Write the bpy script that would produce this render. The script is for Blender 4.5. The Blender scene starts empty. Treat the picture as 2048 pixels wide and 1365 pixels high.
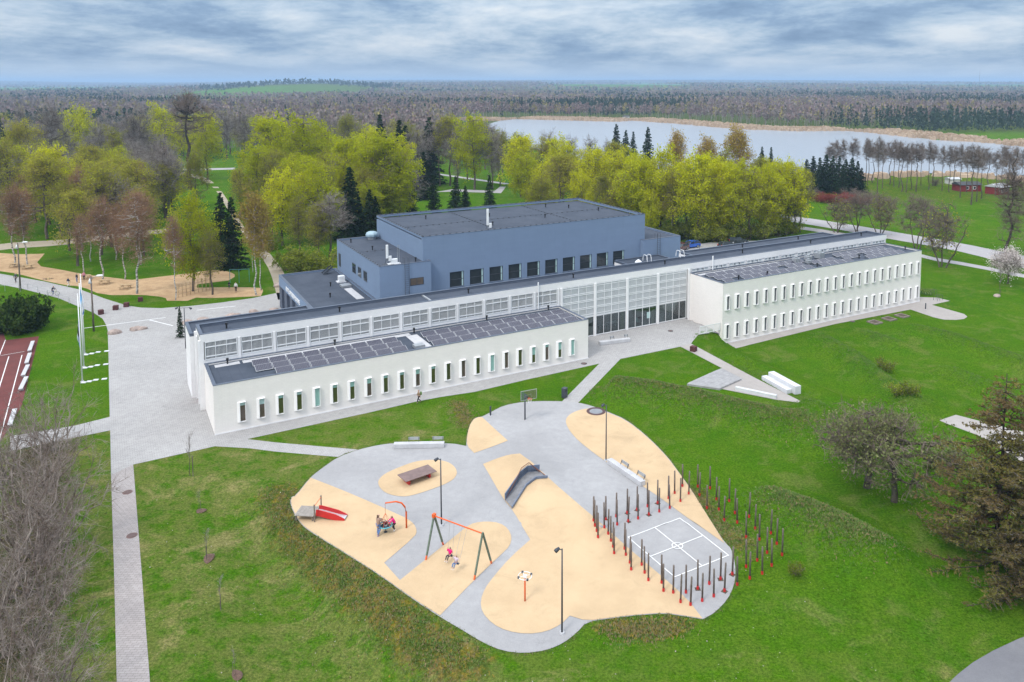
import bpy, bmesh, math, random
import numpy as np
from mathutils import Vector, Matrix
from mathutils.geometry import delaunay_2d_cdt

# ------------------------------------------------------------------ camera, sky, sun, exposure
SC = bpy.context.scene
COL = SC.collection
CAMH, FPX, PITCH, CX, CY = 35.0, 1578.82, math.radians(5.188), 1100.585, 308.406
cam = bpy.data.cameras.new('camera'); camo = bpy.data.objects.new('camera', cam); COL.objects.link(camo)
camo.location = (0, 0, CAMH); camo.rotation_euler = (math.radians(90) - PITCH, 0, 0)
cam.sensor_width = 36; cam.lens = FPX / 2048 * 36
cam.shift_x = (1024 - CX) / 2048; cam.shift_y = (CY - 682.5) / 2048
cam.clip_start = 0.5; cam.clip_end = 40000
SC.camera = camo
SUN_EL, SUN_AZ = math.radians(48), math.radians(215)      # azimuth clockwise from +Y
w_ = bpy.data.worlds.new('World'); SC.world = w_; w_.use_nodes = True
SC.view_settings.view_transform = 'Standard'; SC.view_settings.look = 'None'
SC.view_settings.exposure = 0.58; SC.view_settings.gamma = 1.0; SC.view_settings.use_curve_mapping = False
SC.cycles.max_bounces = 5; SC.cycles.diffuse_bounces = 2; SC.cycles.glossy_bounces = 2
SC.cycles.transmission_bounces = 3; SC.cycles.transparent_max_bounces = 10; SC.cycles.volume_bounces = 0
SC.cycles.use_denoising = True; SC.cycles.caustics_reflective = False; SC.cycles.caustics_refractive = False

def world_nodes():
    nt = w_.node_tree; N = nt.nodes; L = nt.links; N.clear()
    def nd(t, **k):
        n = N.new(t)
        for a, b in k.items(): setattr(n, a, b)
        return n
    def mth(op, a, b=None, c=None):
        n = nd('ShaderNodeMath', operation=op)
        for i, x in enumerate((a, b, c)):
            if x is None: continue
            if isinstance(x, (int, float)): n.inputs[i].default_value = x
            else: L.new(x, n.inputs[i])
        return n.outputs[0]
    def mixc(fac, a, b, op='MIX'):
        n = nd('ShaderNodeMix', data_type='RGBA', blend_type=op)
        for s, x in ((n.inputs[0], fac), (n.inputs[6], a), (n.inputs[7], b)):
            if isinstance(x, (int, float)): s.default_value = x
            elif isinstance(x, tuple): s.default_value = (*x, 1)
            else: L.new(x, s)
        return n.outputs[2]
    tc = nd('ShaderNodeTexCoord'); sep = nd('ShaderNodeSeparateXYZ'); L.new(tc.outputs['Generated'], sep.inputs[0])
    z = mth('MAXIMUM', sep.outputs[2], 0.0)
    zz = mth('ADD', z, 0.06)
    px = mth('DIVIDE', sep.outputs[0], zz); py = mth('DIVIDE', sep.outputs[1], zz)
    cmb = nd('ShaderNodeCombineXYZ'); L.new(mth('MULTIPLY', px, 1.15), cmb.inputs[0]); L.new(mth('MULTIPLY', py, 0.42), cmb.inputs[1])
    def noise(scale, det, rough, off, dist=0.0):
        mp = nd('ShaderNodeMapping'); mp.inputs['Location'].default_value = off; L.new(cmb.outputs[0], mp.inputs[0])
        n = nd('ShaderNodeTexNoise'); n.inputs['Scale'].default_value = scale; n.inputs['Detail'].default_value = det
        n.inputs['Roughness'].default_value = rough; n.inputs['Distortion'].default_value = dist
        L.new(mp.outputs[0], n.inputs['Vector']); return n.outputs[0]
    big = noise(0.36, 4, 0.50, (3.1, 1.7, 0.4), 0.3)
    small = noise(1.25, 7, 0.62, (7.3, 2.2, 5.0), 0.35)
    sph = nd('ShaderNodeCombineXYZ'); L.new(mth('MULTIPLY', mth('ARCTAN2', sep.outputs[0], sep.outputs[1]), 6.0), sph.inputs[0]); L.new(mth('MULTIPLY', mth('POWER', z, 0.8), 16.0), sph.inputs[1])
    bank = nd('ShaderNodeTexNoise'); bank.inputs['Scale'].default_value = 1.0; bank.inputs['Detail'].default_value = 7; bank.inputs['Roughness'].default_value = 0.66; bank.inputs['Distortion'].default_value = 0.15
    L.new(sph.outputs[0], bank.inputs['Vector'])
    dens = mth('ADD', mth('MULTIPLY', big, 0.36), mth('ADD', mth('MULTIPLY', small, 0.12), mth('MULTIPLY', bank.outputs[0], 0.52)))
    rmp = nd('ShaderNodeValToRGB'); e = rmp.color_ramp.elements
    e[0].position = 0.385; e[0].color = (0.62, 0.66, 0.70, 1)
    e[1].position = 0.605; e[1].color = (0.14, 0.225, 0.36, 1)
    x = e.new(0.445); x.color = (0.46, 0.54, 0.63, 1)
    x = e.new(0.495); x.color = (0.33, 0.43, 0.55, 1)
    x = e.new(0.545); x.color = (0.21, 0.31, 0.455, 1)
    L.new(dens, rmp.inputs[0])
    # far decks melt into one pale band towards the horizon
    hz = nd('ShaderNodeMapRange'); hz.interpolation_type = 'SMOOTHSTEP'
    hz.inputs[1].default_value = 0.0; hz.inputs[2].default_value = 0.04; hz.inputs[3].default_value = 0.75; hz.inputs[4].default_value = 0.0
    L.new(z, hz.inputs[0])
    cl = mixc(hz.outputs[0], rmp.outputs[0], (0.47, 0.555, 0.65))
    # overcast sky: brighter towards the zenith (CIE overcast law)
    lum = mth('ADD', 1.0, mth('MULTIPLY', z, 2.0))
    ov = nd('ShaderNodeVectorMath', operation='SCALE'); L.new(cl, ov.inputs[0]); L.new(mth('MULTIPLY', lum, 7.8), ov.inputs['Scale'])
    # the sheet whitens higher up where one looks through less of its grey underside
    hi = nd('ShaderNodeMapRange'); hi.inputs[1].default_value = 0.12; hi.inputs[2].default_value = 0.7; L.new(z, hi.inputs[0])
    white = nd('ShaderNodeVectorMath', operation='SCALE'); white.inputs[0].default_value = (0.70, 0.715, 0.735); L.new(mth('MULTIPLY', lum, 7.8), white.inputs['Scale'])
    ov2 = mixc(mth('MULTIPLY', hi.outputs[0], 0.7), ov.outputs[0], white.outputs[0])
    sky = nd('ShaderNodeTexSky', sky_type='NISHITA'); sky.sun_disc = False
    sky.sun_elevation = SUN_EL; sky.sun_rotation = SUN_AZ; sky.air_density = 1.2; sky.dust_density = 2.0
    tot = mixc(0.93, sky.outputs[0], ov2)
    bg = nd('ShaderNodeBackground'); bg.inputs[1].default_value = 0.1; L.new(tot, bg.inputs[0])
    out = nd('ShaderNodeOutputWorld'); L.new(bg.outputs[0], out.inputs[0])
world_nodes()
sun = bpy.data.lights.new('sun', 'SUN'); sun.energy = 1.5; sun.angle = math.radians(13); sun.color = (1.0, 0.955, 0.90)
suno = bpy.data.objects.new('sun', sun); COL.objects.link(suno)
_sd = Vector((math.sin(SUN_AZ) * math.cos(SUN_EL), math.cos(SUN_AZ) * math.cos(SUN_EL), math.sin(SUN_EL)))
suno.rotation_euler = (-_sd).to_track_quat('-Z', 'Y').to_euler(); suno.location = _sd * 200

random.seed(7); RNG = np.random.default_rng(11)

# ------------------------------------------------------------------ survey: photo pixel -> place on the terrain
TH = math.radians(60.053); BX, BY = -33.362, 75.693; BROT = math.pi / 2 - TH
def uv(x, y):
    dx, dy = x - BX, y - BY
    return dx * math.sin(TH) + dy * math.cos(TH), -dx * math.cos(TH) + dy * math.sin(TH)
def W(u, v): return (BX + u * math.sin(TH) - v * math.cos(TH), BY + u * math.cos(TH) + v * math.sin(TH))
def ss(a, b, x):
    t = np.clip((x - a) / (b - a), 0, 1); return t * t * (3 - 2 * t)
def T0(x, y):
    u, v = uv(x, y)
    g = ss(66, 68, u)
    z = -2.0 * ss(61, 67.5, u) * (1 - (1 - g) * ss(-0.6, 1.0, v))
    z = z + (-4.0 - z) * ss(190, 300, y) * 1.0
    return z
def GZ(px, py, z):
    a = (px - CX) / FPX; b = -(py - CY) / FPX
    dy = math.cos(PITCH) + b * math.sin(PITCH); dz = -math.sin(PITCH) + b * math.cos(PITCH)
    t = (z - CAMH) / dz; return a * t, dy * t
def PX(px, py, fn=None):
    fn = fn or T
    z = 0.0
    for i in range(16):
        x, y = GZ(px, py, z); z = 0.4 * z + 0.6 * float(fn(x, y))
    return x, y
def P3(px, py): x, y = PX(px, py); return (x, y, float(T(x, y)))
def ZROW(py, y):
    k = (CY - py) / FPX
    return CAMH + y * (k * math.cos(PITCH) - math.sin(PITCH)) / (math.cos(PITCH) + k * math.sin(PITCH))
def segdist(x, y, pts):
    best = np.full(np.shape(x), 1e9); 
    for (x0, y0), (x1, y1) in zip(pts[:-1], pts[1:]):
        dx, dy = x1 - x0, y1 - y0; L2 = dx * dx + dy * dy + 1e-9
        t = np.clip(((x - x0) * dx + (y - y0) * dy) / L2, 0, 1)
        best = np.minimum(best, np.hypot(x - x0 - t * dx, y - y0 - t * dy))
    return best
RIDGES = []
for pts, h, wd in [([(1445, 692), (1520, 727), (1590, 768), (1640, 812)], 1.7, 2.1),
                   ([(1640, 665), (1700, 698), (1760, 745), (1830, 790)], 1.6, 1.9),
                   ([(1826, 648), (1900, 664), (1975, 690), (2080, 725)], 1.4, 1.8),
                   ([(1215, 752), (1300, 762), (1400, 782), (1500, 806), (1590, 826), (1640, 845)], 1.7, 2.3),
                   ([(1545, 978), (1610, 1000), (1680, 1030), (1760, 1075)], 1.5, 2.1),
                   ([(1735, 662), (1790, 680)], 0.9, 1.8), ([(1900, 735), (1980, 765)], 0.9, 2.2)]:
    RIDGES.append(([PX(*p, fn=lambda x, y, h=h: T0(x, y) + h) for p in pts], h, wd))
SLOPE = [PX(*p, fn=T0) for p in [(560, 985), (590, 1055), (640, 1100), (700, 1150), (770, 1205), (840, 1270), (930, 1330)]]
MOUND = [PX(*p, fn=T0) for p in [(1050, 945), (1110, 1000), (1165, 1060)]]
def inside(x, y, poly):
    c = np.zeros(np.shape(x), bool); n = len(poly)
    for i in range(n):
        x0, y0 = poly[i]; x1, y1 = poly[(i + 1) % n]
        if y0 == y1: continue
        c = c ^ (((y0 > y) != (y1 > y)) & (x < (x1 - x0) * (y - y0) / (y1 - y0) + x0))
    return c
PAVEZONE = [[PX(*p, fn=T0) for p in L] for L in ([(1241, 718.5), (1361, 694), (1443, 737), (1375, 767), (1434, 777), (1550, 800), (1610, 808), (1505, 754), (1382, 688), (1390, 660), (1250, 690)], [(1198.6, 728), (1124.5, 803), (1156.7, 806), (1241, 718.5)], [(1453, 686), (1650, 646), (1838, 604), (1900, 602), (1930, 635), (1888, 640), (1821, 619.8), (1671, 648.7), (1500, 690.2), (1472, 697.4)], [(1518, 757), (1545, 742), (1602, 772), (1580, 796)])]
PATHEDGE = [PX(266.5, 930, fn=T0), PX(300, 1365, fn=T0)]
def T(x, y):
    x = np.asarray(x, float); y = np.asarray(y, float)
    z = T0(x, y)
    if np.min(y) < 125:
        rd = 0.0
        for pts, h, wd in RIDGES: rd = rd + h * np.exp(-(segdist(x, y, pts) / wd) ** 2)
        for zp in PAVEZONE: rd = rd * np.where(inside(x, y, zp), 0.0, ss(1.1, 2.8, segdist(x, y, zp + zp[:1])))
        z = z + rd
    # lawn lies lower than the playground: bank along its lower left edge
    (sx, sy) = SLOPE[0]; (ex, ey) = SLOPE[-1]
    side = ((ex - sx) * (y - sy) - (ey - sy) * (x - sx)) / math.hypot(ex - sx, ey - sy)   # <0 : towards the lawn
    (ax, ay), (bx, by) = PATHEDGE
    dpath = ((bx - ax) * (y - ay) - (by - ay) * (x - ax)) / math.hypot(bx - ax, by - ay)
    fade = ss(1, 9, dpath) * (1 - ss(58, 70, y))
    z = z - 1.3 * ss(0.3, 4.0, -side) * fade
    # ground drops a little below the play mound at the near side
    z = z + 0.55 * np.exp(-(segdist(x, y, MOUND) / 2.4) ** 2)
    z = z + 0.06 * np.sin(x * 0.31 + 1.3) * np.sin(y * 0.27 + 0.4) * (1 - ss(60, 66, y) * (1 - ss(150, 170, y))) * ss(3, 8, np.abs(side)) * (y < 60)
    # far country rolls
    far = ss(2200, 5200, y)
    z = z + far * (9 * np.sin(x / 1900 + 0.8) + 7 * np.sin(x / 830 + y / 2100) + 6 * np.sin(y / 1300) + 20)
    z = z + 31 * np.exp(-(((x + 900) / 330) ** 2 + ((y - 2900) / 420) ** 2))
    z = z + ss(6500, 9500, y) * (16 + 9 * np.sin(x / 1500 + 2))
    return z

# ------------------------------------------------------------------ mesh helpers
class MB:
    def __init__(s): s.v = []; s.f = []; s.m = []
    def add(s, vs, fs, mi=0):
        o = len(s.v); s.v += [tuple(map(float, q)) for q in vs]; s.f += [tuple(i + o for i in f) for f in fs]; s.m += [mi] * len(fs); return s
    def box(s, x0, y0, z0, x1, y1, z1, mi=0):
        return s.add([(x0, y0, z0), (x1, y0, z0), (x1, y1, z0), (x0, y1, z0), (x0, y0, z1), (x1, y0, z1), (x1, y1, z1), (x0, y1, z1)],
                     [(3, 2, 1, 0), (4, 5, 6, 7), (0, 1, 5, 4), (1, 2, 6, 5), (2, 3, 7, 6), (3, 0, 4, 7)], mi)
    def bbox(s, x0, y0, z0, x1, y1, z1, b=0.02, mi=0):
        bm = bmesh.new(); bmesh.ops.create_cube(bm, size=1)
        for q in bm.verts: q.co = ((x0 + x1) / 2 + q.co.x * (x1 - x0), (y0 + y1) / 2 + q.co.y * (y1 - y0), (z0 + z1) / 2 + q.co.z * (z1 - z0))
        bmesh.ops.bevel(bm, geom=bm.edges[:], offset=b, segments=2, affect='EDGES', profile=0.6)
        return s.bm(bm, mi)
    def bm(s, bm, mi=0, M=None):
        bm.verts.index_update()
        s.add([(M @ q.co if M else q.co) for q in bm.verts], [[q.index for q in f.verts] for f in bm.faces], mi); bm.free(); return s
    def bar(s, a, b, w, h=None, up=(0, 0, 1), mi=0):
        a = Vector(a); b = Vector(b); d = (b - a).normalized(); u = Vector(up)
        if abs(d.dot(u)) > .99: u = Vector((1, 0, 0))
        x = d.cross(u).normalized() * w / 2; y = x.cross(d).normalized() * (h or w) / 2
        return s.add([a - x - y, a + x - y, a + x + y, a - x + y, b - x - y, b + x - y, b + x + y, b - x + y],
                     [(0, 1, 2, 3), (7, 6, 5, 4), (0, 4, 5, 1), (1, 5, 6, 2), (2, 6, 7, 3), (3, 7, 4, 0)], mi)
    def tube(s, pts, r, n=8, mi=0, caps=True):
        pts = [Vector(p) for p in pts]; k = len(pts); rr = r if isinstance(r, (list, tuple)) else [r] * k
        o = len(s.v); rings = []
        for i, p in enumerate(pts):
            d = (pts[min(i + 1, k - 1)] - pts[max(i - 1, 0)]).normalized()
            u = Vector((0, 0, 1)) if abs(d.z) < .95 else Vector((1, 0, 0))
            x = d.cross(u).normalized(); y = x.cross(d).normalized()
            for j in range(n):
                a = 2 * math.pi * j / n; q = p + (x * math.cos(a) + y * math.sin(a)) * rr[i]; s.v.append(tuple(q))
        for i in range(k - 1):
            for j in range(n):
                s.f.append((o + i * n + j, o + i * n + (j + 1) % n, o + (i + 1) * n + (j + 1) % n, o + (i + 1) * n + j)); s.m.append(mi)
        if caps:
            s.f.append(tuple(o + j for j in reversed(range(n)))); s.f.append(tuple(o + (k - 1) * n + j for j in range(n))); s.m += [mi, mi]
        return s
    def cyl(s, c, r, h, n=14, r2=None, mi=0): return s.tube([c, (c[0], c[1], c[2] + h)], [r, r if r2 is None else r2], n, mi)
    def prism(s, poly, z0, z1, mi=0):
        n = len(poly); a = [(x, y, z0) for x, y in poly] + [(x, y, z1) for x, y in poly]
        return s.add(a, [tuple(reversed(range(n))), tuple(range(n, 2 * n))] + [(i, (i + 1) % n, n + (i + 1) % n, n + i) for i in range(n)], mi)
    def mesh(s, name, mats, smooth=False, off=(0, 0, 0)):
        me = bpy.data.meshes.new(name); me.from_pydata([(x - off[0], y - off[1], z - off[2]) for x, y, z in s.v], [], s.f)
        for m in (mats if isinstance(mats, (list, tuple)) else [mats]): me.materials.append(m)
        if len(set(s.m)) > 1: me.polygons.foreach_set('material_index', s.m)
        if smooth: me.polygons.foreach_set('use_smooth', [True] * len(s.f))
        me.update(); return me
    def build(s, name, mats, parent=None, smooth=False, off=(0, 0, 0)):
        return link(name, s.mesh(name, mats, smooth, off), parent)
def link(name, data, parent=None, loc=(0, 0, 0), rz=0.0):
    o = bpy.data.objects.new(name, data); COL.objects.link(o); o.parent = parent; o.location = loc; o.rotation_euler = (0, 0, rz); return o
def tag(o, label, cat, group=None):
    o['label'] = label; o['category'] = cat
    if group: o['group'] = group
    return o
def thing(name, label, cat, loc=(0, 0, 0), rz=0.0, group=None): return tag(link(name, None, None, loc, rz), label, cat, group)
def structure(o): o['kind'] = 'structure'; return o
def stuff(o): o['kind'] = 'stuff'; return o
def copy_tree(o, parent=None):
    c = o.copy(); COL.objects.link(c); c.parent = parent
    for ch in o.children: copy_tree(ch, c)
    return c
def npmesh(name, V, F, mats, mi=None, smooth=False):
    me = bpy.data.meshes.new(name); V = np.asarray(V, np.float32); F = np.asarray(F, np.int32); n, k = F.shape
    me.vertices.add(len(V)); me.vertices.foreach_set('co', V.ravel())
    me.loops.add(n * k); me.loops.foreach_set('vertex_index', F.ravel())
    me.polygons.add(n); me.polygons.foreach_set('loop_start', np.arange(0, n * k, k, dtype=np.int32))
    for m in (mats if isinstance(mats, (list, tuple)) else [mats]): me.materials.append(m)
    if mi is not None: me.polygons.foreach_set('material_index', np.asarray(mi, np.int32))
    if smooth: me.polygons.foreach_set('use_smooth', np.ones(n, bool))
    me.update(calc_edges=True); return me

# ------------------------------------------------------------------ materials
class NT:
    def __init__(s, name):
        s.m = bpy.data.materials.new(name); s.m.use_nodes = True; s.nt = s.m.node_tree; s.N = s.nt.nodes; s.L = s.nt.links
        s.b = s.N['Principled BSDF']; s.geo = s.N.new('ShaderNodeNewGeometry'); s.pos = s.geo.outputs['Position']
    def nd(s, t, **k):
        n = s.N.new(t)
        for a, b in k.items(): setattr(n, a, b)
        return n
    def put(s, sock, x):
        if isinstance(x, (int, float)): sock.default_value = x
        elif isinstance(x, tuple): sock.default_value = (*x, 1) if len(x) == 3 and sock.type == 'RGBA' else x
        else: s.L.new(x, sock)
    def math(s, op, a, b=None):
        n = s.nd('ShaderNodeMath', operation=op); s.put(n.inputs[0], a)
        if b is not None: s.put(n.inputs[1], b)
        return n.outputs[0]
    def noise(s, scale, det=3, rough=.55, vec=None, dist=0, sc3=None):
        n = s.nd('ShaderNodeTexNoise'); n.inputs['Scale'].default_value = scale; n.inputs['Detail'].default_value = det
        n.inputs['Roughness'].default_value = rough; n.inputs['Distortion'].default_value = dist
        v = vec if vec is not None else s.pos
        if sc3:
            mp = s.nd('ShaderNodeMapping'); mp.inputs['Scale'].default_value = sc3; s.L.new(v, mp.inputs[0]); v = mp.outputs[0]
        s.L.new(v, n.inputs['Vector']); return n.outputs[0]
    def ramp(s, x, a, b, lo=0., hi=1.):
        n = s.nd('ShaderNodeMapRange'); n.interpolation_type = 'SMOOTHSTEP'
        for i, q in enumerate((a, b, lo, hi)): n.inputs[i + 1].default_value = q
        s.put(n.inputs[0], x); return n.outputs[0]
    def mix(s, f, a, b, op='MIX'):
        n = s.nd('ShaderNodeMix', data_type='RGBA', blend_type=op); s.put(n.inputs[0], f); s.put(n.inputs[6], a); s.put(n.inputs[7], b); return n.outputs[2]
    def bump(s, h, dist=.02, st=.5):
        n = s.nd('ShaderNodeBump'); n.inputs['Distance'].default_value = dist; n.inputs['Strength'].default_value = st
        s.L.new(h, n.inputs['Height']); s.L.new(n.outputs[0], s.b.inputs['Normal'])
    def attr(s, name): n = s.nd('ShaderNodeAttribute'); n.attribute_name = name; return n.outputs['Fac']
def mat(name, col, rough=.7, var=.12, scale=1.5, fine=0., fscale=30., metal=0., bump=0., spec=None, obj=False):
    t = NT(name); c = col
    vec = None
    if obj: vec = t.nd('ShaderNodeTexCoord').outputs['Object']
    if var:
        f = t.ramp(t.noise(scale, 4, .6, vec), .3, .7)
        c = t.mix(f, tuple(q * (1 - var) for q in col), tuple(min(1, q * (1 + var)) for q in col))
    if fine:
        f2 = t.ramp(t.noise(fscale, 2, .6, vec), .3, .7)
        c = t.mix(1.0, c, t.mix(f2, (1 - fine,) * 3, (1 + fine,) * 3), 'MULTIPLY')
        if bump: t.bump(f2, bump, .6)
    t.put(t.b.inputs['Base Color'], c); t.b.inputs['Roughness'].default_value = rough; t.b.inputs['Metallic'].default_value = metal
    if spec is not None: t.b.inputs['Specular IOR Level'].default_value = spec
    return t.m
M = {}
def grass():
    t = NT('lawn')
    big = t.ramp(t.noise(.055, 4, .6), .35, .65); mid = t.ramp(t.noise(.35, 5, .65), .35, .66); fine = t.ramp(t.noise(5.5, 4, .7), .25, .75); vf = t.ramp(t.noise(22, 2, .7), .2, .8)
    c = t.mix(big, (.075, .182, .006), (.054, .156, .005))
    c = t.mix(t.math('MULTIPLY', mid, .55), c, (.108, .188, .013))
    c = t.mix(t.math('MULTIPLY', t.ramp(t.noise(1.6, 5, .75), .42, .70), .5), c, (.044, .108, .007))
    c = t.mix(t.math('MULTIPLY', t.ramp(t.attr('worn'), .3, 1.0, 0, .68), t.ramp(t.noise(.7, 5, .7), .35, .6)), c, (.172, .184, .052))
    yel = t.math('MULTIPLY', t.ramp(t.noise(.22, 6, .72, dist=.5), .50, .68), t.ramp(t.attr('worn'), 0, 1, .10, 1.0))
    c = t.mix(yel, c, (.245, .230, .085))
    dry = t.ramp(t.math('ADD', t.attr('dry'), t.math('MULTIPLY', t.math('SUBTRACT', t.noise(1.1, 5, .75), .5), 1.3)), .38, .75)
    moss = t.mix(t.ramp(t.noise(.9, 4, .7), .42, .62), (.066, .105, .016), t.mix(t.ramp(t.noise(1.3, 4, .7), .4, .62), (.185, .135, .048), (.250, .180, .022)))
    c = t.mix(t.math('MULTIPLY', dry, .85), c, moss)
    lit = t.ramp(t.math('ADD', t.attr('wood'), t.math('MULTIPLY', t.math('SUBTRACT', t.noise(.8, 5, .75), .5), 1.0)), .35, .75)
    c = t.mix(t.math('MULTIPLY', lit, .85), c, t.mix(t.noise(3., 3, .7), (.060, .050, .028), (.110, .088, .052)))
    c = t.mix(1.0, c, t.mix(fine, (.52, .58, .52), (1.46, 1.40, 1.46)), 'MULTIPLY')
    c = t.mix(1.0, c, t.mix(vf, (.66, .70, .66), (1.34, 1.30, 1.34)), 'MULTIPLY')
    t.put(t.b.inputs['Base Color'], c); t.b.inputs['Roughness'].default_value = .95; t.b.inputs['Specular IOR Level'].default_value = .0
    t.bump(t.math('ADD', fine, vf), .14, .6); return t.m
M['lawn'] = grass()
def pave(name, col, col2, brick=False, scale=1.):
    t = NT(name)
    a = t.ramp(t.noise(.12, 5, .65), .32, .68); b = t.ramp(t.noise(1.4, 5, .7), .3, .7); f = t.ramp(t.noise(16, 3, .7), .2, .8)
    c = t.mix(a, col, col2)
    c = t.mix(t.math('MULTIPLY', b, .35), c, tuple(q * .80 for q in col))
    st = t.ramp(t.noise(.33, 7, .75, dist=1.0), .57, .74)
    c = t.mix(t.math('MULTIPLY', st, .45), c, tuple(q * .62 for q in col))
    h = f
    if brick:
        mp = t.nd('ShaderNodeMapping'); mp.inputs['Rotation'].default_value = (0, 0, -.012 if brick == 1 else -BROT); t.L.new(t.pos, mp.inputs[0])
        br = t.nd('ShaderNodeTexBrick'); br.inputs['Scale'].default_value = 1.0; br.inputs['Mortar Size'].default_value = .012; br.inputs['Mortar Smooth'].default_value = .3
        br.inputs['Brick Width'].default_value = .40 * scale; br.inputs['Row Height'].default_value = .20 * scale
        br.inputs['Color1'].default_value = (1, 1, 1, 1); br.inputs['Color2'].default_value = (.88, .88, .88, 1); br.inputs['Mortar'].default_value = (.50, .48, .46, 1)
        t.L.new(mp.outputs[0], br.inputs['Vector']); c = t.mix(1., c, br.outputs['Color'], 'MULTIPLY')
    c = t.mix(1., c, t.mix(f, (.90,) * 3, (1.08,) * 3), 'MULTIPLY')
    t.put(t.b.inputs['Base Color'], c); t.b.inputs['Roughness'].default_value = .92; t.b.inputs['Specular IOR Level'].default_value = .25
    t.bump(h, .008, .4); return t.m
M['yard'] = pave('grey_pavers', (.385, .375, .37), (.44, .43, .425), 2)
M['brick_path'] = pave('brick_pavers', (.36, .325, .315), (.42, .385, .375), 1)
M['asphalt'] = pave('play_asphalt', (.32, .315, .32), (.385, .38, .385))
M['road'] = pave('road_asphalt', (.36, .345, .355), (.42, .40, .41))
M['slab'] = pave('beige_concrete', (.345, .315, .295), (.40, .37, .35))
M['gravel'] = pave('gravel', (.17, .17, .185), (.23, .23, .24))
M['dirt'] = pave('dirt', (.34, .29, .22), (.42, .36, .28))
def rubber():
    t = NT('ochre_rubber')
    c = t.mix(t.ramp(t.noise(.25, 5, .65), .3, .7), (.500, .362, .220), (.575, .422, .260))
    c = t.mix(t.math('MULTIPLY', t.ramp(t.noise(.35, 7, .75, dist=.8), .50, .72), .5), c, (.40, .295, .18))
    c = t.mix(1., c, t.mix(t.ramp(t.noise(28, 2, .7), .2, .8), (.90,) * 3, (1.08,) * 3), 'MULTIPLY')
    t.put(t.b.inputs['Base Color'], c); t.b.inputs['Roughness'].default_value = .9; t.b.inputs['Specular IOR Level'].default_value = .2; return t.m
M['rubber'] = rubber()
def chips():
    t = NT('wood_chips'); c = t.mix(t.ramp(t.noise(.4, 5, .7), .3, .7), (.36, .23, .12), (.50, .34, .19))
    c = t.mix(1., c, t.mix(t.ramp(t.noise(9, 4, .8), .25, .75), (.70,) * 3, (1.25,) * 3), 'MULTIPLY')
    t.put(t.b.inputs['Base Color'], c); t.b.inputs['Roughness'].default_value = 1; return t.m
M['chips'] = chips()
M['track'] = mat('red_track', (.125, .030, .026), .9, .15, .4, .12, 20)
M['line'] = mat('white_marking', (.72, .72, .72), .8, .06, 3)
M['lane_edge'] = mat('dark_joint', (.10, .10, .09), .95, .2, 3)
def reed():
    t = NT('reeds'); c = t.mix(t.ramp(t.noise(.03, 5, .7), .3, .7), (.30, .215, .145), (.42, .32, .23)); t.put(t.b.inputs['Base Color'], c); t.b.inputs['Roughness'].default_value = 1; return t.m
M['reed'] = reed()
def water():
    t = NT('lake_water'); t.b.inputs['Base Color'].default_value = (.30, .33, .37, 1); t.b.inputs['Roughness'].default_value = .22; t.b.inputs['IOR'].default_value = 1.33
    t.bump(t.noise(.6, 3, .6, sc3=(.5, 1.4, 1)), .30, .8); return t.m
M['water'] = water()

# ------------------------------------------------------------------ ground
FIELDS = [(-800, 2330, 240, 480), (-2300, 3600, 520, 1500), (-1500, 5200, 500, 1700), (350, 4700, 420, 1500), (2500, 4600, 800, 1500), (1500, 6500, 900, 1500), (-3600, 5200, 900, 1600)]
def rng(a, b, n, p=1.0): return a + (b - a) * np.linspace(0, 1, n) ** p
xs = np.concatenate([-110 - rng(0, 14000, 46, 3)[::-1][:-1], np.arange(-110, 131, 1.0), 130 + rng(0, 14000, 46, 3)[1:]])
ys = np.concatenate([[-60, -20, 5, 12], np.arange(20, 231, 1.0), 230 + rng(0, 15000, 90, 2.4)[1:]])
GXm, GYm = np.meshgrid(xs, ys)
GZm = T(GXm, GYm)
nx, ny = len(xs), len(ys)
idx = np.arange(nx * ny).reshape(ny, nx)
Fg = np.stack([idx[:-1, :-1], idx[:-1, 1:], idx[1:, 1:], idx[1:, :-1]], -1).reshape(-1, 4)
me = npmesh('ground', np.stack([GXm, GYm, GZm], -1).reshape(-1, 3), Fg, M['lawn'], smooth=True)
gx, gy = GXm.ravel(), GYm.ravel()
dry = 0.95 * np.exp(-((segdist(gx, gy, SLOPE) - .2) / 1.9) ** 2)
for (pts, h, wd), k in zip(RIDGES, (.30, .30, .35, .55, .45, .2, .2)): dry = np.maximum(dry, k * np.exp(-(segdist(gx, gy, pts) / (wd * .7)) ** 2))
for pts, k, wd in [([(1215, 1256), (1290, 1262), (1360, 1250)], .95, 1.2), ([(1385, 985), (1420, 1040), (1455, 1075), (1490, 1090)], .8, 1.6), ([(915, 805), (935, 850)], .75, 1.6), ([(1330, 905), (1370, 950)], .5, .7)]:
    dry = np.maximum(dry, k * np.exp(-(segdist(gx, gy, [PX(*p) for p in pts]) / wd) ** 2))
wood = np.zeros_like(gx)
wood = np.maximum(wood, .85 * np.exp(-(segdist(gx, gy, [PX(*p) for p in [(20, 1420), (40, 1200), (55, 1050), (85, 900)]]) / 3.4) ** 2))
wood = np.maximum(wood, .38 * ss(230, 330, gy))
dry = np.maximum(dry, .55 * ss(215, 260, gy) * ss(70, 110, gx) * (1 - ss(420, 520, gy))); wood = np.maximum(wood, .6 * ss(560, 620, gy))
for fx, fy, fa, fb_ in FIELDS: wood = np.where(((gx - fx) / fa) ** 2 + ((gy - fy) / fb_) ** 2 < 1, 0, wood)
pxl = CX + FPX * gx / np.maximum(gy, 30); wood = np.maximum(wood, .55 * ss(185, 215, gy) * (1 - ss(330, 380, pxl)) * (1 - ss(1500, 1600, gy)))
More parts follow.
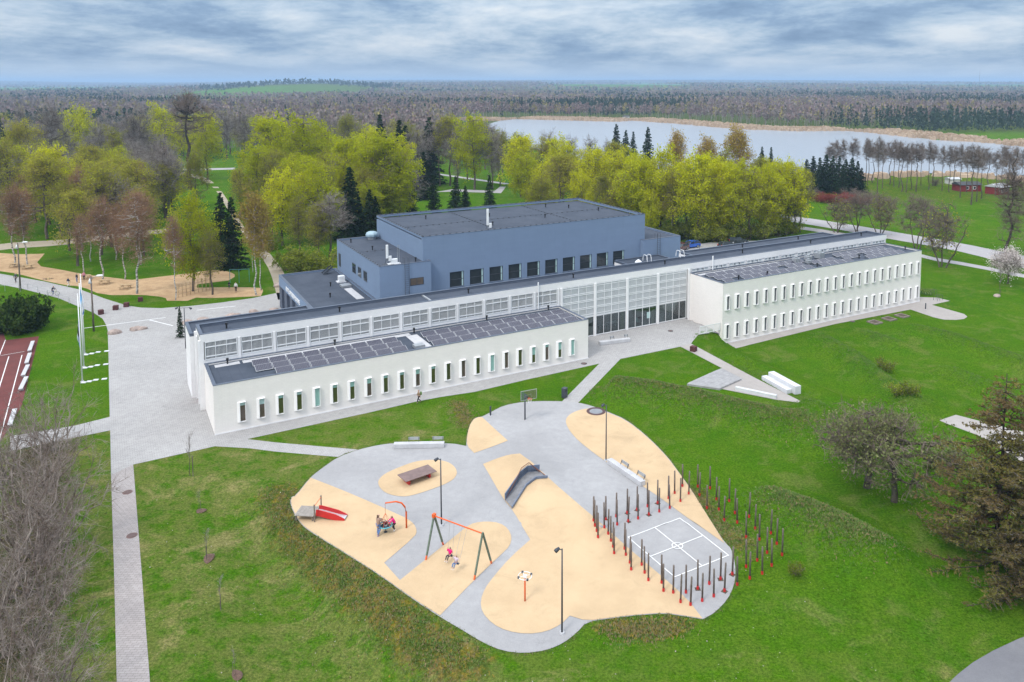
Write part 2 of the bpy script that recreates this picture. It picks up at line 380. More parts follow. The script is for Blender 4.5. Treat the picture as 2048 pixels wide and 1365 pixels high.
wood = np.maximum(wood, .5 * ss(150, 175, gy) * ss(500, 560, pxl) * (1 - ss(810, 840, pxl))); wood = np.maximum(wood, .5 * ss(170, 185, gy) * ss(1020, 1060, pxl) * (1 - ss(1590, 1630, pxl)) * (1 - ss(250, 280, gy)))
worn = np.clip(.36 + .78 * (1 - ss(-12, 2, gx)) * (1 - ss(64, 90, gy)) + .45 * (1 - ss(36, 52, gy)), 0, 1)
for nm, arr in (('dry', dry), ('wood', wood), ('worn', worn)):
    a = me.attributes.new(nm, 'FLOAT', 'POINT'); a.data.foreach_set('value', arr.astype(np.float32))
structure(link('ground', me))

def chaikin(p, n=2):
    for _ in range(n):
        q = []
        for o, a, b in zip(p[-1:] + p[:-1], p, p[1:] + p[:1]):      # corner cutting that leaves real corners alone
            d1 = math.atan2(a[1] - o[1], a[0] - o[0]); d2 = math.atan2(b[1] - a[1], b[0] - a[0]); tn = abs((d2 - d1 + math.pi) % (2 * math.pi) - math.pi)
            q += [a] if tn > .82 else [(a[0] * .75 + o[0] * .25, a[1] * .75 + o[1] * .25), (a[0] * .75 + b[0] * .25, a[1] * .75 + b[1] * .25)]
        p = q
    return p
def sheet(name, poly, zo, m, smooth=0, step=1.0, zfn=None, parent=None):
    p = chaikin(list(poly), smooth) if smooth else list(poly)
    r = []
    for a, b in zip(p, p[1:] + p[:1]):
        L = math.hypot(b[0] - a[0], b[1] - a[1]); n = max(1, int(L / step))
        r += [(a[0] + (b[0] - a[0]) * i / n, a[1] + (b[1] - a[1]) * i / n) for i in range(n) if L > .03]
    A = np.array(r); x0, y0 = np.floor(A.min(0)); x1, y1 = np.ceil(A.max(0))
    qx, qy = np.meshgrid(np.arange(x0, x1 + step, step), np.arange(y0, y1 + step, step)); qx, qy = qx.ravel(), qy.ravel()
    k = inside(qx, qy, r) & (segdist(qx, qy, r + r[:1]) > .25 * step)
    vs = [Vector(q) for q in r] + [Vector((a, b)) for a, b in zip(qx[k], qy[k])]
    V, _, F, *_ = delaunay_2d_cdt(vs, [(i, (i + 1) % len(r)) for i in range(len(r))], [], 1, 1e-4)
    V = np.array([(q.x, q.y) for q in V]); Z = (zfn or T)(V[:, 0], V[:, 1]) + zo
    me = npmesh(name, np.c_[V, Z], np.array([list(f) for f in F if len(f) == 3]), m, smooth=True)
    if me.polygons and sum(q.normal.z for q in me.polygons) < 0: me.flip_normals()
    o = link(name, me, parent)
    return o if parent else structure(o)
PP = lambda L: [PX(*q) for q in L]
# ------------------------------------------------------------------ paved and soft surfaces
def R(ox, oy, sc, L): return [(ox + x / sc, oy + y / sc) for x, y in L]
YARD = PP([(222, 951), (266.5, 930), (430, 893.4), (500, 897.5), (550, 904), (676, 914.8), (690, 908), (717, 900), (640, 893.5), (550, 885.5), (494.6, 879), (550, 867), (650, 845), (740, 825.5), (828, 805),
           (880, 795), (949.5, 784.5), (1049, 761), (1198.6, 728), (1124.5, 803), (1126, 808), (1155, 810), (1156.7, 806), (1241, 718.5), (1361, 694), (1443.4, 737), (1433, 741), (1375, 767), (1434, 777), (1550, 800), (1610, 807.6), (1505, 754), (1382, 688)])
YARD += [W(62.6, .5), W(66.6, .6), W(66.6, 8), W(24, 8), W(24, 24), W(26, 44)]
YARD += PP([(556, 586), (504.6, 597), (440, 606), (381, 612.5), (322.4, 617), (281, 615.7), (255, 612), (210, 598), (164, 581), (88, 563.5), (0, 548), (-160, 522), (-160, 548), (0, 569.4), (44, 578), (117, 597), (187.6, 626.5), (205, 638), (212, 650), (215.4, 661.7), (217, 710), (218, 773), (219.5, 834.5)])
YARD += PP([(150, 852), (20, 873), (20, 903), (140, 878), (220.5, 861.5)])
sheet('paved_yard', YARD, .02, M['yard'], step=1.0)
sheet('brick_path', PP([(222, 951), (266.5, 930), (283, 1140), (300, 1365), (316, 1560), (236, 1560), (233.5, 1365), (228, 1140)]), .024, M['brick_path'], step=2)
# fan of path and terrace beside the right wing
sheet('paved_path', [W(67.5, -.02), W(110.9, -.02), W(111.5, 3)] + PP([(1874.6, 596), (1900, 602.4), (1863.9, 610.5), (1909.4, 623.3), (1928, 628.7), (1934.8, 634), (1928, 638.8), (1912, 640.7), (1888, 640), (1866.6, 635.3), (1821, 619.8), (1671, 648.7), (1500, 690.2), (1472, 697.4)]), .03, M['slab'])
sheet('terrace', PP([(1361, 694), (1382, 688), (1505, 754), (1610, 807.6), (1550, 800), (1434, 777), (1490, 760), (1443.4, 737)]), .034, M['slab'])
sheet('paved_pad', PP([(1879, 842), (1911.6, 830.5), (2048, 865), (2160, 900), (2160, 965), (2048, 927), (1957, 872)]), .03, M['slab'])
sheet('gravel_road', PP([(1850, 1420), (1900, 1362), (1960, 1315), (2060, 1268), (2200, 1225), (2300, 1500), (1850, 1500)]), .03, M['gravel'], 1)
ASPH = PP([(964.6, 834.2), (983.6, 824), (1007, 812), (1042, 805), (1077, 803), (1124, 803.4), (1156.7, 806), (1181.6, 811.8), (1216.8, 825), (1252, 839.6), (1293, 871.8), (1334, 912.9), (1357.4, 945), (1380.9, 977.3), (1410, 1024), (1433.6, 1062), (1451.6, 1088), (1461.8, 1097), (1469.7, 1123), (1471.5, 1149.5), (1467.7, 1173), (1456, 1199), (1431, 1225.7), (1406, 1239.8),
          (1363.7, 1233), (1328.5, 1228), (1275.8, 1231.6), (1226, 1237.4), (1173, 1244.7), (1154, 1266.6), (1125, 1288.6), (1092.7, 1301.8), (1048.8, 1308), (1004.8, 1303), (966.7, 1287), (925.7, 1262), (878.8, 1234.4), (829, 1202), (755.8, 1149.4), (691, 1108.4), (632.7, 1073), (600.5, 1049.8), (584, 1020), (580, 1004), (583, 995), (591, 992.4), (620.3, 955.8), (640.8, 939.7), (676, 914.8), (717, 900), (755, 891.3), (787, 887), (901.6, 887), (932.3, 892.8), (933.8, 873.8), (938, 854.7), (945.5, 840), (955, 835)])
sheet('playground_asphalt', ASPH, .03, M['asphalt'], 1)
RUB = {
 0: [(964.6, 835.7), (989.5, 859), (1015.8, 882.5), (989.5, 892.8), (948.4, 907.4), (933.8, 892.8), (934, 873.8), (938.5, 854.7), (946, 840.5), (957, 835.5)],
 1: [(1172.8, 817.6), (1146.5, 825), (1131.8, 836.7), (1131.8, 849.9), (1143.5, 869), (1164, 889.4), (1211, 924.6), (1287, 974.4), (1322, 997.8), (1363, 1028.6), (1410, 1060.8), (1449, 1088), (1433, 1062), (1410, 1025), (1380.5, 978), (1357, 946), (1333.5, 914), (1292.5, 873), (1251.5, 841), (1216, 826.5), (1195, 819)],
 2: [(966, 929.4), (995, 917.7), (1018.8, 910.4), (1040, 908.3), (1096.7, 958), (1187.5, 1036), (1234.4, 1077), (1305, 1138), (1372.5, 1196.4), (1405, 1238.6), (1363.7, 1232), (1328.5, 1227), (1275.8, 1230.6), (1226, 1236.4), (1173, 1243.5), (1139.6, 1233), (1122, 1250.5), (1092.7, 1265), (1054.6, 1270), (1013.6, 1263.7), (984.3, 1249), (963.8, 1225.6), (960.9, 1202), (969.7, 1178.7), (984.3, 1158.2), (1019.5, 1117), (1060.5, 1080.6), (1024.6, 1020), (1010, 1004), (989.5, 970.4)],
 3: [(799.7, 1162), (855.4, 1117), (896.4, 1085), (931.6, 1055.7), (949, 1046.9), (972.6, 1044), (999, 1046.9), (1016.5, 1058.6), (1023.9, 1076), (1019.5, 1093.8), (1001.9, 1111), (949, 1161), (880, 1232.5), (829, 1200.5), (755.8, 1148), (691, 1107), (632.7, 1071.5), (601.5, 1049), (585.5, 1020), (581.5, 1004), (584, 996), (592, 993.2), (621, 956.8), (679, 979), (755, 1011.5), (793, 1029), (813.7, 1037.8), (828.3, 1049.5), (834.2, 1062.7), (829.8, 1074.4), (768.3, 1127)],
 4: R(550, 780, 3.4133, [(700, 635), (720, 600), (760, 570), (850, 530), (960, 490), (1060, 480), (1150, 485), (1210, 510), (1245, 555), (1235, 600), (1180, 640), (1050, 690), (920, 730), (850, 732), (770, 715), (720, 680)])}
for k in RUB: sheet('rubber_surface', PP(RUB[k]), .05, M['rubber'], 2 if k in (1, 4) else 1)
# the two paving cuts round posts get worn edges by their own soil squares later
# court lines on the asphalt
def line_strip(name, pts, wd, zo, m, closed=False):
    mb = MB(); n = len(pts)
    for i in range(n if closed else n - 1):
        a, b = Vector(pts[i]), Vector(pts[(i + 1) % n]); d = (b - a).normalized(); q = Vector((-d.y, d.x)) * wd / 2
        a = a - d * wd / 2; b = b + d * wd / 2; k = max(1, int((b - a).length / .5)); 
        for j in range(k):
            s_, e_ = a.lerp(b, j / k), a.lerp(b, (j + 1) / k)
            mb.add([(p.x, p.y, float(T(p.x, p.y)) + zo + .0015 * (i % 4)) for p in (s_ - q, e_ - q, e_ + q, s_ + q)], [(0, 1, 2, 3)])
    return structure(mb.build(name, m))
cz = lambda x, y: (1180 + x / 3.9, 900 + y / 3.9)
C4 = PP([cz(298, 686), cz(700, 537), cz(1080, 827), cz(660, 996)])
mid = lambda a, b: ((a[0] + b[0]) / 2, (a[1] + b[1]) / 2)
line_strip('court_line', C4, .085, .048, M['line'], True)
line_strip('court_line', [mid(C4[0], C4[1]), mid(C4[2], C4[3])], .085, .055, M['line'])
line_strip('court_line', [mid(C4[1], C4[2]), mid(C4[3], C4[0])], .085, .0565, M['line'])
cc = mid(mid(C4[0], C4[2]), mid(C4[1], C4[3]))
line_strip('court_circle', [(cc[0] + .40 * math.cos(a * math.pi / 12), cc[1] + .40 * math.sin(a * math.pi / 12)) for a in range(24)], .07, .060, M['line'], True)
# left: running track, wood chip area, footpaths, street markings
TRK = PP([(78, 673), (12, 681), (2, 655), (-60, 600), (-260, 600), (-420, 1000), (-150, 1000), (-12, 905), (17.6, 858), (44, 811), (61, 742)])
sheet('running_track', TRK, .02, M['track'], step=2)
for a, b in [((17.6, 714), (-35, 885)), ((44, 711), (-22, 960)), ((10.8, 681), (-60, 860)), ((-30, 690), (-110, 830))]:
    line_strip('track_line', [PX(*a), PX(*b)], .10, .03, M['line'])
line_strip('track_line', [PX(2, 712), PX(48, 704)], .08, .035, M['line'])
chip = R(0, 480, 3.412, [(-300, 60), (0, 92), (150, 100), (305, 95), (235, 175), (420, 205), (560, 235), (900, 275), (1100, 252), (1300, 228), (1450, 205), (1560, 215), (1615, 245), (1560, 278), (1345, 305), (1342, 328), (1500, 325), (1760, 325), (1800, 340), (1780, 385), (1560, 395), (1400, 398), (1340, 395), (1280, 417), (1140, 417), (1128, 392), (950, 375), (700, 380), (560, 320), (440, 310), (280, 275), (120, 232), (0, 215), (-300, 170)])
sheet('wood_chip_area', PP(chip), .02, M['chips'], 1, step=2)
sheet('footpath', PP([(-200, 515), (0, 487), (130, 480), (240, 466), (344, 457), (346, 465), (240, 476), (130, 491), (0, 499), (-200, 530)]), .02, M['dirt'], 1, step=3)
sheet('footpath', PP([(556, 600), (540.6, 543), (525, 518), (509.6, 495), (480, 462), (455, 420), (440, 392), (425, 372), (394, 356), (350, 350), (354, 344), (398, 350), (432, 367), (450, 392), (466, 420), (496, 469), (537, 505), (552, 522), (570, 548), (590, 600)]), .02, M['dirt'], 1, step=3)
sheet('footpath', PP([(300, 340), (470, 336), (470, 339.5), (300, 344)]), .05, M['road'], step=4)
for L in ([(395, 621), (470, 613)], [(170, 657), (330, 636)], [(300, 641), (345, 652)]): line_strip('street_line', PP(L), .18, .03, M['line'])
# right: street, footway, car park
RD = R(1348, 130, 2.904, [(500, 850), (770, 890), (1000, 925), (1300, 975), (1700, 1043), (1850, 1075), (2033, 1112), (2400, 1180), (2400, 1270), (2033, 1185), (1700, 1092), (1500, 1055), (1250, 1012), (1000, 965), (760, 925), (500, 880)])
sheet('street', PP(RD), .03, M['road'], 1, step=3)
sheet('footway', PP(R(1348, 130, 2.904, [(640, 925), (900, 962), (1100, 1000), (1440, 1108), (1750, 1160), (2033, 1218), (2400, 1290), (2400, 1310), (2033, 1238), (1750, 1178), (1440, 1126), (1080, 1015), (880, 978), (640, 942)])), .03, M['road'], 1, step=3)
sheet('car_park', PP([(1290, 506), (1355, 494), (1417, 486), (1470, 483), (1530, 482), (1600, 484), (1690, 500), (1690, 520), (1500, 530), (1290, 530)]), .03, M['yard'], step=3)
sheet('footpath', PP([(870, 385), (905, 379), (990, 382), (1000, 374), (1012, 374), (1002, 387), (905, 384)]), .05, M['road'], step=4)
line_strip('street_line', PP([(870, 348), (1010, 368)]), 3.0, .05, M['road'])
# lake with its reed belts
lk = [(960, 258), (990, 243), (1030, 238.5), (1240, 244), (1247, 239), (1280, 241), (1345, 246), (1480, 258), (1590, 262), (1700, 262), (1770, 268), (1880, 281), (1960, 284), (2100, 299), (2400, 330), (2600, 380), (2250, 372), (2048, 357), (1960, 350), (1870, 346), (1770, 349), (1730, 352), (1640, 352), (1500, 360), (1300, 345), (1150, 320), (1020, 285)]
LAKEZ = -3.7
LK = [GZ(a, b, LAKEZ) for a, b in lk]
o = sheet('lake', LK, 0, M['water'], 1, step=25, zfn=lambda x, y: np.full(np.shape(x), LAKEZ))
def reed_belt(px, depth, hgt):
    mb = MB(); pts = [GZ(a, b, LAKEZ) for a, b in px]
    for (x0, y0), (x1, y1) in zip(pts[:-1], pts[1:]):
        L = math.hypot(x1 - x0, y1 - y0); d = Vector((x1 - x0, y1 - y0)).normalized(); q = Vector((-d.y, d.x))
        if q.y < 0: q = -q
        n = int(L * depth / 6)
        for i in range(n):
            t = random.random(); s_ = random.random() ** .8; c = Vector((x0, y0)).lerp(Vector((x1, y1)), t) + q * (s_ * depth - 4)
            r = random.uniform(.8, 2.2); h = hgt * random.uniform(.6, 1.15); a0 = random.random() * 6
            ring = [(c.x + r * math.cos(a0 + k * 1.571), c.y + r * math.sin(a0 + k * 1.571), LAKEZ - .3) for k in range(4)]
            tp = [(c.x + r * .6 * math.cos(a0 + k * 1.571), c.y + r * .6 * math.sin(a0 + k * 1.571), LAKEZ + h * random.uniform(.8, 1.1)) for k in range(4)]
            mb.add(ring + tp, [(0, 1, 5, 4), (1, 2, 6, 5), (2, 3, 7, 6), (3, 0, 4, 7), (4, 5, 6, 7)])
    o = stuff(mb.build('reed_bed', M['reed'])); return o
tag(reed_belt([(985, 242), (1030, 238.5), (1240, 244)], 55, 2.0), 'pale brown reed belt along the left part of the far lake shore', 'reeds')
tag(reed_belt([(1247, 240), (1345, 247), (1480, 258.5), (1590, 262.5), (1700, 262), (1770, 268.5), (1880, 281), (1960, 284), (2100, 299), (2300, 320)], 42, 2.0), 'pale brown reed belt along the long far shore of the lake', 'reeds')
tag(reed_belt([(1700, 362), (1770, 354), (1870, 350), (1960, 354), (2060, 362)], 12, 1.4), 'dry reeds on the near shore of the lake by the bare alders', 'reeds')

# ------------------------------------------------------------------ materials for buildings
def wall_mat(name, col, streak=.06, course=.35, clen=1.2):
    t = NT(name); tc = t.nd('ShaderNodeTexCoord').outputs['Object']
    c = t.mix(t.ramp(t.noise(.6, 5, .65, tc), .3, .7), tuple(q * .975 for q in col), tuple(min(.95, q * 1.015) for q in col))
    s1 = t.ramp(t.noise(1.0, 4, .7, tc, sc3=(2.2, 2.2, .12)), .45, .75)
    c = t.mix(t.math('MULTIPLY', s1, streak * 3), c, tuple(q * .78 for q in col))
    sx = t.nd('ShaderNodeSeparateXYZ'); t.L.new(tc, sx.inputs[0])
    cb = t.nd('ShaderNodeCombineXYZ'); t.put(cb.inputs[0], t.math('ADD', sx.outputs[0], sx.outputs[1])); t.put(cb.inputs[1], sx.outputs[2])
    br = t.nd('ShaderNodeTexBrick'); br.inputs['Scale'].default_value = 1; br.inputs['Brick Width'].default_value = clen; br.inputs['Row Height'].default_value = course; br.inputs['Mortar Size'].default_value = .012
    br.inputs['Color1'].default_value = (1, 1, 1, 1); br.inputs['Color2'].default_value = (.965, .965, .965, 1); br.inputs['Mortar'].default_value = (.93, .93, .93, 1)
    t.L.new(cb.outputs[0], br.inputs['Vector']); c = t.mix(1., c, br.outputs['Color'], 'MULTIPLY')
    c = t.mix(1., c, t.mix(t.noise(25, 2, .7, tc), (.95,) * 3, (1.04,) * 3), 'MULTIPLY')
    t.put(t.b.inputs['Base Color'], c); t.b.inputs['Roughness'].default_value = .85; t.b.inputs['Specular IOR Level'].default_value = .25; return t.m
M['white_brick'] = wall_mat('pale_brick', (.83, .79, .755), .02, .15, .5)
M['white'] = mat('white_plaster', (.80, .79, .79), .7, .03, 1.2, .03, 12, obj=True)
M['white_metal'] = mat('white_metal', (.78, .79, .80), .45, .03, 2)
M['blue_wall'] = wall_mat('slate_blue_plaster', (.185, .252, .365), .06, .6, 2.4)
M['blue_trim'] = mat('slate_trim', (.075, .095, .14), .6, .1, 2)
def roof_mat():
    t = NT('roof_felt'); tc = t.nd('ShaderNodeTexCoord').outputs['Object']
    c = t.mix(t.ramp(t.noise(.35, 5, .7, tc), .3, .7), (.052, .064, .088), (.072, .085, .112))
    sx = t.nd('ShaderNodeSeparateXYZ'); t.L.new(tc, sx.inputs[0])
    fr = t.math('FRACT', t.math('MULTIPLY', sx.outputs[0], 1.0)); seam = t.math('LESS_THAN', fr, .035)
    c = t.mix(t.math('MULTIPLY', seam, .55), c, (.04, .05, .07))
    st = t.ramp(t.noise(.5, 6, .75, tc, 1.2), .62, .72); c = t.mix(t.math('MULTIPLY', st, .28), c, (.15, .16, .175))
    c = t.mix(1., c, t.mix(t.noise(18, 3, .7, tc), (.85,) * 3, (1.15,) * 3), 'MULTIPLY')
    t.put(t.b.inputs['Base Color'], c); t.b.inputs['Roughness'].default_value = .85; t.b.inputs['Specular IOR Level'].default_value = .2; return t.m
M['roof'] = roof_mat()
M['roof_edge'] = mat('roof_edge_metal', (.085, .105, .145), .5, .08, 1.5)
M['black'] = mat('black_metal', (.012, .012, .014), .5, 0)
M['dark_metal'] = mat('dark_grey_metal', (.045, .052, .065), .5, .08, 3)
M['galv'] = mat('galvanised_steel', (.42, .44, .46), .4, .1, 3, metal=.5)
def glassm(name, col, rough=.06):
    t = NT(name); t.put(t.b.inputs['Base Color'], t.mix(t.noise(1.3, 3, .6), tuple(q * .6 for q in col), tuple(q * 1.4 for q in col)))
    t.b.inputs['Roughness'].default_value = rough; t.b.inputs['IOR'].default_value = 1.5; return t.m
M['glass'] = glassm('dark_glass', (.030, .038, .042))
M['glass_green_refl'] = glassm('green_reflection_glass', (.075, .090, .030))  # green reflection of the lawn painted into the pane colour
M['glass_sky'] = glassm('grey_glass', (.105, .115, .135))
M['glass_brown_refl'] = glassm('brown_reflection_glass', (.115, .090, .070))  # brownish part of the low wing's lawn reflection, painted as base colour
M['blind'] = mat('teal_blind', (.30, .52, .46), .6, .04, 3)
M['blind2'] = mat('pale_blind', (.42, .58, .56), .6, .04, 3)
M['screen_back'] = mat('grey_pane', (.42, .46, .48), .35, .10, .8)
def clearglass():
    t = NT('clear_glass'); t.N.remove(t.b); tr = t.nd('ShaderNodeBsdfTransparent'); tr.inputs[0].default_value = (.62, .70, .70, 1)
    gl = t.nd('ShaderNodeBsdfGlossy'); gl.inputs['Roughness'].default_value = .03; gl.inputs[0].default_value = (.9, .95, 1, 1)
    mx = t.nd('ShaderNodeMixShader'); fr = t.nd('ShaderNodeFresnel'); fr.inputs[0].default_value = 1.5
    t.L.new(t.math('ADD', t.math('MULTIPLY', fr.outputs[0], .9), .05), mx.inputs[0]); t.L.new(tr.outputs[0], mx.inputs[1]); t.L.new(gl.outputs[0], mx.inputs[2])
    t.L.new(mx.outputs[0], t.N['Material Output'].inputs[0]); return t.m
M['clear'] = clearglass()
def panelm():
    t = NT('solar_cells'); tc = t.nd('ShaderNodeTexCoord').outputs['Object']
    br = t.nd('ShaderNodeTexBrick'); br.offset = 0; br.inputs['Scale'].default_value = 1; br.inputs['Brick Width'].default_value = .172; br.inputs['Row Height'].default_value = .172; br.inputs['Mortar Size'].default_value = .008
    br.inputs['Color1'].default_value = (.022, .022, .045, 1); br.inputs['Color2'].default_value = (.030, .028, .052, 1); br.inputs['Mortar'].default_value = (.16, .16, .18, 1)
    t.L.new(tc, br.inputs['Vector']); t.L.new(br.outputs['Color'], t.b.inputs['Base Color']); t.b.inputs['Roughness'].default_value = .22; return t.m
M['cells'] = panelm()
M['curtain'] = mat('yellow_curtain', (.42, .40, .22), .9, .15, 4)
M['room'] = mat('dim_room', (.26, .25, .26), .9, .1, 1)
M['wood_grey'] = mat('weathered_wood', (.20, .165, .14), .85, .2, 6, .15, 40)
M['concrete'] = mat('pale_concrete', (.47, .47, .485), .85, .08, 1.5, .06, 20, obj=True)
M['white_conc'] = mat('white_concrete', (.58, .59, .62), .8, .05, 1.5, .04, 20)

# ------------------------------------------------------------------ white school
SCH = thing('school_building', 'long white school building with low front wings, tall glazed gallery and dark flat roofs', 'building', (BX, BY, 0), BROT)
uL, hL, vG, hG, vG2, u0, u1 = 44.05, 5.08, 7.19, 8.27, 11.31, -.3, 111.03
uR0, uR1, hR = 66.55, 110.72, 6.79
# low wing
MB().box(0, 0, -.5, uL, vG + .3, hL - .30).build('wall', M['white_brick'], SCH)
MB().box(-.03, -.03, -.4, uL + .03, 0, .16).build('plinth', M['white'], SCH)
def flat_roof(name, x0, y0, x1, y1, z, drop, parent, edge=M['roof_edge'], t=.28, wallm=None):
    r = MB().box(x0 + t, y0 + t, z - drop - .12, x1 - t, y1 - t, z - drop).build(name, M['roof'], parent)
    p = MB(); p.box(x0, y0, z - .31, x1, y0 + t, z); p.box(x0, y1 - t, z - .31, x1, y1, z); p.box(x0, y0 + t, z - .31, x0 + t, y1 - t, z); p.box(x1 - t, y0 + t, z - .31, x1, y1 - t, z)
    p.build('parapet', wallm or edge, r)
    c = MB(); e = .03; c.box(x0 - e, y0 - e, z, x1 + e, y0 + t + e, z + .035); c.box(x0 - e, y1 - t - e, z, x1 + e, y1 + e, z + .035); c.box(x0 - e, y0 + t + e, z, x0 + t + e, y1 - t - e, z + .035); c.box(x1 - t - e, y0 + t + e, z, x1 + e, y1 - t - e, z + .035)
    c.build('parapet_cap', edge, r)
    return r
RLB = flat_roof('roof', 0, 0, uL, vG - .01, hL, .16, SCH, wallm=M['white_brick'])
RRB = flat_roof('roof', uR0, 0, uR1, vG - .01, hR, .16, SCH, wallm=M['white_brick'])
MB().box(uR0, 0, -3, uR1, vG + .3, hR - .30).build('wall', M['white_brick'], SCH)
MB().box(uR0 - .03, -.03, -2.4, uR1 + .03, 0, -1.8).build('plinth', M['white'], SCH)
M['panel_frame'] = mat('panel_frame_metal', (.50, .51, .54), .5, .05, 2)
# pale gutter strips along the gallery foot
for a, b in [(.9, 3.4), (3.7, 22.6)]: MB().box(a, 5.7, hL - .16, b, 6.55, hL - .13).build('roof_walkway', M['concrete'], RLB)
MB().box(21.9, .5, hL - .155, 23.3, 5.6, hL - .128).build('roof_walkway', M['concrete'], RLB); MB().box(67.0, 5.7, hR - .16, 84, 6.4, hR - .13).build('roof_walkway', M['concrete'], RRB)
# window hoods of the two wings
def hood_mesh():
    mb = MB(); a = [(-.46, .0, -1.08), (.38, .0, -1.08), (.38, .0, 1.05), (-.46, .0, 1.05)]
    f = [(-.25, -.26, -1.02), (.34, -.26, -1.02), (.34, -.26, 1.02), (-.25, -.26, 1.02)]
    g = [(-.20, -.26, -.98), (.30, -.26, -.98), (.30, -.26, .99), (-.20, -.26, .99)]; h = [(x, -.04, z) for x, _, z in g]
    mb.add(a + f + g + h, [(0, 4, 7, 3), (1, 2, 6, 5), (0, 1, 5, 4), (3, 7, 6, 2), (4, 8, 11, 7), (5, 6, 10, 9), (4, 5, 9, 8), (7, 11, 10, 6), (8, 12, 15, 11), (9, 10, 14, 13), (8, 9, 13, 12), (11, 15, 14, 10)])
    return mb.mesh('window', M['white'])
HOOD = hood_mesh()
PANE = {k: MB().box(-.21, -.06, -.99, .31, -.03, 1.0).mesh('pane', M[k]) for k in ('glass', 'glass_green_refl', 'glass_brown_refl', 'glass_sky')}
BLND = {(k, n): MB().box(-.195, -.075, .985 - n, .295, -.065, .985).mesh('blind', M[k]) for k in ('blind', 'blind2') for n in (.35, .6, 1.0, 1.94)}
hs = [.35, .6, .35, .35, 1.94, .35, .6, .6, .35, .35, .6, .35, 0, 0, 0, 1.94, 0, 0, 1.0, .35, 1.0, 1.94, 1.0]
for i in range(22):
    h = link('window', HOOD, SCH, (2.6 + 1.857 * i, 0, 1.93)); k = ['glass_green_refl', 'glass_brown_refl', 'glass_green_refl'][i % 3]
    if i in (0, 1): k = 'glass_brown_refl'
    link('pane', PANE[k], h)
    if hs[i]: link('blind', BLND[('blind2' if i in (0, 1, 3) else 'blind', hs[i])], h)
for i in range(24):
    for zc in (3.92, -.22):
        h = link('window', HOOD, SCH, (67.35 + 1.842 * i, 0, zc)); link('pane', PANE['glass_sky'], h)
# gallery
MB().box(u0, vG + .32, -1, 44.2, vG2, hG - .32).build('wall', M['white'], SCH)
MB().box(66.35, vG + .32, -3, u1, vG2, hG - .32).build('wall', M['white'], SCH)
MB().box(44.2, vG + .32, 2.95, 66.35, vG2, hG - .32).build('wall', M['white'], SCH)
MB().box(44.2, vG2 - .2, -.5, 66.35, vG2, 2.95).build('inner_wall', M['room'], SCH)
MB().box(44.2, vG - .1, -.3, 66.35, vG2 - .2, .06).build('inner_floor', M['room'], SCH)
RG_ = flat_roof('roof', u0, vG, u1, vG2, hG, .30, SCH)
MB().box(u0, vG - .02, 7.42, u1, vG + .31, hG - .01).build('fascia', M['white'], SCH)
MB().box(u0, vG - .02, -.3, 0.02, vG + .30, 7.42).build('corner_pier', M['white'], SCH)
# bays of slatted windows above the low wing
SLAT = MB()
for k in range(26): SLAT.box(.10 + k * .122, -.02, 0, .135 + k * .122, .02, 1.93)
SLAT = SLAT.mesh('slat_screen', M['white_metal'])
BAYF = MB(); BAYF.box(0, -.06, 0, 3.25, .04, .07); BAYF.box(0, -.06, 1.32, 3.25, .04, 1.42); BAYF.box(0, -.06, .30, 3.25, .04, .40); BAYF.box(0, -.06, 1.88, 3.25, .04, 1.95)
for a in (0, 1.03, 2.14, 3.19): BAYF.box(a, -.07, 0, a + .07, .05, 1.95)
BAYF = BAYF.mesh('window', M['white_metal'])
BAYP = MB().box(.02, .09, .02, 3.23, .12, 1.93).mesh('pane', glassm('gallery_glass', (.15, .16, .17), .1))
for i in range(12):
    b = link('window', BAYF, SCH, (.12 + 3.665 * i, vG, 5.45)); stuff(link('slat_screen', SLAT, b)); link('pane', BAYP, b)
    MB().box(3.42 + 3.665 * i, vG - .10, hL, 3.72 + 3.665 * i, vG + .295, 7.42).build('pier', M['white'], SCH)
MB().box(0, vG - .02, hL - .1, 44.1, vG + .29, 5.44).build('sill', M['white'], SCH)
# glazed bays over the forecourt
xs4 = [44.5, 49.93, 55.36, 60.82, 66.2]
SL2 = MB()
for k in range(34): SL2.box(.06 + k * .15, -.03, 0, .10 + k * .15, .0, 4.55)
SL2 = SL2.mesh('slat_screen', M['white_metal'])
LAT = MB()
for z in (0, .28, 1.10, 1.30, 2.12, 2.32, 3.14, 3.34, 4.18, 4.42): LAT.box(0, -.06, z, 5.05, -.031, z + .10)
for a in (0, 1.26, 2.5, 3.74, 4.97): LAT.box(a, -.075, 0, a + .075, -.032, 4.55)
LAT = LAT.mesh('window_lattice', M['white_metal'])
SBK = MB().box(.02, .04, .02, 5.03, .08, 4.53).mesh('pane', M['screen_back'])
for i in range(4):
    a = xs4[i]
    b = link('window_lattice', LAT, SCH, (a + .05, vG, 2.86)); stuff(link('slat_screen', SL2, b)); link('pane', SBK, b)
    MB().box(a - .36, vG - .14, -.3, a + .0, vG + .25, 7.42).build('pier', M['white'], SCH)
    fr = MB(); fr.box(a, vG - .03, .04, a + 5.1, vG + .06, .16); fr.box(a, vG - .03, 2.74, a + 5.1, vG + .06, 2.86)
    for k in range(5): fr.box(a + k * 1.255, vG - .03, .16, a + k * 1.255 + .07, vG + .06, 2.74)
    g = fr.build('glazed_door' if i == 3 else 'window', M['white_metal'], SCH)
    for k in range(4): MB().box(a + k * 1.255 + .07, vG, .16, a + (k + 1) * 1.255, vG + .02, 2.74).build('pane', M['clear'], g)
    cu = MB(); cu.tube([(a + 4.45 + .08 * j, vG + .30 + .05 * (j % 2), .1) for j in range(7)], .04, 5)
    for j in range(7): cu.box(a + 4.4 + .09 * j, vG + .30 + .05 * (j % 2), .12, a + 4.48 + .09 * j, vG + .36 + .05 * (j % 2), 2.8)
    cu.build('curtain', M['curtain'], SCH)
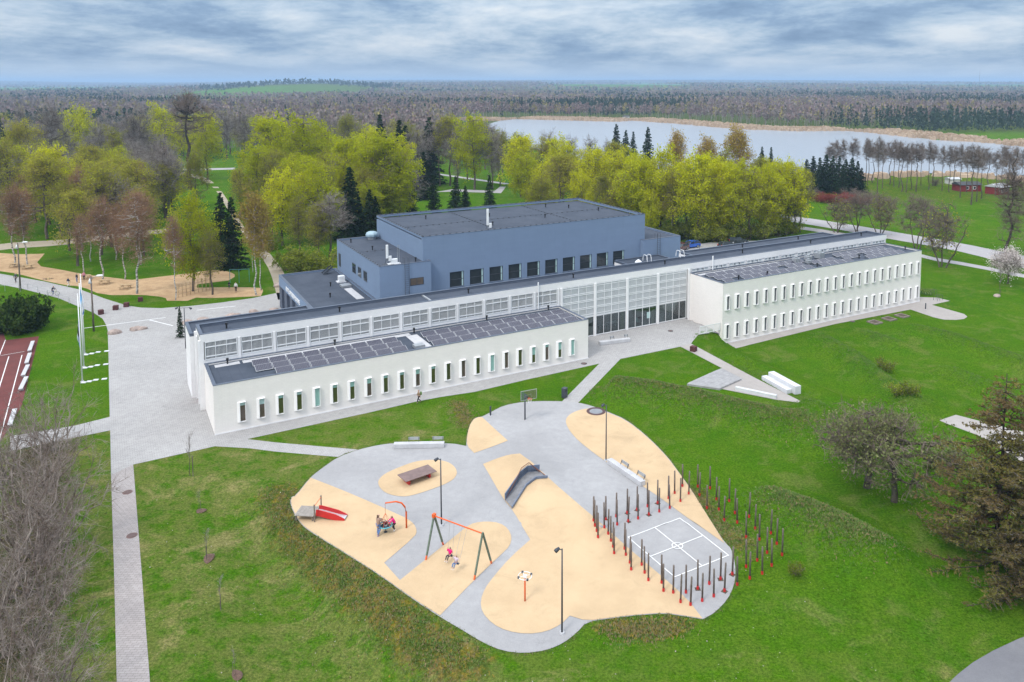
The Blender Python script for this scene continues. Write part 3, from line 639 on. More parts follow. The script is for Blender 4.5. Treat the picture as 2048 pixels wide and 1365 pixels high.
MB().box(66.15, vG - .14, -.3, 66.53, vG + .25, 7.42).build('pier', M['white'], SCH)
# clerestory strip behind the right wing roof
for i in range(12):
    a = 66.9 + 3.68 * i; f = MB(); f.box(a, vG - .05, 6.92, a + 3.2, vG + .02, 6.98); f.box(a, vG - .05, 7.33, a + 3.2, vG + .02, 7.40)
    for k in range(5): f.box(a + k * .79, vG - .05, 6.98, a + k * .79 + .05, vG + .02, 7.33)
    w = f.build('window', M['white_metal'], SCH); MB().box(a + .02, vG + .03, 6.95, a + 3.18, vG + .06, 7.38).build('pane', M['screen_back'], w)
    l = MB()
    for k in (1.1, 2.1): l.box(a + k, vG - .09, 6.99, a + k + .07, vG - .052, 7.30)
    l.build('handle', M['dark_metal'], w)
MB().box(66.56, vG + .02, 6.6, 66.86, vG + .31, 7.42).build('pier', M['white'], SCH)
MB().box(66.86, vG + .07, 6.6, u1, vG + .31, 7.42).build('wall', M['white'], SCH)
# vents
VENT = MB(); VENT.cyl((0, 0, 0), .09, .5, 8); VENT.cyl((0, 0, .42), .14, .22, 8); VENT = VENT.mesh('roof_vent', M['black'])
for u, v in [(2.6, 9.2), (15.1, 9.3), (31.7, 9.3), (47.6, 9.4), (63.7, 9.5), (79.2, 9.5), (94.6, 9.5), (107.3, 9.5)]: link('roof_vent', VENT, RG_, (u, v, hG - .30))
for u, v in [(2.2, 6.3), (13.8, 6.75), (23.2, 6.3), (33, 6.6), (42, 6.6)]: link('roof_vent', VENT, RLB, (u, v, hL - .16))
for u, v in [(76, .9), (86.4, .8), (109.4, 2.2), (70.6, 1.2), (97, 1.6)]: link('roof_vent', VENT, RRB, (u, v, hR - .16))
# white flue and cable of the gallery roof, roof hoops, skylights, lower service roofs behind
MB().tube([(40.75, vG - .12, 5.0), (40.75, vG - .12, 8.7)], .09, 8).build('flue', M['white_metal'], SCH)
MB().tube([(70.9, vG - .12, 6.7), (70.9, vG - .12, 8.9)], .10, 8).build('flue', M['white_metal'], SCH)
MB().box(26.0, vG + .3, hG - .3, 26.25, vG2 - .3, hG - .18).build('roof_duct', M['galv'], RG_)
for u in (61.3, 67.6):
    h = MB()
    for d in (0, .75):
        h.tube([(u + d, vG2 - .1 + .55 * math.cos(a), hG + .1 + .95 * min(1, math.sin(a) * 1.3)) for a in np.linspace(0, math.pi, 9)], .045, 6)
    h.build('roof_hoop', M['white_metal'], RG_)
MB().box(62.4, vG2, -2, 71.2, 20.8, 6.2).build('wall', M['white'], SCH)
r = flat_roof('roof', 62.4, vG2 + .01, 71.2, 20.8, 6.5, .15, SCH)
MB().box(64.5, 12.2, 6.36, 68.5, 13.6, 6.60).build('skylight', M['white_metal'], r)
MB().box(71.25, vG2, -3, 104.4, 15.5, 7.65).build('wall', M['white'], SCH)
r = flat_roof('roof', 71.25, vG2 + .01, 104.4, 15.5, 7.95, .18, SCH)
link('roof_vent', VENT, r, (83, 13.5, 7.77)); link('roof_vent', VENT, r, (96, 13.5, 7.77))
MB().box(-.95, vG2 + .02, -.5, 13, vG2 + 5, 7.0).build('wall', M['white'], SCH)
flat_roof('roof', -.95, vG2 + .02, 13, vG2 + 5, 7.31, .15, SCH)
MB().tube([(u0 - .08, vG + 1.4, .1), (u0 - .08, vG + 1.4, 7.9)], .05, 8).build('drainpipe', M['galv'], SCH)
MB().box(u0 - .06, vG + 2.2, -.2, u0 - .002, vG + 3.4, 2.3).build('door', mat('red_brown_door', (.28, .10, .09), .6), SCH)
for v in (vG + .0, vG + 1.9, vG + 3.7): MB().box(u0 - .22, v, -.3, u0 - .003, v + .35, 7.6).build('pier', M['white'], SCH)
MB().bbox(21.3, .75, hL - .155, 22.5, 1.7, hL + .18, .03).build('skylight', M['galv'], RLB)
# railing of the sunken ramp
ra, rb_ = W(62.7, .3), W(66.4, .25)
RL = thing('ramp_railing', 'white mesh balustrade beside the ramp at the corner of the two-storey wing', 'railing', (*W(62.7, .3), 0), BROT)
g = MB(); g.box(0, -.03, 0.05, 3.75, .03, .12); g.box(0, -.03, 1.05, 3.75, .03, 1.12)
for k in range(4): g.box(k * 1.23, -.03, .0, k * 1.23 + .06, .03, 1.12)
g.build('frame', M['white_metal'], RL)
g = MB()
for k in range(60): g.box(.05 + k * .062, -.008, .12, .065 + k * .062, .008, 1.05)
stuff(g.build('rods', M['white_metal'], RL))
# solar panels: low edge towards the playground
SPF = MB(); w_p, d_p, zr = 1.70, 1.06, .30
SPF.add([(0, 0, .10), (w_p, 0, .10), (w_p, d_p, .10 + zr), (0, d_p, .10 + zr), (0, 0, .14), (w_p, 0, .14), (w_p, d_p, .14 + zr), (0, d_p, .14 + zr)], [(3, 2, 1, 0), (4, 5, 6, 7), (0, 1, 5, 4), (1, 2, 6, 5), (2, 3, 7, 6), (3, 0, 4, 7)])
SPF = SPF.mesh('panel_frame', M['panel_frame'])
e = .03; sl = zr / d_p
SPC = MB().add([(e, e, .146 + e * sl), (w_p - e, e, .146 + e * sl), (w_p - e, d_p - e, .146 + (d_p - e) * sl), (e, d_p - e, .146 + (d_p - e) * sl)], [(0, 1, 2, 3)]).mesh('cells', M['cells'])
SPL = MB(); 
for x in (.05, w_p - .09): SPL.box(x, 0, -.01, x + .04, d_p, .04); SPL.box(x, d_p - .06, .04, x + .04, d_p - .02, .09 + zr)
SPL = SPL.mesh('support_rail', M['dark_metal'])
def panel(u, v, z, label, group):
    x, y = W(u, v); t = thing('solar_panel', label, 'solar panel', (x, y, z), BROT, group)
    link('panel_frame', SPF, t); link('cells', SPC, t); link('support_rail', SPL, t)
zl, zr2 = hL - .15, hR - .15
ORD = 'first second third fourth fifth sixth seventh eighth ninth tenth eleventh twelfth thirteenth fourteenth fifteenth sixteenth seventeenth eighteenth nineteenth twentieth'.split()
rows = ['front row', 'middle row', 'back row']
for r_, v in enumerate((.32, 2.08, 3.84)):
    for k in range(8 if r_ == 0 else 9):
        panel((6.15 if r_ == 0 else 4.4) + 1.785 * k, v, zl, '%s solar panel from the left in the %s of the low wing\'s left-hand array' % (ORD[k], rows[r_]), 'left array %s on low wing' % rows[r_])
    for k in range(11):
        panel(23.4 + 1.785 * k + (.0, .03, .08)[r_], v, zl, '%s solar panel from the left in the %s of the low wing\'s right-hand array' % (ORD[k], rows[r_]), 'right array %s on low wing' % rows[r_])
RBROWS = {0: [0, 2, 3, 4, 5, 6, 7, 8, 9, 11, 12, 13, 14, 17, 18, 19, 20, 21], 1: [0, 1, 2, 3, 4, 5, 6, 8, 9, 11, 12, 13, 15, 16, 18, 19, 20, 21], 2: [0, 1, 2, 3, 4, 5, 6, 7, 8, 9, 10, 15, 16, 17, 18, 19, 20, 21]}
for r_, v in enumerate((.32, 2.08, 3.84)):
    for j, k in enumerate(RBROWS[r_]): panel(67.45 + 1.80 * k, v, zr2, '%s solar panel from the left in the %s on the two-storey wing' % (ORD[j], rows[r_]), 'panels %s on two-storey wing' % rows[r_])
# ventilation units on the two-storey wing
def unit(u, v, z, s, lab):
    t = thing('ventilation_unit', lab, 'ventilation unit', (*W(u, v), z), BROT)
    MB().bbox(-.5 * s, -.5 * s, .15, .5 * s, .5 * s, .95 * s, .04).build('housing', M['galv'], t); MB().cyl((0, 0, .95 * s), .3 * s, .25, 12).build('cowl', M['galv'], t)
    b = MB()
    for a, c in ((-.4, -.4), (.4, -.4), (.4, .4), (-.4, .4)): b.box(a * s - .04, c * s - .04, -.02, a * s + .04, c * s + .04, .16)
    b.build('base_frame', M['dark_metal'], t)
unit(85.6, 4.3, zr2, .9, 'grey metal ventilation box nearest the forecourt end among the panels')
unit(88.4, 4.4, zr2, .9, 'middle grey metal ventilation box among the panels of the two-storey wing')
unit(91.2, 4.6, zr2, 1.15, 'tallest grey metal ventilation box among the panels of the two-storey wing')
unit(86.8, 2.9, zr2, .7, 'lowest grey ventilation box in the gap between the solar panel arrays')

# ------------------------------------------------------------------ slate blue sports hall
ug0, ug1, vg0, vg1, hg = 30.36, 69.28, 22.01, 42.96, 13.25
OFF = (14.79, 20.94, 0)
HALL = thing('sports_hall', 'slate blue sports hall with flat roofs and a pillared canopy behind the white gallery', 'building', (*W(OFF[0], OFF[1]), 0), BROT)
class MH(MB):
    def build(s, name, mats, parent=None, smooth=False): return MB.build(s, name, mats, parent, smooth, OFF)
def frH(name, x0, y0, x1, y1, z, drop, **k):
    global MB
    o = OFF
    return flat_roof(name, x0 - o[0], y0 - o[1], x1 - o[0], y1 - o[1], z, drop, HALL, **k)
# main hall wall with window openings
def holed_front(x0, x1, z0, z1, y, wins, d=.35):
    mb = MH(); xs_ = [x0]; 
    for a, b, c, e_ in wins: xs_ += [a, b]
    xs_.append(x1)
    for i in range(len(xs_) - 1):
        a, b = xs_[i], xs_[i + 1]
        if i % 2 == 0: mb.box(a, y, z0, b, y + d, z1)
        else:
            c, e_ = wins[i // 2][2:]; mb.box(a, y, z0, b, y + d, c); mb.box(a, y, e_, b, y + d, z1)
    return mb
GW = [(34.43 + 3.17 * i, 36.66 + 3.17 * i, 5.42, 7.65) for i in range(10)]
holed_front(ug0, ug1, -2, hg - .31, vg0, GW).build('wall', M['blue_wall'], HALL)
MH().box(ug0, vg0 + .36, 7.75, ug1, vg1, hg - .60).build('wall', M['blue_wall'], HALL)
MH().box(ug0, vg0 + .36, -2, ug1, vg1, 5.3).build('wall', M['blue_wall'], HALL)
MH().box(ug0, vg0 + 9, 5.3, ug1, vg1, 7.75).build('inner_wall', M['dark_metal'], HALL)
for i, (a, b, c, d) in enumerate(GW):
    f = MH(); e = .07; f.box(a, vg0 + .12, c, b, vg0 + .2, c + e); f.box(a, vg0 + .12, d - e, b, vg0 + .2, d); f.box(a, vg0 + .12, c + e, a + e, vg0 + .2, d - e); f.box(b - e, vg0 + .12, c + e, b, vg0 + .2, d - e)
    f.box(a + e, vg0 + .12, c + 1.05, b - e, vg0 + .2, c + 1.12)
    w = f.build('window', M['dark_metal'], HALL); MH().box(a + e, vg0 + .15, c + e, b - e, vg0 + .17, d - e).build('pane', M['glass'], w)
    MH().box(a - .05, vg0 - .06, c - .06, b + .05, vg0 + .1, c - .005).build('sill', M['blue_trim'], w)
    s_ = MH(); s_.box(b - .30, vg0 + .135, c + e, b - e - .01, vg0 + .149, d - e); s_.build('screen', M['blind2'], w)
RH = frH('roof', ug0, vg0, ug1, vg1, hg, .45, wallm=M['blue_wall'])
def conductor(parent, lines, z):
    mb = MB()
    for (x0, y0), (x1, y1) in lines:
        a = Vector((x0 - OFF[0], y0 - OFF[1], z + .08)); b = Vector((x1 - OFF[0], y1 - OFF[1], z + .08)); mb.bar(a, b, .02)
        n = int((b - a).length / 1.0)
        for i in range(n + 1): p = a.lerp(b, i / n); mb.box(p.x - .09, p.y - .09, z - .01, p.x + .09, p.y + .09, z + .1)
    stuff(mb.build('lightning_conductor', M['dark_metal'], parent))
conductor(RH, [((ug0 + .6, 32.4), (ug1 - .6, 32.4)), ((43, 22.6), (43, 42.4)), ((57, 22.6), (57, 42.4))], hg - .45)
conductor(RH, [((ug0 + .14, vg0 + .14), (ug1 - .14, vg0 + .14)), ((ug0 + .14, vg0 + .5), (ug0 + .14, vg1 - .3)), ((ug0 + .5, vg1 - .14), (ug1 - .14, vg1 - .14)), ((ug1 - .14, vg0 + .5), (ug1 - .14, vg1 - .5))], hg + .035)
for u, v in [(37, 38), (44, 27.5), (47, 35), (54.5, 29.5), (63, 36), (66, 31), (60, 39)]: link('roof_vent', VENT, RH, (u - OFF[0], v - OFF[1], hg - .45))
# annex in front left
uA0, uA1, vA0, vA1, hA, hC = 23.72, 31.18, 20.94, 42.81, 9.95, 5.08
MH().box(uA0, vA0, -1, uA1, vA0 + 1.0, hA - .31).build('wall', M['blue_wall'], HALL)
MH().box(uA0, vA0 + 1.0, -1, ug0 - .01, vA1, hA - .31).build('wall', M['blue_wall'], HALL)
RA = frH('roof', uA0, vA0, ug0 + .82, vA1, hA, .18, wallm=M['blue_wall'])
conductor(RA, [((uA0 + .14, vA0 + .3), (uA0 + .14, vA1 - .3))], hA + .035); conductor(RA, [((uA0 + .5, 32), (ug0 - .3, 32))], hA - .18)
for u, v in [(26.5, 33.0), (25.2, 40), (29.4, 22.3)]: link('roof_vent', VENT, RA, (u - OFF[0], v - OFF[1], hA - .18))
for a, b in ((32.42, 34.2), (29.6, 31.25), (26.75, 28.45)):
    f = MH(); f.box(uA0 - .03, a, 6.5, uA0 + .02, b, 7.95); w = f.build('window', M['dark_metal'], HALL)
    MH().box(uA0 - .045, a + .1, 6.6, uA0 - .031, (a + b) / 2 - .04, 7.85).build('pane', M['glass'], w); MH().box(uA0 - .045, (a + b) / 2 + .04, 6.6, uA0 - .031, b - .1, 7.85).build('pane', M['glass'], w)
MH().box(uA0 - .04, 40.7, 5.9, uA0 + .02, 41.85, 7.95).build('door', M['dark_metal'], HALL)
f = MH(); f.box(28.03, vA0 - .03, 6.75, 30.04, vA0 + .02, 7.8); w = f.build('window', M['dark_metal'], HALL)
MH().box(28.12, vA0 - .045, 6.83, 28.98, vA0 - .031, 7.72).build('pane', M['glass_brown_refl'], w); MH().box(29.08, vA0 - .045, 6.83, 29.95, vA0 - .031, 7.72).build('pane', M['glass_brown_refl'], w)
def ladder(u, v, z0, z1, lab_parent):
    mb = MH()
    for d in (0, .6): mb.tube([(u + d, v - .2, z0), (u + d, v - .2, z1 + .9), (u + d, v + .5, z1 + .9), (u + d, v + .5, z1)], .03, 6)
    z = z0 + .3
    while z < z1: mb.tube([(u, v - .2, z), (u + .6, v - .2, z)], .02, 5); z += .3
    mb.build('ladder', M['dark_metal'], lab_parent)
ladder(27.25, vA0, 5.1, hA, HALL); ladder(71.0, 21.0, 6.4, 9.08, HALL)
# right annex
MH().box(68.4, 21.2, -2, 76.2, vg0 + 1.0, 8.78).build('wall', M['blue_wall'], HALL)
MH().box(ug1 + .01, vg0 + 1.0, -2, 76.2, 41, 8.78).build('wall', M['blue_wall'], HALL)
frH('roof', 68.45, 21.2, 76.2, 41, 9.09, .2, wallm=M['blue_wall'])
# canopy on pillars, with the sign on its fascia
uC0, vC1 = 14.79, 43.73
MH().box(uC0, vG2 + 5.2, 3.50, uA0, vC1, hC - .31).build('canopy_slab', M['blue_wall'], HALL)
RC = frH('roof', uC0, vG2 + 5.2, uA0, vC1, hC, .2, wallm=M['blue_wall'])
for v in (42.9, 39.2, 35.3, 31.5, 27.6): MH().box(uC0 + .02, v - 1.0, -.3, uC0 + .55, v + .8, 3.5).build('pillar', M['blue_trim'], HALL)
MH().box(21.2, 17, -.3, 23.7, 43, 3.5).build('entrance_wall', M['blue_trim'], HALL)
for u, v in [(18.6, 27.5), (20.2, 33.5)]: link('roof_vent', VENT, RC, (u - OFF[0], v - OFF[1], hC - .2))
MH().box(21.5, 24.5, hC - .2, 22.6, 31, hC - .165).build('roof_walkway', M['concrete'], RC)
MH().box(21.4, 31.6, hC - .2, 22.8, 33.0, hC + .1).build('skylight', M['galv'], RC)
stp = MH()
for k in range(5): stp.box(22.0 + .28 * k - .9, 41.0, hC - .2 + .2 * k, 22.3 + .28 * k - .9, 42.0, hC - .14 + .2 * k)
stp.bar((21.0, 41.0, hC - .1), (22.5, 41.0, hC + 1.0), .05, .2); stp.bar((21.0, 42.0, hC - .1), (22.5, 42.0, hC + 1.0), .05, .2)
stp.build('steps', M['dark_metal'], RC)
# lettering on the canopy
cu = bpy.data.curves.new('sign_letters', 'FONT'); cu.body = 'AUTE SPORDIHOONE'; cu.size = .95; cu.extrude = .03; cu.align_x = 'CENTER'
so = bpy.data.objects.new('tmp_text', cu); COL.objects.link(so); bpy.context.view_layer.update()
dg = bpy.context.evaluated_depsgraph_get(); tm = bpy.data.meshes.new_from_object(so.evaluated_get(dg)); bpy.data.objects.remove(so)
tm.materials.clear(); tm.materials.append(M['white_metal'])
lo = link('sign_letters', tm, HALL); lo.rotation_euler = (math.pi / 2, 0, -math.pi / 2); lo.location = (uC0 - .035 - OFF[0], 33.8 - OFF[1], 3.85)
# roof equipment that stands on the hall
def antenna(u, v, z, h, lab, box=True):
    t = thing('mobile_antenna', lab, 'antenna', (*W(u, v), z), BROT)
    MB().bbox(-.16, -.1, .9, .16, .1, .9 + h, .04).build('antenna_panel', M['white_metal'], t); MB().tube([(0, .16, 0), (0, .16, 1.2 + h * .7)], .04, 6).build('mast', M['galv'], t)
    MB().bbox(.2, -.1, .5, .62, .15, 1.2, .03).build('radio_box', M['white_metal'], t)
    b = MB(); b.box(-.5, -.3, -.01, .9, .5, .05); b.bar((-.4, 0, .05), (0, .16, 1.0), .04); b.bar((.7, 0, .05), (0, .16, 1.0), .04); b.build('ballast', M['dark_metal'], t)
antenna(41.2, 23.4, hg - .45, 2.5, 'tall white mobile antenna panel on the main hall roof near its front edge')
antenna(25.3, 22.4, hA - .18, 1.9, 'white mobile antenna panel on the annex roof beside the ladder')
t = thing('antenna_rack', 'low rack of white radio boxes with thin rods on the annex roof corner', 'antenna', (*W(26.3, 22.6), hA - .18), BROT)
MB().box(-.9, -.4, 0, .9, .4, .06).build('base_frame', M['white_metal'], t); MB().bbox(-.5, -.25, .06, .5, .25, .7, .04).build('radio_box', M['white_metal'], t)
for d in (.55, .8): MB().tube([(d, 0, .05), (d, 0, 2.6)], .03, 6).build('rod', M['galv'], t)
t = thing('air_conditioner', 'white outdoor air conditioner standing on the canopy roof by the annex wall', 'air conditioner', (*W(22.3, 35.3), hC - .2), BROT)
MB().bbox(-.45, -.4, .15, .45, .4, .95, .03).build('casing', M['white_metal'], t); MB().cyl((-.46, 0, .35), .01, .4, 10).build('support', M['dark_metal'], t)
MB().box(-.7, -.6, 0, .6, .6, .12).build('plinth', M['white_conc'], t)
t = thing('roof_fan', 'round blue-grey roof fan on the back corner of the annex roof', 'roof fan', (*W(29.0, 41.3), hA - .18), BROT)
MB().cyl((0, 0, 0), .7, .5, 12).build('base', M['galv'], t); MB().tube([(0, 0, .5), (0, 0, .8), (0, 0, 1.0), (0, 0, 1.2)], [1.0, 1.05, .95, .6], 8).build('hood', mat('pale_blue_metal', (.33, .45, .52), .5), t)
for uu, lab in ((38.9, 'white domed vent cowl below the second hall window'), (62.5, 'grey square vent cowl on the low white roof by the hall ladder')):
    z = 7.0 if uu < 50 else 6.35
    t = thing('vent_cowl', lab, 'vent cowl', (*W(uu, 14.5 if uu > 50 else 13.5), z if uu > 50 else 5.6), BROT)
    MB().cyl((0, 0, -.3), .35, 1.4, 12).build('stack', M['galv'], t); MB().tube([(0, 0, 1.0), (0, 0, 1.2), (0, 0, 1.5)], [.55, .5, .12], 12, ).build('cap', M['white_metal'], t)
# low link roof between gallery and hall
MH().box(24, vG2 + .02, -.5, 62.3, vg0 - .02, 4.9).build('link_roof', M['roof'], HALL)
# furniture seen through the forecourt glazing
def table(u, v, lab):
    t = thing('table', lab, 'table', (*W(u, v), .06), BROT)
    MB().bbox(-.8, -.4, .70, .8, .4, .75, .02).build('table_top', M['white_metal'], t)
    for a in (-.7, .7):
        for b in (-.32, .32): MB().box(a - .025, b - .025, 0, a + .025, b + .025, .70).build('leg', M['white_metal'], t)
table(52.0, 8.6, 'white table behind the glazing to the left of the yellow curtain, nearest the low wing')
table(53.9, 8.9, 'white table behind the glazing next to another white table, further from the low wing')
def chair(u, v, lab):
    t = thing('chair', lab, 'chair', (*W(u, v), .06), BROT); m = M['blind']
    MB().bbox(-.22, -.22, .42, .22, .22, .47, .02).build('seat', m, t); MB().bbox(-.22, .18, .5, .22, .23, .9, .02).build('backrest', m, t)
    for a in (-.18, .18):
        for b in (-.18, .2): MB().box(a - .015, b - .015, 0, a + .015, b + .015, .42).build('leg', M['galv'], t)
chair(56.1, 8.3, 'teal chair behind the glazing of the third bay, nearer its left post')
chair(57.9, 8.4, 'teal chair behind the glazing of the third bay, near the paper notice')
x, y = W(59.0, vG - .015)
t = tag(link('paper_notice', MB().box(-.3, -.005, -.45, .3, 0, .45).mesh('paper_notice', M['blind2']), None, (x, y, 1.55), BROT), 'pale paper notice stuck to the forecourt glazing', 'notice')
# ------------------------------------------------------------------ trees
def leafmat(name, cols, trans=.35, rough=.8):
    t = NT(name); t.N.remove(t.b)
    ri = t.geo.outputs['Random Per Island']; oi = t.nd('ShaderNodeObjectInfo').outputs['Random']
    c = t.mix(t.ramp(ri, 0, 1), cols[0], cols[1])
    if len(cols) > 2: c = t.mix(t.ramp(t.noise(.35, 3, .6), .42, .62), c, cols[2])
    h = t.nd('ShaderNodeHueSaturation'); t.L.new(c, h.inputs['Color']); t.put(h.inputs['Value'], t.ramp(oi, 0, 1, .78, 1.18)); t.put(h.inputs['Hue'], t.ramp(oi, 0, 1, .508, .492))
    c = h.outputs[0]
    d = t.nd('ShaderNodeBsdfDiffuse'); t.L.new(c, d.inputs[0])
    if trans:
        tr = t.nd('ShaderNodeBsdfTranslucent'); t.L.new(c, tr.inputs[0]); mx = t.nd('ShaderNodeMixShader'); mx.inputs[0].default_value = trans
        t.L.new(d.outputs[0], mx.inputs[1]); t.L.new(tr.outputs[0], mx.inputs[2]); t.L.new(mx.outputs[0], t.N['Material Output'].inputs[0])
    else: t.L.new(d.outputs[0], t.N['Material Output'].inputs[0])
    return t.m
M['leaf_maple'] = leafmat('maple_leaves', [(.38, .43, .014), (.70, .71, .024), (.46, .47, .022)], .55)
M['leaf_olive'] = leafmat('budding_leaves', [(.25, .27, .032), (.45, .45, .05), (.31, .29, .055)], .5)
M['leaf_gold'] = leafmat('golden_buds', [(.32, .25, .05), (.46, .35, .08)], .4)
M['leaf_green'] = leafmat('fresh_green', [(.15, .20, .018), (.30, .34, .05)], .4)
M['needle'] = leafmat('spruce_needles', [(.012, .030, .013), (.030, .058, .022)], .1)
M['pine'] = leafmat('pine_needles', [(.020, .045, .010), (.055, .090, .020)], .1)
M['larch'] = leafmat('larch_shoots', [(.125, .125, .030), (.235, .215, .060), (.185, .135, .060)], .35)
M['blossom'] = leafmat('blossom', [(.55, .48, .46), (.75, .68, .66)], .3)
M['bud_red'] = leafmat('red_buds', [(.26, .15, .085), (.36, .22, .12)], .3)
M['apple_leaf'] = leafmat('apple_buds', [(.15, .17, .06), (.28, .29, .13)], .3)
def barkm(name, c1, c2, sc=2., birch=False):
    t = NT(name); tc = t.nd('ShaderNodeTexCoord').outputs['Object']
    c = t.mix(t.ramp(t.noise(sc, 4, .7, tc, sc3=(1, 1, .3) if not birch else (.6, .6, 3.)), .38, .62), c1, c2); t.put(t.b.inputs['Base Color'], c); t.b.inputs['Roughness'].default_value = .95; t.b.inputs['Specular IOR Level'].default_value = .1; return t.m
M['bark'] = barkm('grey_brown_bark', (.085, .068, .055), (.155, .130, .110))
M['bark_dark'] = barkm('dark_bark', (.045, .036, .030), (.085, .068, .056))
M['twig'] = barkm('brown_twigs', (.16, .122, .10), (.24, .19, .16))
M['twig_grey'] = barkm('grey_lichen_twigs', (.15, .12, .105), (.36, .33, .31), 1.2)
M['twig_hedge'] = barkm('hedge_twigs', (.145, .105, .085), (.33, .28, .25), 1.6)
M['birch'] = barkm('birch_bark', (.10, .09, .085), (.66, .63, .60), 1.5, True)
M['twig_red'] = barkm('red_twigs', (.20, .040, .036), (.28, .075, .06))
M['birch_twig'] = barkm('birch_twigs', (.27, .16, .105), (.36, .23, .16))

def tubes(A, B, ra, rb, n):
    """tapered n-gon tubes for all segments at once"""
    A = np.asarray(A, float); B = np.asarray(B, float); ra = np.asarray(ra)[:, None, None]; rb = np.asarray(rb)[:, None, None]
    d = B - A; L = np.linalg.norm(d, axis=1, keepdims=True) + 1e-9; d = d / L
    up = np.where(np.abs(d[:, 2:3]) < .9, [[0, 0, 1.]], [[1., 0, 0]]); x = np.cross(d, up); x /= np.linalg.norm(x, axis=1, keepdims=True) + 1e-9; y = np.cross(x, d)
    ang = np.arange(n) * 2 * np.pi / n; off = x[:, None] * np.cos(ang)[None, :, None] + y[:, None] * np.sin(ang)[None, :, None]
    V = np.concatenate([A[:, None] + off * ra, B[:, None] + off * rb], 1)     # m,2n,3
    m = len(A); base = (np.arange(m) * 2 * n)[:, None, None]; j = np.arange(n); q = np.stack([j, (j + 1) % n, n + (j + 1) % n, n + j], -1)[None]
    return V.reshape(-1, 3), (base + q).reshape(-1, 4)
class Skel:
    def __init__(s): s.A = []; s.B = []; s.ra = []; s.rb = []
    def path(s, pts, r0, r1):
        pts = np.asarray(pts); k = len(pts) - 1; r = np.linspace(r0, r1, k + 1)
        for i in range(k): s.A.append(pts[i]); s.B.append(pts[i + 1]); s.ra.append(r[i]); s.rb.append(r[i + 1])
    def mesh(s, name, m, big=6):
        A, B, ra, rb = map(np.array, (s.A, s.B, s.ra, s.rb)); VS, FS, o = [], [], 0
        for lo, hi, n in ((.06, 9, big), (.022, .06, 4), (0, .022, 3)):
            k = (ra >= lo) & (ra < hi)
            if not k.any(): continue
            V, F = tubes(A[k], B[k], ra[k], rb[k], n); VS.append(V); FS.append(F + o); o += len(V)
        return npmesh(name, np.concatenate(VS), np.concatenate(FS), m, smooth=True)
def curve(rg, a, b, k, sag, jit):
    t = np.linspace(0, 1, k + 1)[:, None]; p = a + (b - a) * t; L = np.linalg.norm(b - a)
    p[:, 2] += sag * L * (t[:, 0] * (1 - t[:, 0])) * 4 * .25
    p[1:-1] += rg.normal(0, jit * L, (k - 1, 3)) if k > 1 else 0
    return p
def ell(rg, n, c, rad, lo=0., hi=1., top=0.):
    d = rg.normal(size=(n, 3)); d /= np.linalg.norm(d, axis=1, keepdims=True); r = (lo ** 3 + (hi ** 3 - lo ** 3) * rg.random(n)) ** (1 / 3)
    return np.array(c) + d * r[:, None] * np.array(rad)
def lobes(rg, n, c, rad, k, spread=.55, size=.52):
    """points in a union of k overlapping lobes inside an ellipsoid: uneven crown with bays"""
    cs = ell(rg, k, c, np.array(rad) * spread, .55, 1.0); cs[0] = np.array(c) + [0, 0, rad[2] * .45]
    w = rg.integers(0, k, n); s = rg.uniform(.75, 1.2, k)[w]
    d = rg.normal(size=(n, 3)); d /= np.linalg.norm(d, axis=1, keepdims=True); r = rg.random(n) ** .40
    return cs[w] + d * (r * s)[:, None] * np.array(rad) * size
def nearest(P, Q, zpen=True, wz=1.6):
    out = np.zeros(len(P), int)
    for i in range(0, len(P), 400):
        d = P[i:i + 400, None] - Q[None]; dd = (d ** 2).sum(-1); dd = dd + np.where(d[..., 2] < 0, wz * d[..., 2] ** 2, 0) if zpen else dd
        out[i:i + 400] = dd.argmin(1)
    return out
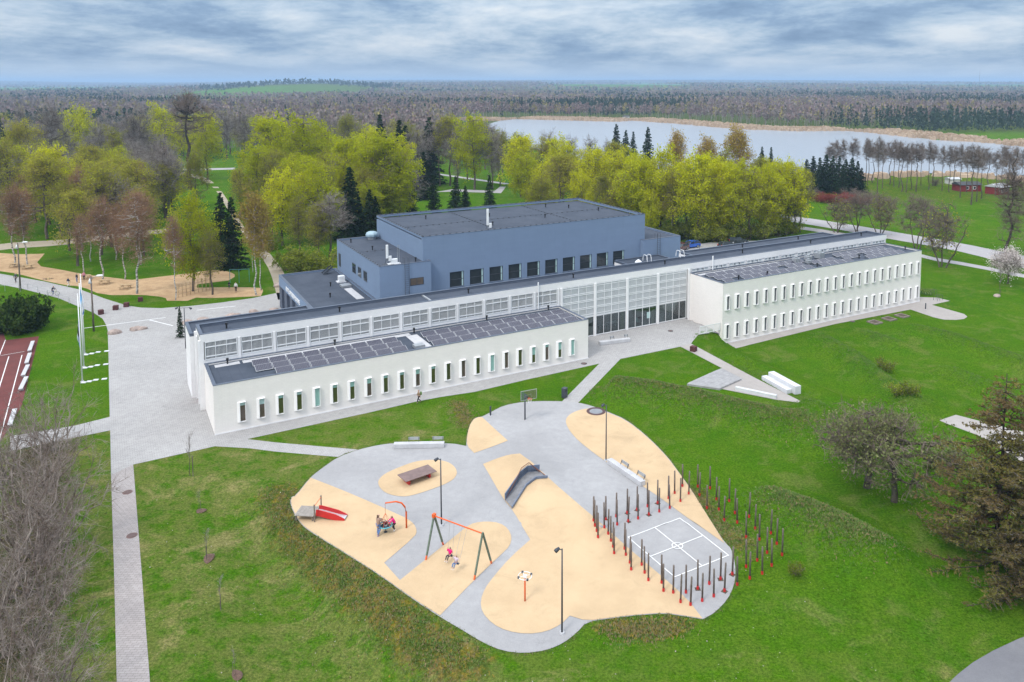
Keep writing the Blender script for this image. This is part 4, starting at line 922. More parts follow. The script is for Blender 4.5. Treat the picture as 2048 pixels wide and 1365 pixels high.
def tree_skel(rg, H, crown_lo, rad, n1=12, n2=80, n3=450, n4=1600, r_trunk=.28, fork=None, k=7, up=.25, lean=0.0, rtw=.014, stems=1, spread=.55, size=.52, tl=1.0):
    """trunk and limbs (Skel), twigs (Skel), tip points; unit is metres, base at the origin"""
    S, Tw = Skel(), Skel(); zc = (crown_lo + H) / 2; c = np.array([lean * zc, 0, zc]); rad = np.array([rad, rad * .95, (H - crown_lo) / 2])
    nodes = []
    for sidx in range(stems):
        top = np.array([lean * H * .8 + rg.normal(0, .25 * stems), rg.normal(0, .25 * stems), H * (.86 if stems == 1 else .7)]); base = np.array([0., 0, -.2]) + (rg.normal(0, .35, 3) * [1, 1, 0] if stems > 1 else 0)
        if stems > 1: top[:2] += rg.normal(0, rad[0] * .45, 2)
        tr = curve(rg, base, top, 8, 0, .012); S.path(tr, r_trunk / (1 if stems == 1 else 1.6), .03)
        k0 = tr[(tr[:, 2] > crown_lo * .75)]; nodes.append(np.concatenate([a + (b - a) * np.linspace(0, 1, 4)[:, None] for a, b in zip(k0[:-1], k0[1:])]) if len(k0) > 1 else k0)
    N0 = np.concatenate(nodes)
    t1 = lobes(rg, n1, c, rad, k, spread, size); Q = [N0]; R0 = r_trunk * .42
    par = N0; pts = []
    def grow(tg, Qn, r0, r1, kk, sag, jit, sk):
        idn = nearest(tg, Qn); new = []
        for p, i in zip(tg, idn):
            # leave the parent lower than the tip so that limbs climb
            a = Qn[i]; pth = curve(rg, a, p, kk, sag, jit); sk.path(pth, r0, r1); new.append(pth[1:])
        return np.concatenate(new)
    low = N0[np.argsort(N0[:, 2])][: max(4, int(len(N0) * .75))]
    p1 = grow(t1, low, R0, .045, 5, -up, .03, S)
    t2 = lobes(rg, n2, c, rad, k, spread, size); p2 = grow(t2, np.concatenate([N0, p1]), .05, .022, 4, -.15, .04, S)
    t3 = lobes(rg, n3, c, rad, k, spread, size); t3 = np.concatenate([t3[: n3 // 2], p2[rg.integers(0, len(p2), n3 - n3 // 2)] + rg.normal(0, .09 * rad.mean() + .15, (n3 - n3 // 2, 3))])
    p3 = grow(t3, np.concatenate([p1, p2]), .024, .013, 3, -.1, .05, Tw)
    src = p3[rg.integers(0, len(p3), n4)]; dirv = src - c; dirv /= np.linalg.norm(dirv, axis=1, keepdims=True) + 1e-6
    tip = src + (dirv * .55 + rg.normal(0, .6, (n4, 3)) + [0, 0, .25]) * (rg.uniform(.35, .9, n4) * tl)[:, None]
    for a, b in zip(src, tip): Tw.A.append(a); Tw.B.append(b); Tw.ra.append(rtw); Tw.rb.append(rtw * .5)
    return S, Tw, tip, c, rad
def quads(rg, C, size, aspect=1.0, flat=.0, dirs=None):
    n = len(C); a = rg.normal(size=(n, 3)) if dirs is None else dirs + rg.normal(0, .35, (n, 3)); a /= np.linalg.norm(a, axis=1, keepdims=True)
    b = rg.normal(size=(n, 3)); b[:, 2] *= (1 - flat); b -= (b * a).sum(1, keepdims=True) * a; b /= np.linalg.norm(b, axis=1, keepdims=True) + 1e-9
    s = (np.asarray(size) * np.ones(n) * rg.uniform(.6, 1.35, n))[:, None]
    nrm = np.cross(a, b) * s * .18
    V = np.stack([C - a * s * .5 * aspect, C + b * s * .42 + nrm, C + a * s * .5 * aspect, C - b * s * .42 + nrm], 1)
    return V.reshape(-1, 3), np.arange(4 * n).reshape(-1, 4)
def leafy(seed, H, lo, rad, leafm, nleaf, lsize, bark='bark', twig='twig', top=1.0, **k):
    rg = np.random.default_rng(seed); S, Tw, tip, c, r = tree_skel(rg, H, lo, rad, **k)
    trunk = S.mesh('trunk', M[bark])
    V1, F1 = [], []
    A, B, ra, rb = map(np.array, (Tw.A, Tw.B, Tw.ra, Tw.rb)); tv, tf = tubes(A, B, ra, rb, 3)
    mats = [M[twig]]; mi = [0] * len(tf)
    if nleaf:
        cl = tip[rg.integers(0, len(tip), nleaf)] + rg.normal(0, .30, (nleaf, 3))
        if top < 1:      # leaves thin out towards the bottom of the crown
            h = (cl[:, 2] - c[2]) / r[2]; e = np.linalg.norm((cl - c) / r, axis=1); keep = rg.random(nleaf) < np.clip(top + (1 - top) * (.5 + .7 * h), .08, 1) * np.clip(e * 1.15, .25, 1); cl = cl[keep]
        lv, lf = quads(rg, cl, lsize, 1.15); mats.append(M[leafm]); mi += [1] * len(lf)
        crown = npmesh('crown', np.concatenate([tv, lv]), np.concatenate([tf, lf + len(tv)]), mats, mi)
    else: crown = npmesh('crown', tv, tf, mats)
    return trunk, crown, H
def spruce(seed, H, R, m='needle', dens=1.0, lo=.05):
    rg = np.random.default_rng(seed); S = Skel(); S.path(curve(rg, np.array([0, 0, -.2]), np.array([0, 0, H]), 6, 0, .003), .02 * H * .9, .02)
    C, D, Z = [], [], []; z = H * lo
    while z < H * .985:
        f = 1 - z / H; Lb = R * (f ** .8) * rg.uniform(.85, 1.12) + .12; nb = int(rg.integers(7, 10) * dens)
        for a in rg.random(nb) * 6.283:
            L = Lb * rg.uniform(.7, 1.12); d = np.array([math.cos(a), math.sin(a), 0]); tip = np.array([0, 0, z]) + d * L + [0, 0, -.28 * L + .12 * f]
            if L > .5: S.path(curve(rg, np.array([0, 0, z]), tip, 3, .25, .01), .03, .008)
            m_ = max(3, int(L / .16)); t = rg.uniform(.12, 1.0, m_); p = np.array([0, 0, z]) + (tip - [0, 0, z]) * t[:, None]
            side = np.array([-d[1], d[0], 0]); wd = (.30 * L * (1 - t) + .10)[:, None]; sg = rg.uniform(-1, 1, (m_, 1))
            p = p + side * sg * wd * 1.1 + rg.normal(0, .05, (m_, 3)); p[:, 2] -= np.abs(sg[:, 0]) * .10
            C.append(p); D.append(d * .8 + side * sg * .9 + [0, 0, -.25])
        z += H * rg.uniform(.020, .030)
    C = np.concatenate(C); D = np.concatenate(D); lv, lf = quads(rg, C, .055 * R + .22, 1.25, .3, D)
    return S.mesh('trunk', M['bark_dark']), npmesh('crown', lv, lf, M[m]), H
def larch_tree(seed, H, R):
    rg = np.random.default_rng(seed); S = Skel(); tr = curve(rg, np.array([0, 0, -.3]), np.array([.2, 0, H]), 8, 0, .006); S.path(tr, .24, .03)
    Tw = Skel(); C, D = [], []; z = H * .05
    while z < H * .97:
        f = 1 - z / H; Lb = (R * (min(1, f * 1.35) ** .75) * rg.uniform(.75, 1.1) + .25)
        for a in rg.random(rg.integers(3, 6)) * 6.283:
            L = Lb * rg.uniform(.7, 1.15); d = np.array([math.cos(a), math.sin(a), 0]); o = np.array([.2 * z / H, 0, z]); tip = o + d * L + [0, 0, rg.uniform(-.10, .14) * L]
            p = curve(rg, o, tip, 5, -.22, .018); S.path(p, .05 * min(1, L / 4) + .012, .012); side = np.array([-d[1], d[0], 0])
            for q in range(int(L * 5.0)):
                t = rg.uniform(.10, 1.0) ; i = min(4, int(t * 5)); b = p[i] + (p[i + 1] - p[i]) * (t * 5 - i); sl = rg.uniform(.35, 1.15) * (1.2 - t * .6); sg = rg.choice([-1, 1])
                e = b + (side * sg * .8 + d * .45) * sl + [0, 0, rg.uniform(-.22, .12) * sl]; Tw.path(np.array([b, e]), .011, .006)
                k = int(sl * 15); s_ = rg.random(k)[:, None]; C.append(b + (e - b) * s_ + rg.normal(0, .06, (k, 3))); D.append(np.repeat((e - b)[None] / sl, k, 0))
        z += rg.uniform(.26, .42)
    C = np.concatenate(C); D = np.concatenate(D); lv, lf = quads(rg, C, .115, 2.0, 0, D + rg.normal(0, .8, D.shape))
    A, B, ra, rb = map(np.array, (Tw.A, Tw.B, Tw.ra, Tw.rb)); tv, tf = tubes(A, B, ra, rb, 3)
    return S.mesh('trunk', M['bark_dark']), npmesh('crown', np.concatenate([tv, lv]), np.concatenate([tf, lf + len(tv)]), [M['twig_grey'], M['larch']], [0] * len(tf) + [1] * len(lf)), H
def shrub(seed, H, R, stems, n, twig, leafm=None, nleaf=0, ls=.2, arch=.5, r0=.05):
    rg = np.random.default_rng(seed); S, Tw = Skel(), Skel(); tips = []
    for i in range(stems):
        a = rg.random() * 6.283; l = rg.uniform(.25, 1) ** .7 * R; h = H * rg.uniform(.55, 1.0) * (1 - .35 * (l / R) ** 2); b = np.array([rg.normal(0, .12 * R), rg.normal(0, .12 * R), -.1])
        p = curve(rg, b, np.array([b[0] + l * math.cos(a), b[1] + l * math.sin(a), h]), 6, arch, .025); S.path(p, r0 * rg.uniform(.6, 1.2), .012)
        for q in range(n):
            t = rg.uniform(.2, 1); j = min(5, int(t * 6)); o = p[j] + (p[j + 1] - p[j]) * (t * 6 - j); L = rg.uniform(.5, 1.6) * H * .16 * (1.3 - t * .5); d = rg.normal(0, .8, 3) + [math.cos(a) * .4, math.sin(a) * .4, .55]; d /= np.linalg.norm(d)
            e = o + d * L; pp = curve(rg, o, e, 2, -.1, .05); Tw.path(pp, .014, .007)
            for u in range(5):
                o2 = pp[rg.integers(0, 2)] * .5 + pp[-1] * .5; e2 = o2 + (d * .6 + rg.normal(0, .6, 3)) * L * .45; Tw.path(np.array([o2, e2]), .008, .004); tips.append(e2)
    A, B, ra, rb = map(np.array, (Tw.A, Tw.B, Tw.ra, Tw.rb)); tv, tf = tubes(A, B, ra, rb, 3); mats = [M[twig]]; mi = [0] * len(tf)
    if nleaf:
        tips = np.array(tips); lv, lf = quads(rg, tips[rg.integers(0, len(tips), nleaf)] + rg.normal(0, .15, (nleaf, 3)), ls, 1.1); mats.append(M[leafm]); mi += [1] * len(lf); tv, tf = np.concatenate([tv, lv]), np.concatenate([tf, lf + len(tv)])
    return S.mesh('trunk', M[twig]), npmesh('crown', tv, tf, mats, mi), H

PROTO = {}
PROTO['maple'] = [leafy(20 + i, 17, 2.6 - .3 * i, 5.6 + .4 * i, 'leaf_maple', 21000, .25, top=.62, k=11 + i, n4=1500, spread=.62, size=.47) for i in range(3)]
PROTO['olive'] = [leafy(30 + i, 18, 3.4, 4.9 + .5 * i, 'leaf_olive', 10000, .23, top=.7, k=10, n4=2000, n3=500, spread=.62, size=.46) for i in range(3)]
PROTO['bare'] = [leafy(40 + i, 18, 4.2 - .6 * i, 5.2, None, 0, .2, twig='twig_grey', n4=4200, n3=900, n2=120, rtw=.017, k=11, spread=.62, size=.46) for i in range(3)]
PROTO['oak'] = [leafy(48, 22, 10, 6.6, None, 0, .2, bark='bark_dark', twig='twig', n4=4200, n3=900, n2=130, n1=18, r_trunk=.55, rtw=.019, k=14, spread=.66, size=.42)]
PROTO['birch'] = [leafy(50 + i, 17, 4.0, 3.2, 'bud_red', 2600, .15, bark='birch', twig='birch_twig', r_trunk=.17, n4=2600, n3=500, k=9, n1=9, lean=(.0, .05, -.04)[i], rtw=.013, up=.5) for i in range(3)]
PROTO['gold'] = [leafy(58, 18, 5, 3.4, 'leaf_gold', 5200, .24, bark='birch', twig='birch_twig', r_trunk=.16, n4=2000, k=9)]
PROTO['alder'] = [leafy(60 + i, 20, 9.0, 2.6, None, 0, .2, bark='bark', twig='twig', n4=2400, n3=500, n2=70, n1=10, r_trunk=.2, rtw=.016, k=9, up=.1) for i in range(3)]
PROTO['round'] = [leafy(66 + i, 9, 1.4, 4.0, 'leaf_olive' if i == 0 else None, 700 if i == 0 else 0, .2, bark='bark', twig='twig', n4=3800, n3=900, n1=14, r_trunk=.2, stems=3, rtw=.012, k=9, tl=.6) for i in range(2)]
PROTO['spruce'] = [spruce(70 + i, 14, 2.6 + .35 * i) for i in range(3)]
PROTO['larch'] = [larch_tree(75, 14.5, 6.4)]
PROTO['conelarch'] = [leafy(77, 18, 2.0, 3.2, None, 0, .2, bark='bark_dark', twig='twig', n4=4000, n3=900, n1=24, r_trunk=.22, k=12, up=.05)]
PROTO['apple'] = [leafy(80 + i, 6.2, .95, 4.7, 'apple_leaf', 1800 + 3200 * i, .15, bark='bark', twig='twig', r_trunk=.26, n4=2600, n3=500, n2=80, n1=12, k=9, rtw=.012, up=-.2, spread=.72, size=.40, tl=.42) for i in range(2)]
PROTO['cherry'] = [leafy(84, 6.5, 1.5, 3.4, 'blossom', 5200, .17, r_trunk=.16, n4=1500, k=9)]
PROTO['hedge'] = [shrub(86 + i, 7.5, 4.2, 14, 17, 'twig_hedge', arch=.15, r0=.075) for i in range(3)]
PROTO['thicket'] = [shrub(90 + i, 4.5, 2.8, 20, 14, 'twig', 'leaf_green', 4200, .22) for i in range(2)]
PROTO['dogwood'] = [shrub(94, 2.4, 2.4, 40, 14, 'twig_red', arch=.2, r0=.025)]
PROTO['brownshrub'] = [shrub(95, 3.4, 2.4, 24, 16, 'twig', arch=.2, r0=.03)]
PROTO['weed'] = [shrub(96, 1.3, .9, 14, 6, 'twig', 'leaf_green', 900, .11, r0=.012)]
def sapling_mesh():
    rg = np.random.default_rng(5); S = Skel(); S.path(curve(rg, np.array([0, 0, -.1]), np.array([.05, 0, 3.0]), 5, 0, .008), .030, .008)
    Tw = Skel()
    for i in range(26):
        z = rg.uniform(1.3, 2.9); a = rg.random() * 6.28; L = rg.uniform(.3, .9); o = np.array([.05 * z / 3, 0, z]); e = o + np.array([math.cos(a) * .5, math.sin(a) * .5, .8]) * L
        Tw.path(np.array([o, e]), .009, .004)
        for j in range(2): Tw.path(np.array([e * .5 + o * .5, e + rg.normal(0, .16, 3)]), .006, .003)
    return S.mesh('trunk', M['bark']), Tw.mesh('crown', M['twig_grey']), 3.0
PROTO['sapling'] = [sapling_mesh()]
NAMES = dict(maple='maple_tree', olive='budding_tree', bare='bare_tree', oak='oak_tree', birch='birch_tree', gold='birch_tree', alder='alder_tree', round='roadside_tree', spruce='spruce_tree', larch='larch_tree', conelarch='larch_tree', apple='apple_tree', cherry='cherry_tree', hedge='bare_shrub', thicket='budding_shrub', dogwood='dogwood_shrub', brownshrub='bare_shrub', weed='weed_clump', sapling='young_tree')
CATS = dict(hedge='shrub', thicket='shrub', dogwood='shrub', brownshrub='shrub', weed='weed')
NT_ = [0]
def plant(kind, px, base, top, label, group=None, var=None, wide=1.0, rz=None):
    x, y, z = P3(px, base); h = ZROW(top, y) - z; pl = PROTO[kind]; i = NT_[0] if var is None else var; NT_[0] += 1
    tr, cr, H = pl[i % len(pl)]; s = h / H
    t = thing(NAMES[kind], label, CATS.get(kind, 'tree'), (x, y, z), random.random() * 6.28 if rz is None else rz, group); sw = s * wide
    a = link('trunk', tr, t); b = link('crown', cr, t); t.scale = (sw, sw, s)
    return t
# hero trees --------------------------------------------------------
plant('larch', 1990, 1140, 748, 'tall brown-green larch by the right edge, in front of the pale pad', wide=.92)
plant('larch', 2090, 1185, 800, 'brown-green larch cut by the right edge of the picture, nearest the gravel road', wide=1.0, rz=2.0)
plant('apple', 1733, 975, 806, 'grey crooked apple tree with almost no leaves on the right lawn', var=0, wide=1.0)
plant('apple', 1788, 1003, 826, 'grey-green crooked apple tree with dark low trunk beside the larch', var=1, wide=1.0)
for px, b, tp, lab in [(28, 1470, 1180, 'bare grey shrub in the bottom left corner of the picture'), (60, 1300, 1050, 'bare grey shrub second from the bottom left corner'), (25, 1200, 935, 'bare grey shrub at the left edge, third up from the bottom corner'), (92, 1120, 865, 'bare grey shrub beside the brick path, fourth up from the bottom corner'),
                       (45, 1040, 800, 'bare grey shrub at the left edge near the middle of the hedge'), (100, 985, 775, 'bare grey shrub nearest the brick path in the upper hedge'), (95, 905, 722, 'tall thin bare shrub at the upper end of the hedge by the track'), (10, 960, 790, 'bare grey shrub at the left edge just below the running track'), (-10, 1330, 1080, 'bare grey shrub cut by the left edge low in the hedge'), (100, 1200, 985, 'bare shrub nearest the brick path in the lower hedge'), (105, 1400, 1190, 'low bare shrub beside the brick path near the bottom edge'), (60, 1120, 870, 'bare shrub standing in the dense middle of the hedge')]:
    plant('hedge', px, b, tp, lab, 'hedge of bare shrubs by the track', wide=.85)
for px, b, tp, lab in [(380, 952, 872, 'thin bare sapling nearest the school corner'), (398, 1022, 985, 'staked sapling with bark mulch, second from the school corner'), (414, 1118, 1060, 'staked sapling with bark mulch, third from the school corner'), (441, 1218, 1155, 'thin bare sapling on the left lawn, fourth from the school corner'), (470, 1352, 1300, 'staked sapling nearest the bottom edge on the left lawn')]:
    plant('sapling', px, b, tp, lab, 'row of young trees on the left lawn')
for px, b, lab in [(1795, 792, 'small yellow-green bush pair on the grass ridge, left one'), (1822, 790, 'small yellow-green bush pair on the grass ridge, right one'), (1770, 742, 'tiny yellow-green bush higher up on the grass ridge'), (1592, 1150, 'low bright green bush beside the posts on the right lawn')]:
    plant('weed', px, b, b - 26, lab)
# left park ---------------------------------------------------------
for k, px, b, tp, lab, w in [
 ('birch', 29, 533, 362, 'white-stemmed birch with a picnic bench, leftmost on the wood chips', 1), ('birch', 55, 531, 366, 'white-stemmed birch second from the left on the wood chips', 1), ('birch', 166, 500, 330, 'tall white birch stem standing above the flagpoles', 1),
 ('birch', 205, 560, 384, 'reddish birch behind the left picnic table of the wood chip area', 1.05), ('birch', 274, 588, 366, 'reddish leaning birch with a dark forked foot on the wood chips', 1.1), ('birch', 281, 530, 380, 'reddish birch with wide crown just behind the leaning birch', 1.2), ('birch', 250, 560, 420, 'small reddish birch between two larger birches', 1.), ('birch', 168, 545, 420, 'short reddish leaning birch beside the standing people', 1.),
 ('birch', 351, 601, 425, 'thin birch in front of the rope course', .7), ('gold', 513, 591, 378, 'slender pale birch beside the dirt path', .9), ('gold', 523, 581, 400, 'slender pale birch second beside the dirt path', .8), ('gold', 506, 545, 420, 'thin birch further back beside the dirt path', .7), ('birch', 232, 520, 400, 'reddish brown birch thicket tree over the grass', 1.1),
 ('maple', 386, 583, 378, 'yellow-green maple with double trunk on the wood chips', .82), ('olive', 425, 590, 450, 'sparse small tree beside the yellow maple on the wood chips', .9),
 ('spruce', 467, 538, 392, 'dark spruce behind the yellow maple, right one of two', 1.), ('spruce', 445, 536, 384, 'dark spruce behind the yellow maple, left one of two', 1.),
 ('maple', 100, 450, 281, 'wide yellow maple at the left, in front of the grey trees', 1.0), ('maple', 148, 455, 320, 'yellow maple right beside the wide yellow maple on the left', .7),
 ('oak', 382, 380, 178, 'very tall bare oak with long clear trunk rising above the park', 1.), ('bare', 286, 372, 200, 'large grey bare tree left of the tall oak', .85), ('bare', 272, 372, 215, 'grey bare linden just left of the large bare tree', .8),
 ('bare', 454, 318, 206, 'bare tree with spreading forks on the green meadow', 1.1), ('bare', 490, 335, 208, 'grey bare tree between the meadow and the yellow maples', .9), ('maple', 162, 345, 206, 'yellow-topped tree left of the grey bare trees', .9), ('olive', 60, 400, 232, 'olive budding tree by the left edge', .9), ('bare', 105, 380, 190, 'grey bare tree behind the wide yellow maple', .8), ('bare', 205, 380, 222, 'grey thin bare tree between two yellow trees', .8),
 ('olive', 20, 470, 270, 'olive budding tree at the left picture edge', .9), ('olive', 122, 470, 345, 'olive hazy tree below the wide yellow maple', .9), ('olive', 180, 470, 330, 'olive hazy tree behind the tall birch stem', .9), ('maple', 330, 360, 205, 'yellow tree behind the tall bare oak, left side', .9), ('maple', 415, 360, 215, 'yellow tree behind the tall bare oak, right side', .8),
 ('spruce', 2, 330, 225, 'dark conifer at the far left edge of the park', 1.), ('bare', 50, 330, 200, 'bare tree at the back of the park near the left edge', .8), ('olive', 230, 400, 250, 'olive budding tree in the shade of the big bare trees', .8), ('bare', 330, 420, 260, 'bare undergrown tree below the tall oak', .8), ('olive', 395, 440, 300, 'olive thin tree beside the dirt path bend', .7)]:
    plant(k, px, b, tp, lab, wide=w)
# centre and right rows of the park ---------------------------------
ctr = [('maple', 547, 405, 220, 1.), ('maple', 613, 410, 220, 1.), ('maple', 654, 400, 244, .9), ('maple', 520, 430, 285, .9), ('maple', 565, 492, 330, .85), ('maple', 632, 490, 314, .85), ('olive', 590, 470, 340, .9), ('olive', 600, 520, 385, .8), ('olive', 480, 440, 330, .8), ('olive', 545, 470, 370, .8), ('bare', 660, 525, 378, 1.1), ('olive', 640, 530, 400, .9),
 ('maple', 702, 440, 262, .95), ('maple', 765, 450, 256, 1.0), ('maple', 790, 425, 268, .8), ('maple', 735, 400, 250, .8), ('olive', 735, 460, 330, .8), ('olive', 800, 430, 320, .8),
 ('olive', 820, 360, 240, .8), ('bare', 835, 380, 235, .8), ('bare', 880, 372, 232, .8), ('olive', 900, 372, 225, .8), ('bare', 915, 376, 240, .8), ('maple', 949, 380, 218, .75), ('bare', 985, 380, 250, .8), ('olive', 1000, 372, 255, .8), ('bare', 935, 360, 245, .8), ('bare', 860, 350, 245, .8), ('olive', 1030, 372, 262, .8), ('bare', 1005, 350, 250, .8), ('olive', 700, 340, 225, .9), ('bare', 690, 330, 212, .9), ('bare', 650, 330, 215, .9),
 ('maple', 1042, 395, 262, .95), ('maple', 1056, 425, 300, .85), ('olive', 1085, 400, 270, .9), ('bare', 1100, 385, 255, .8), ('maple', 1129, 410, 267, .85), ('olive', 1145, 420, 300, .8), ('maple', 1190, 435, 286, .9), ('maple', 1165, 452, 335, .75), ('olive', 1205, 460, 345, .8), ('maple', 1235, 440, 292, .85), ('maple', 1282, 470, 306, .85), ('olive', 1255, 465, 330, .8), ('maple', 1320, 470, 288, .9), ('olive', 1345, 480, 330, .8), ('maple', 1300, 480, 375, .7), ('olive', 1225, 465, 370, .7),
 ('maple', 1395, 485, 293, .85), ('maple', 1430, 480, 312, .8), ('maple', 1465, 482, 312, .85), ('olive', 1500, 480, 330, .8), ('maple', 1535, 475, 318, .75), ('maple', 1572, 470, 310, .85), ('olive', 1600, 465, 330, .7), ('olive', 1370, 470, 330, .8), ('olive', 1450, 440, 290, .8), ('olive', 1520, 440, 310, .8),
 ('gold', 1472, 430, 250, .9), ('gold', 1413, 430, 270, .8), ('gold', 1352, 420, 258, .7), ('bare', 1180, 390, 262, .8), ('bare', 1140, 370, 262, .8), ('bare', 1215, 380, 270, .7)]
side = lambda px: 'left of the sports hall' if px < 680 else ('behind the sports hall' if px < 1250 else 'by the car park')
KINDW = dict(maple='yellow-green flowering maple', olive='olive budding tree', bare='grey bare tree', gold='golden budding birch')
nb = {}
ctr.sort(key=lambda q: q[1])
for k, px, b, tp, w in ctr:
    key = (k, side(px)); n = nb.get(key, 0); nb[key] = n + 1
tot = dict(nb); nb = {}
def counted(k, px):
    key = (k, side(px)); n = nb.get(key, 0); nb[key] = n + 1
    return '%s %s, %s from the left' % (KINDW[k], side(px), ORD[n] if n < 20 else '%d-th' % (n + 1)) if tot[key] > 1 else '%s %s' % (KINDW[k], side(px))
for k, px, b, tp, w in ctr: plant(k, px, b, tp, counted(k, px), 'park trees ' + side(px), wide=w * 1.12)
spr = [(702, 478, 333), (718, 475, 388), (741, 478, 377), (752, 476, 392), (824, 432, 361), (868, 430, 348), (912, 430, 352), (931, 428, 371), (979, 428, 350), (848, 400, 303), (860, 370, 233), (762, 360, 228), (801, 380, 238), (812, 370, 250)]
for i, (px, b, tp) in enumerate(sorted(spr)): plant('spruce', px, b, tp, 'dark spruce behind the sports hall, %s from the left' % ORD[i], 'spruces behind the sports hall', wide=1.25)
for i, (px, b, tp) in enumerate([(1232, 345, 247), (1251, 345, 260), (1266, 345, 263), (1295, 350, 253), (1523, 352, 293), (1541, 352, 294)]): plant('spruce', px, b, tp, 'dark spruce top against the lake, %s from the left' % ORD[i], 'spruces in front of the lake')
for i, (px, b, tp) in enumerate([(1612, 378, 318), (1625, 380, 312), (1638, 384, 315), (1651, 383, 308), (1664, 385, 312), (1677, 388, 312), (1690, 386, 318), (1702, 388, 315), (1714, 386, 322), (1722, 386, 335), (1645, 386, 330), (1684, 390, 330)]): plant('spruce', px, b, tp, 'dark spruce in the dense clump by the lake, %s from the left' % ORD[i] if i < 10 else 'shorter dark spruce in front of the dense lakeside clump, %s of two' % ('left' if i == 10 else 'right'), 'spruce clump by the lake', wide=1.35)
al = [(1659, 372, 283), (1672, 370, 279), (1685, 372, 276), (1705, 372, 274), (1731, 366, 275), (1736, 372, 276), (1745, 366, 284), (1755, 395, 272), (1764, 378, 282), (1779, 370, 282), (1788, 374, 278), (1797, 376, 279), (1803, 384, 284), (1812, 385, 286), (1822, 380, 283), (1832, 384, 284), (1842, 372, 285), (1857, 380, 280), (1866, 372, 288), (1884, 382, 290), (1898, 385, 288), (1908, 380, 290), (1920, 396, 287), (1933, 385, 290), (1942, 410, 287), (1953, 404, 290), (1962, 398, 292), (1975, 385, 294), (1990, 392, 300), (2003, 385, 288), (2015, 398, 290), (2030, 390, 292), (2043, 385, 296), (2060, 395, 290)]
NUMW = ORD + 'twenty-first twenty-second twenty-third twenty-fourth twenty-fifth twenty-sixth twenty-seventh twenty-eighth twenty-ninth thirtieth thirty-first thirty-second thirty-third thirty-fourth thirty-fifth thirty-sixth thirty-seventh thirty-eighth thirty-ninth fortieth forty-first forty-second forty-third forty-fourth forty-fifth forty-sixth forty-seventh forty-eighth forty-ninth fiftieth'.split()
for i, (px, b, tp) in enumerate(al): plant('alder', px, b, tp, 'slim bare alder on the near lake shore, %s from the left' % NUMW[i], 'bare alders on the lake shore', wide=1.0 + .35 * (i % 3 == 0))
for k, px, b, tp, lab, w in [('round', 1676, 466, 390, 'bushy bare roadside tree by the street, leftmost', 1.1), ('round', 1716, 464, 380, 'bushy bare roadside tree by the street, second from the left', 1.1), ('round', 1762, 472, 384, 'bushy bare roadside tree by the street, third from the left', 1.05), ('round', 1832, 500, 382, 'bushy roadside tree with yellow-green buds by the street', .95), ('round', 1882, 534, 398, 'bushy roadside tree standing alone on the lawn by the footway', .95),
   ('conelarch', 2018, 525, 292, 'tall bare conical larch above the blossoming cherry', 1.05), ('cherry', 2014, 568, 500, 'white blossoming cherry tree at the right edge by the footway', 1.05), ('sapling', 1999, 592, 538, 'staked sapling on the lawn below the blossoming cherry', 1.3)]:
    plant(k, px, b, tp, lab, wide=w)
for i, (px, b, tp) in enumerate([(1640, 404, 386), (1655, 406, 383), (1672, 407, 382), (1690, 407, 385), (1706, 406, 388), (1722, 408, 390)]): plant('dogwood', px, b, tp, 'dark red dogwood shrub below the spruce clump, %s from the left' % ORD[i], 'red dogwood hedge', wide=1.5)
for i, (px, b, tp) in enumerate([(1735, 408, 375), (1760, 412, 385), (1785, 415, 390), (1660, 378, 356), (1700, 400, 372), (1870, 372, 352), (1620, 400, 372)]): plant('brownshrub', px, b, tp, 'brown leafless shrub between the street meadow and the lake, %s planted' % ORD[i] if 0 else ['brown leafless shrub right of the dogwood hedge', 'brown leafless shrub second right of the dogwood hedge', 'brown leafless shrub third right of the dogwood hedge', 'pale grey shrub in front of the spruce clump', 'brown shrub between spruces and dogwood', 'bushy shrub beside the dark red cabin', 'brown shrub at the left foot of the spruce clump'][i], 'shrubs by the lake', wide=1.2)
th = [(600, 545, 490), (575, 540, 500), (625, 555, 510), (650, 560, 500), (610, 560, 520), (1370, 478, 440), (1400, 484, 445), (1430, 484, 448), (1462, 482, 440), (1492, 480, 445), (1525, 478, 440), (1555, 472, 438), (1340, 480, 445), (1585, 468, 440), (470, 500, 470), (540, 500, 465)]
for i, (px, b, tp) in enumerate(th): plant('thicket', px, b, tp, 'green budding thicket shrub %s, %s from the left' % (('by the dirt path' if px < 700 else 'behind the car park'), ORD[sorted(p[0] for p in th if (p[0] < 700) == (px < 700)).index(px)]), 'budding thickets', wide=1.2)
plant('spruce', 361, 676, 612, 'small potted-looking young spruce on the paved yard by the lamp post', wide=.8)
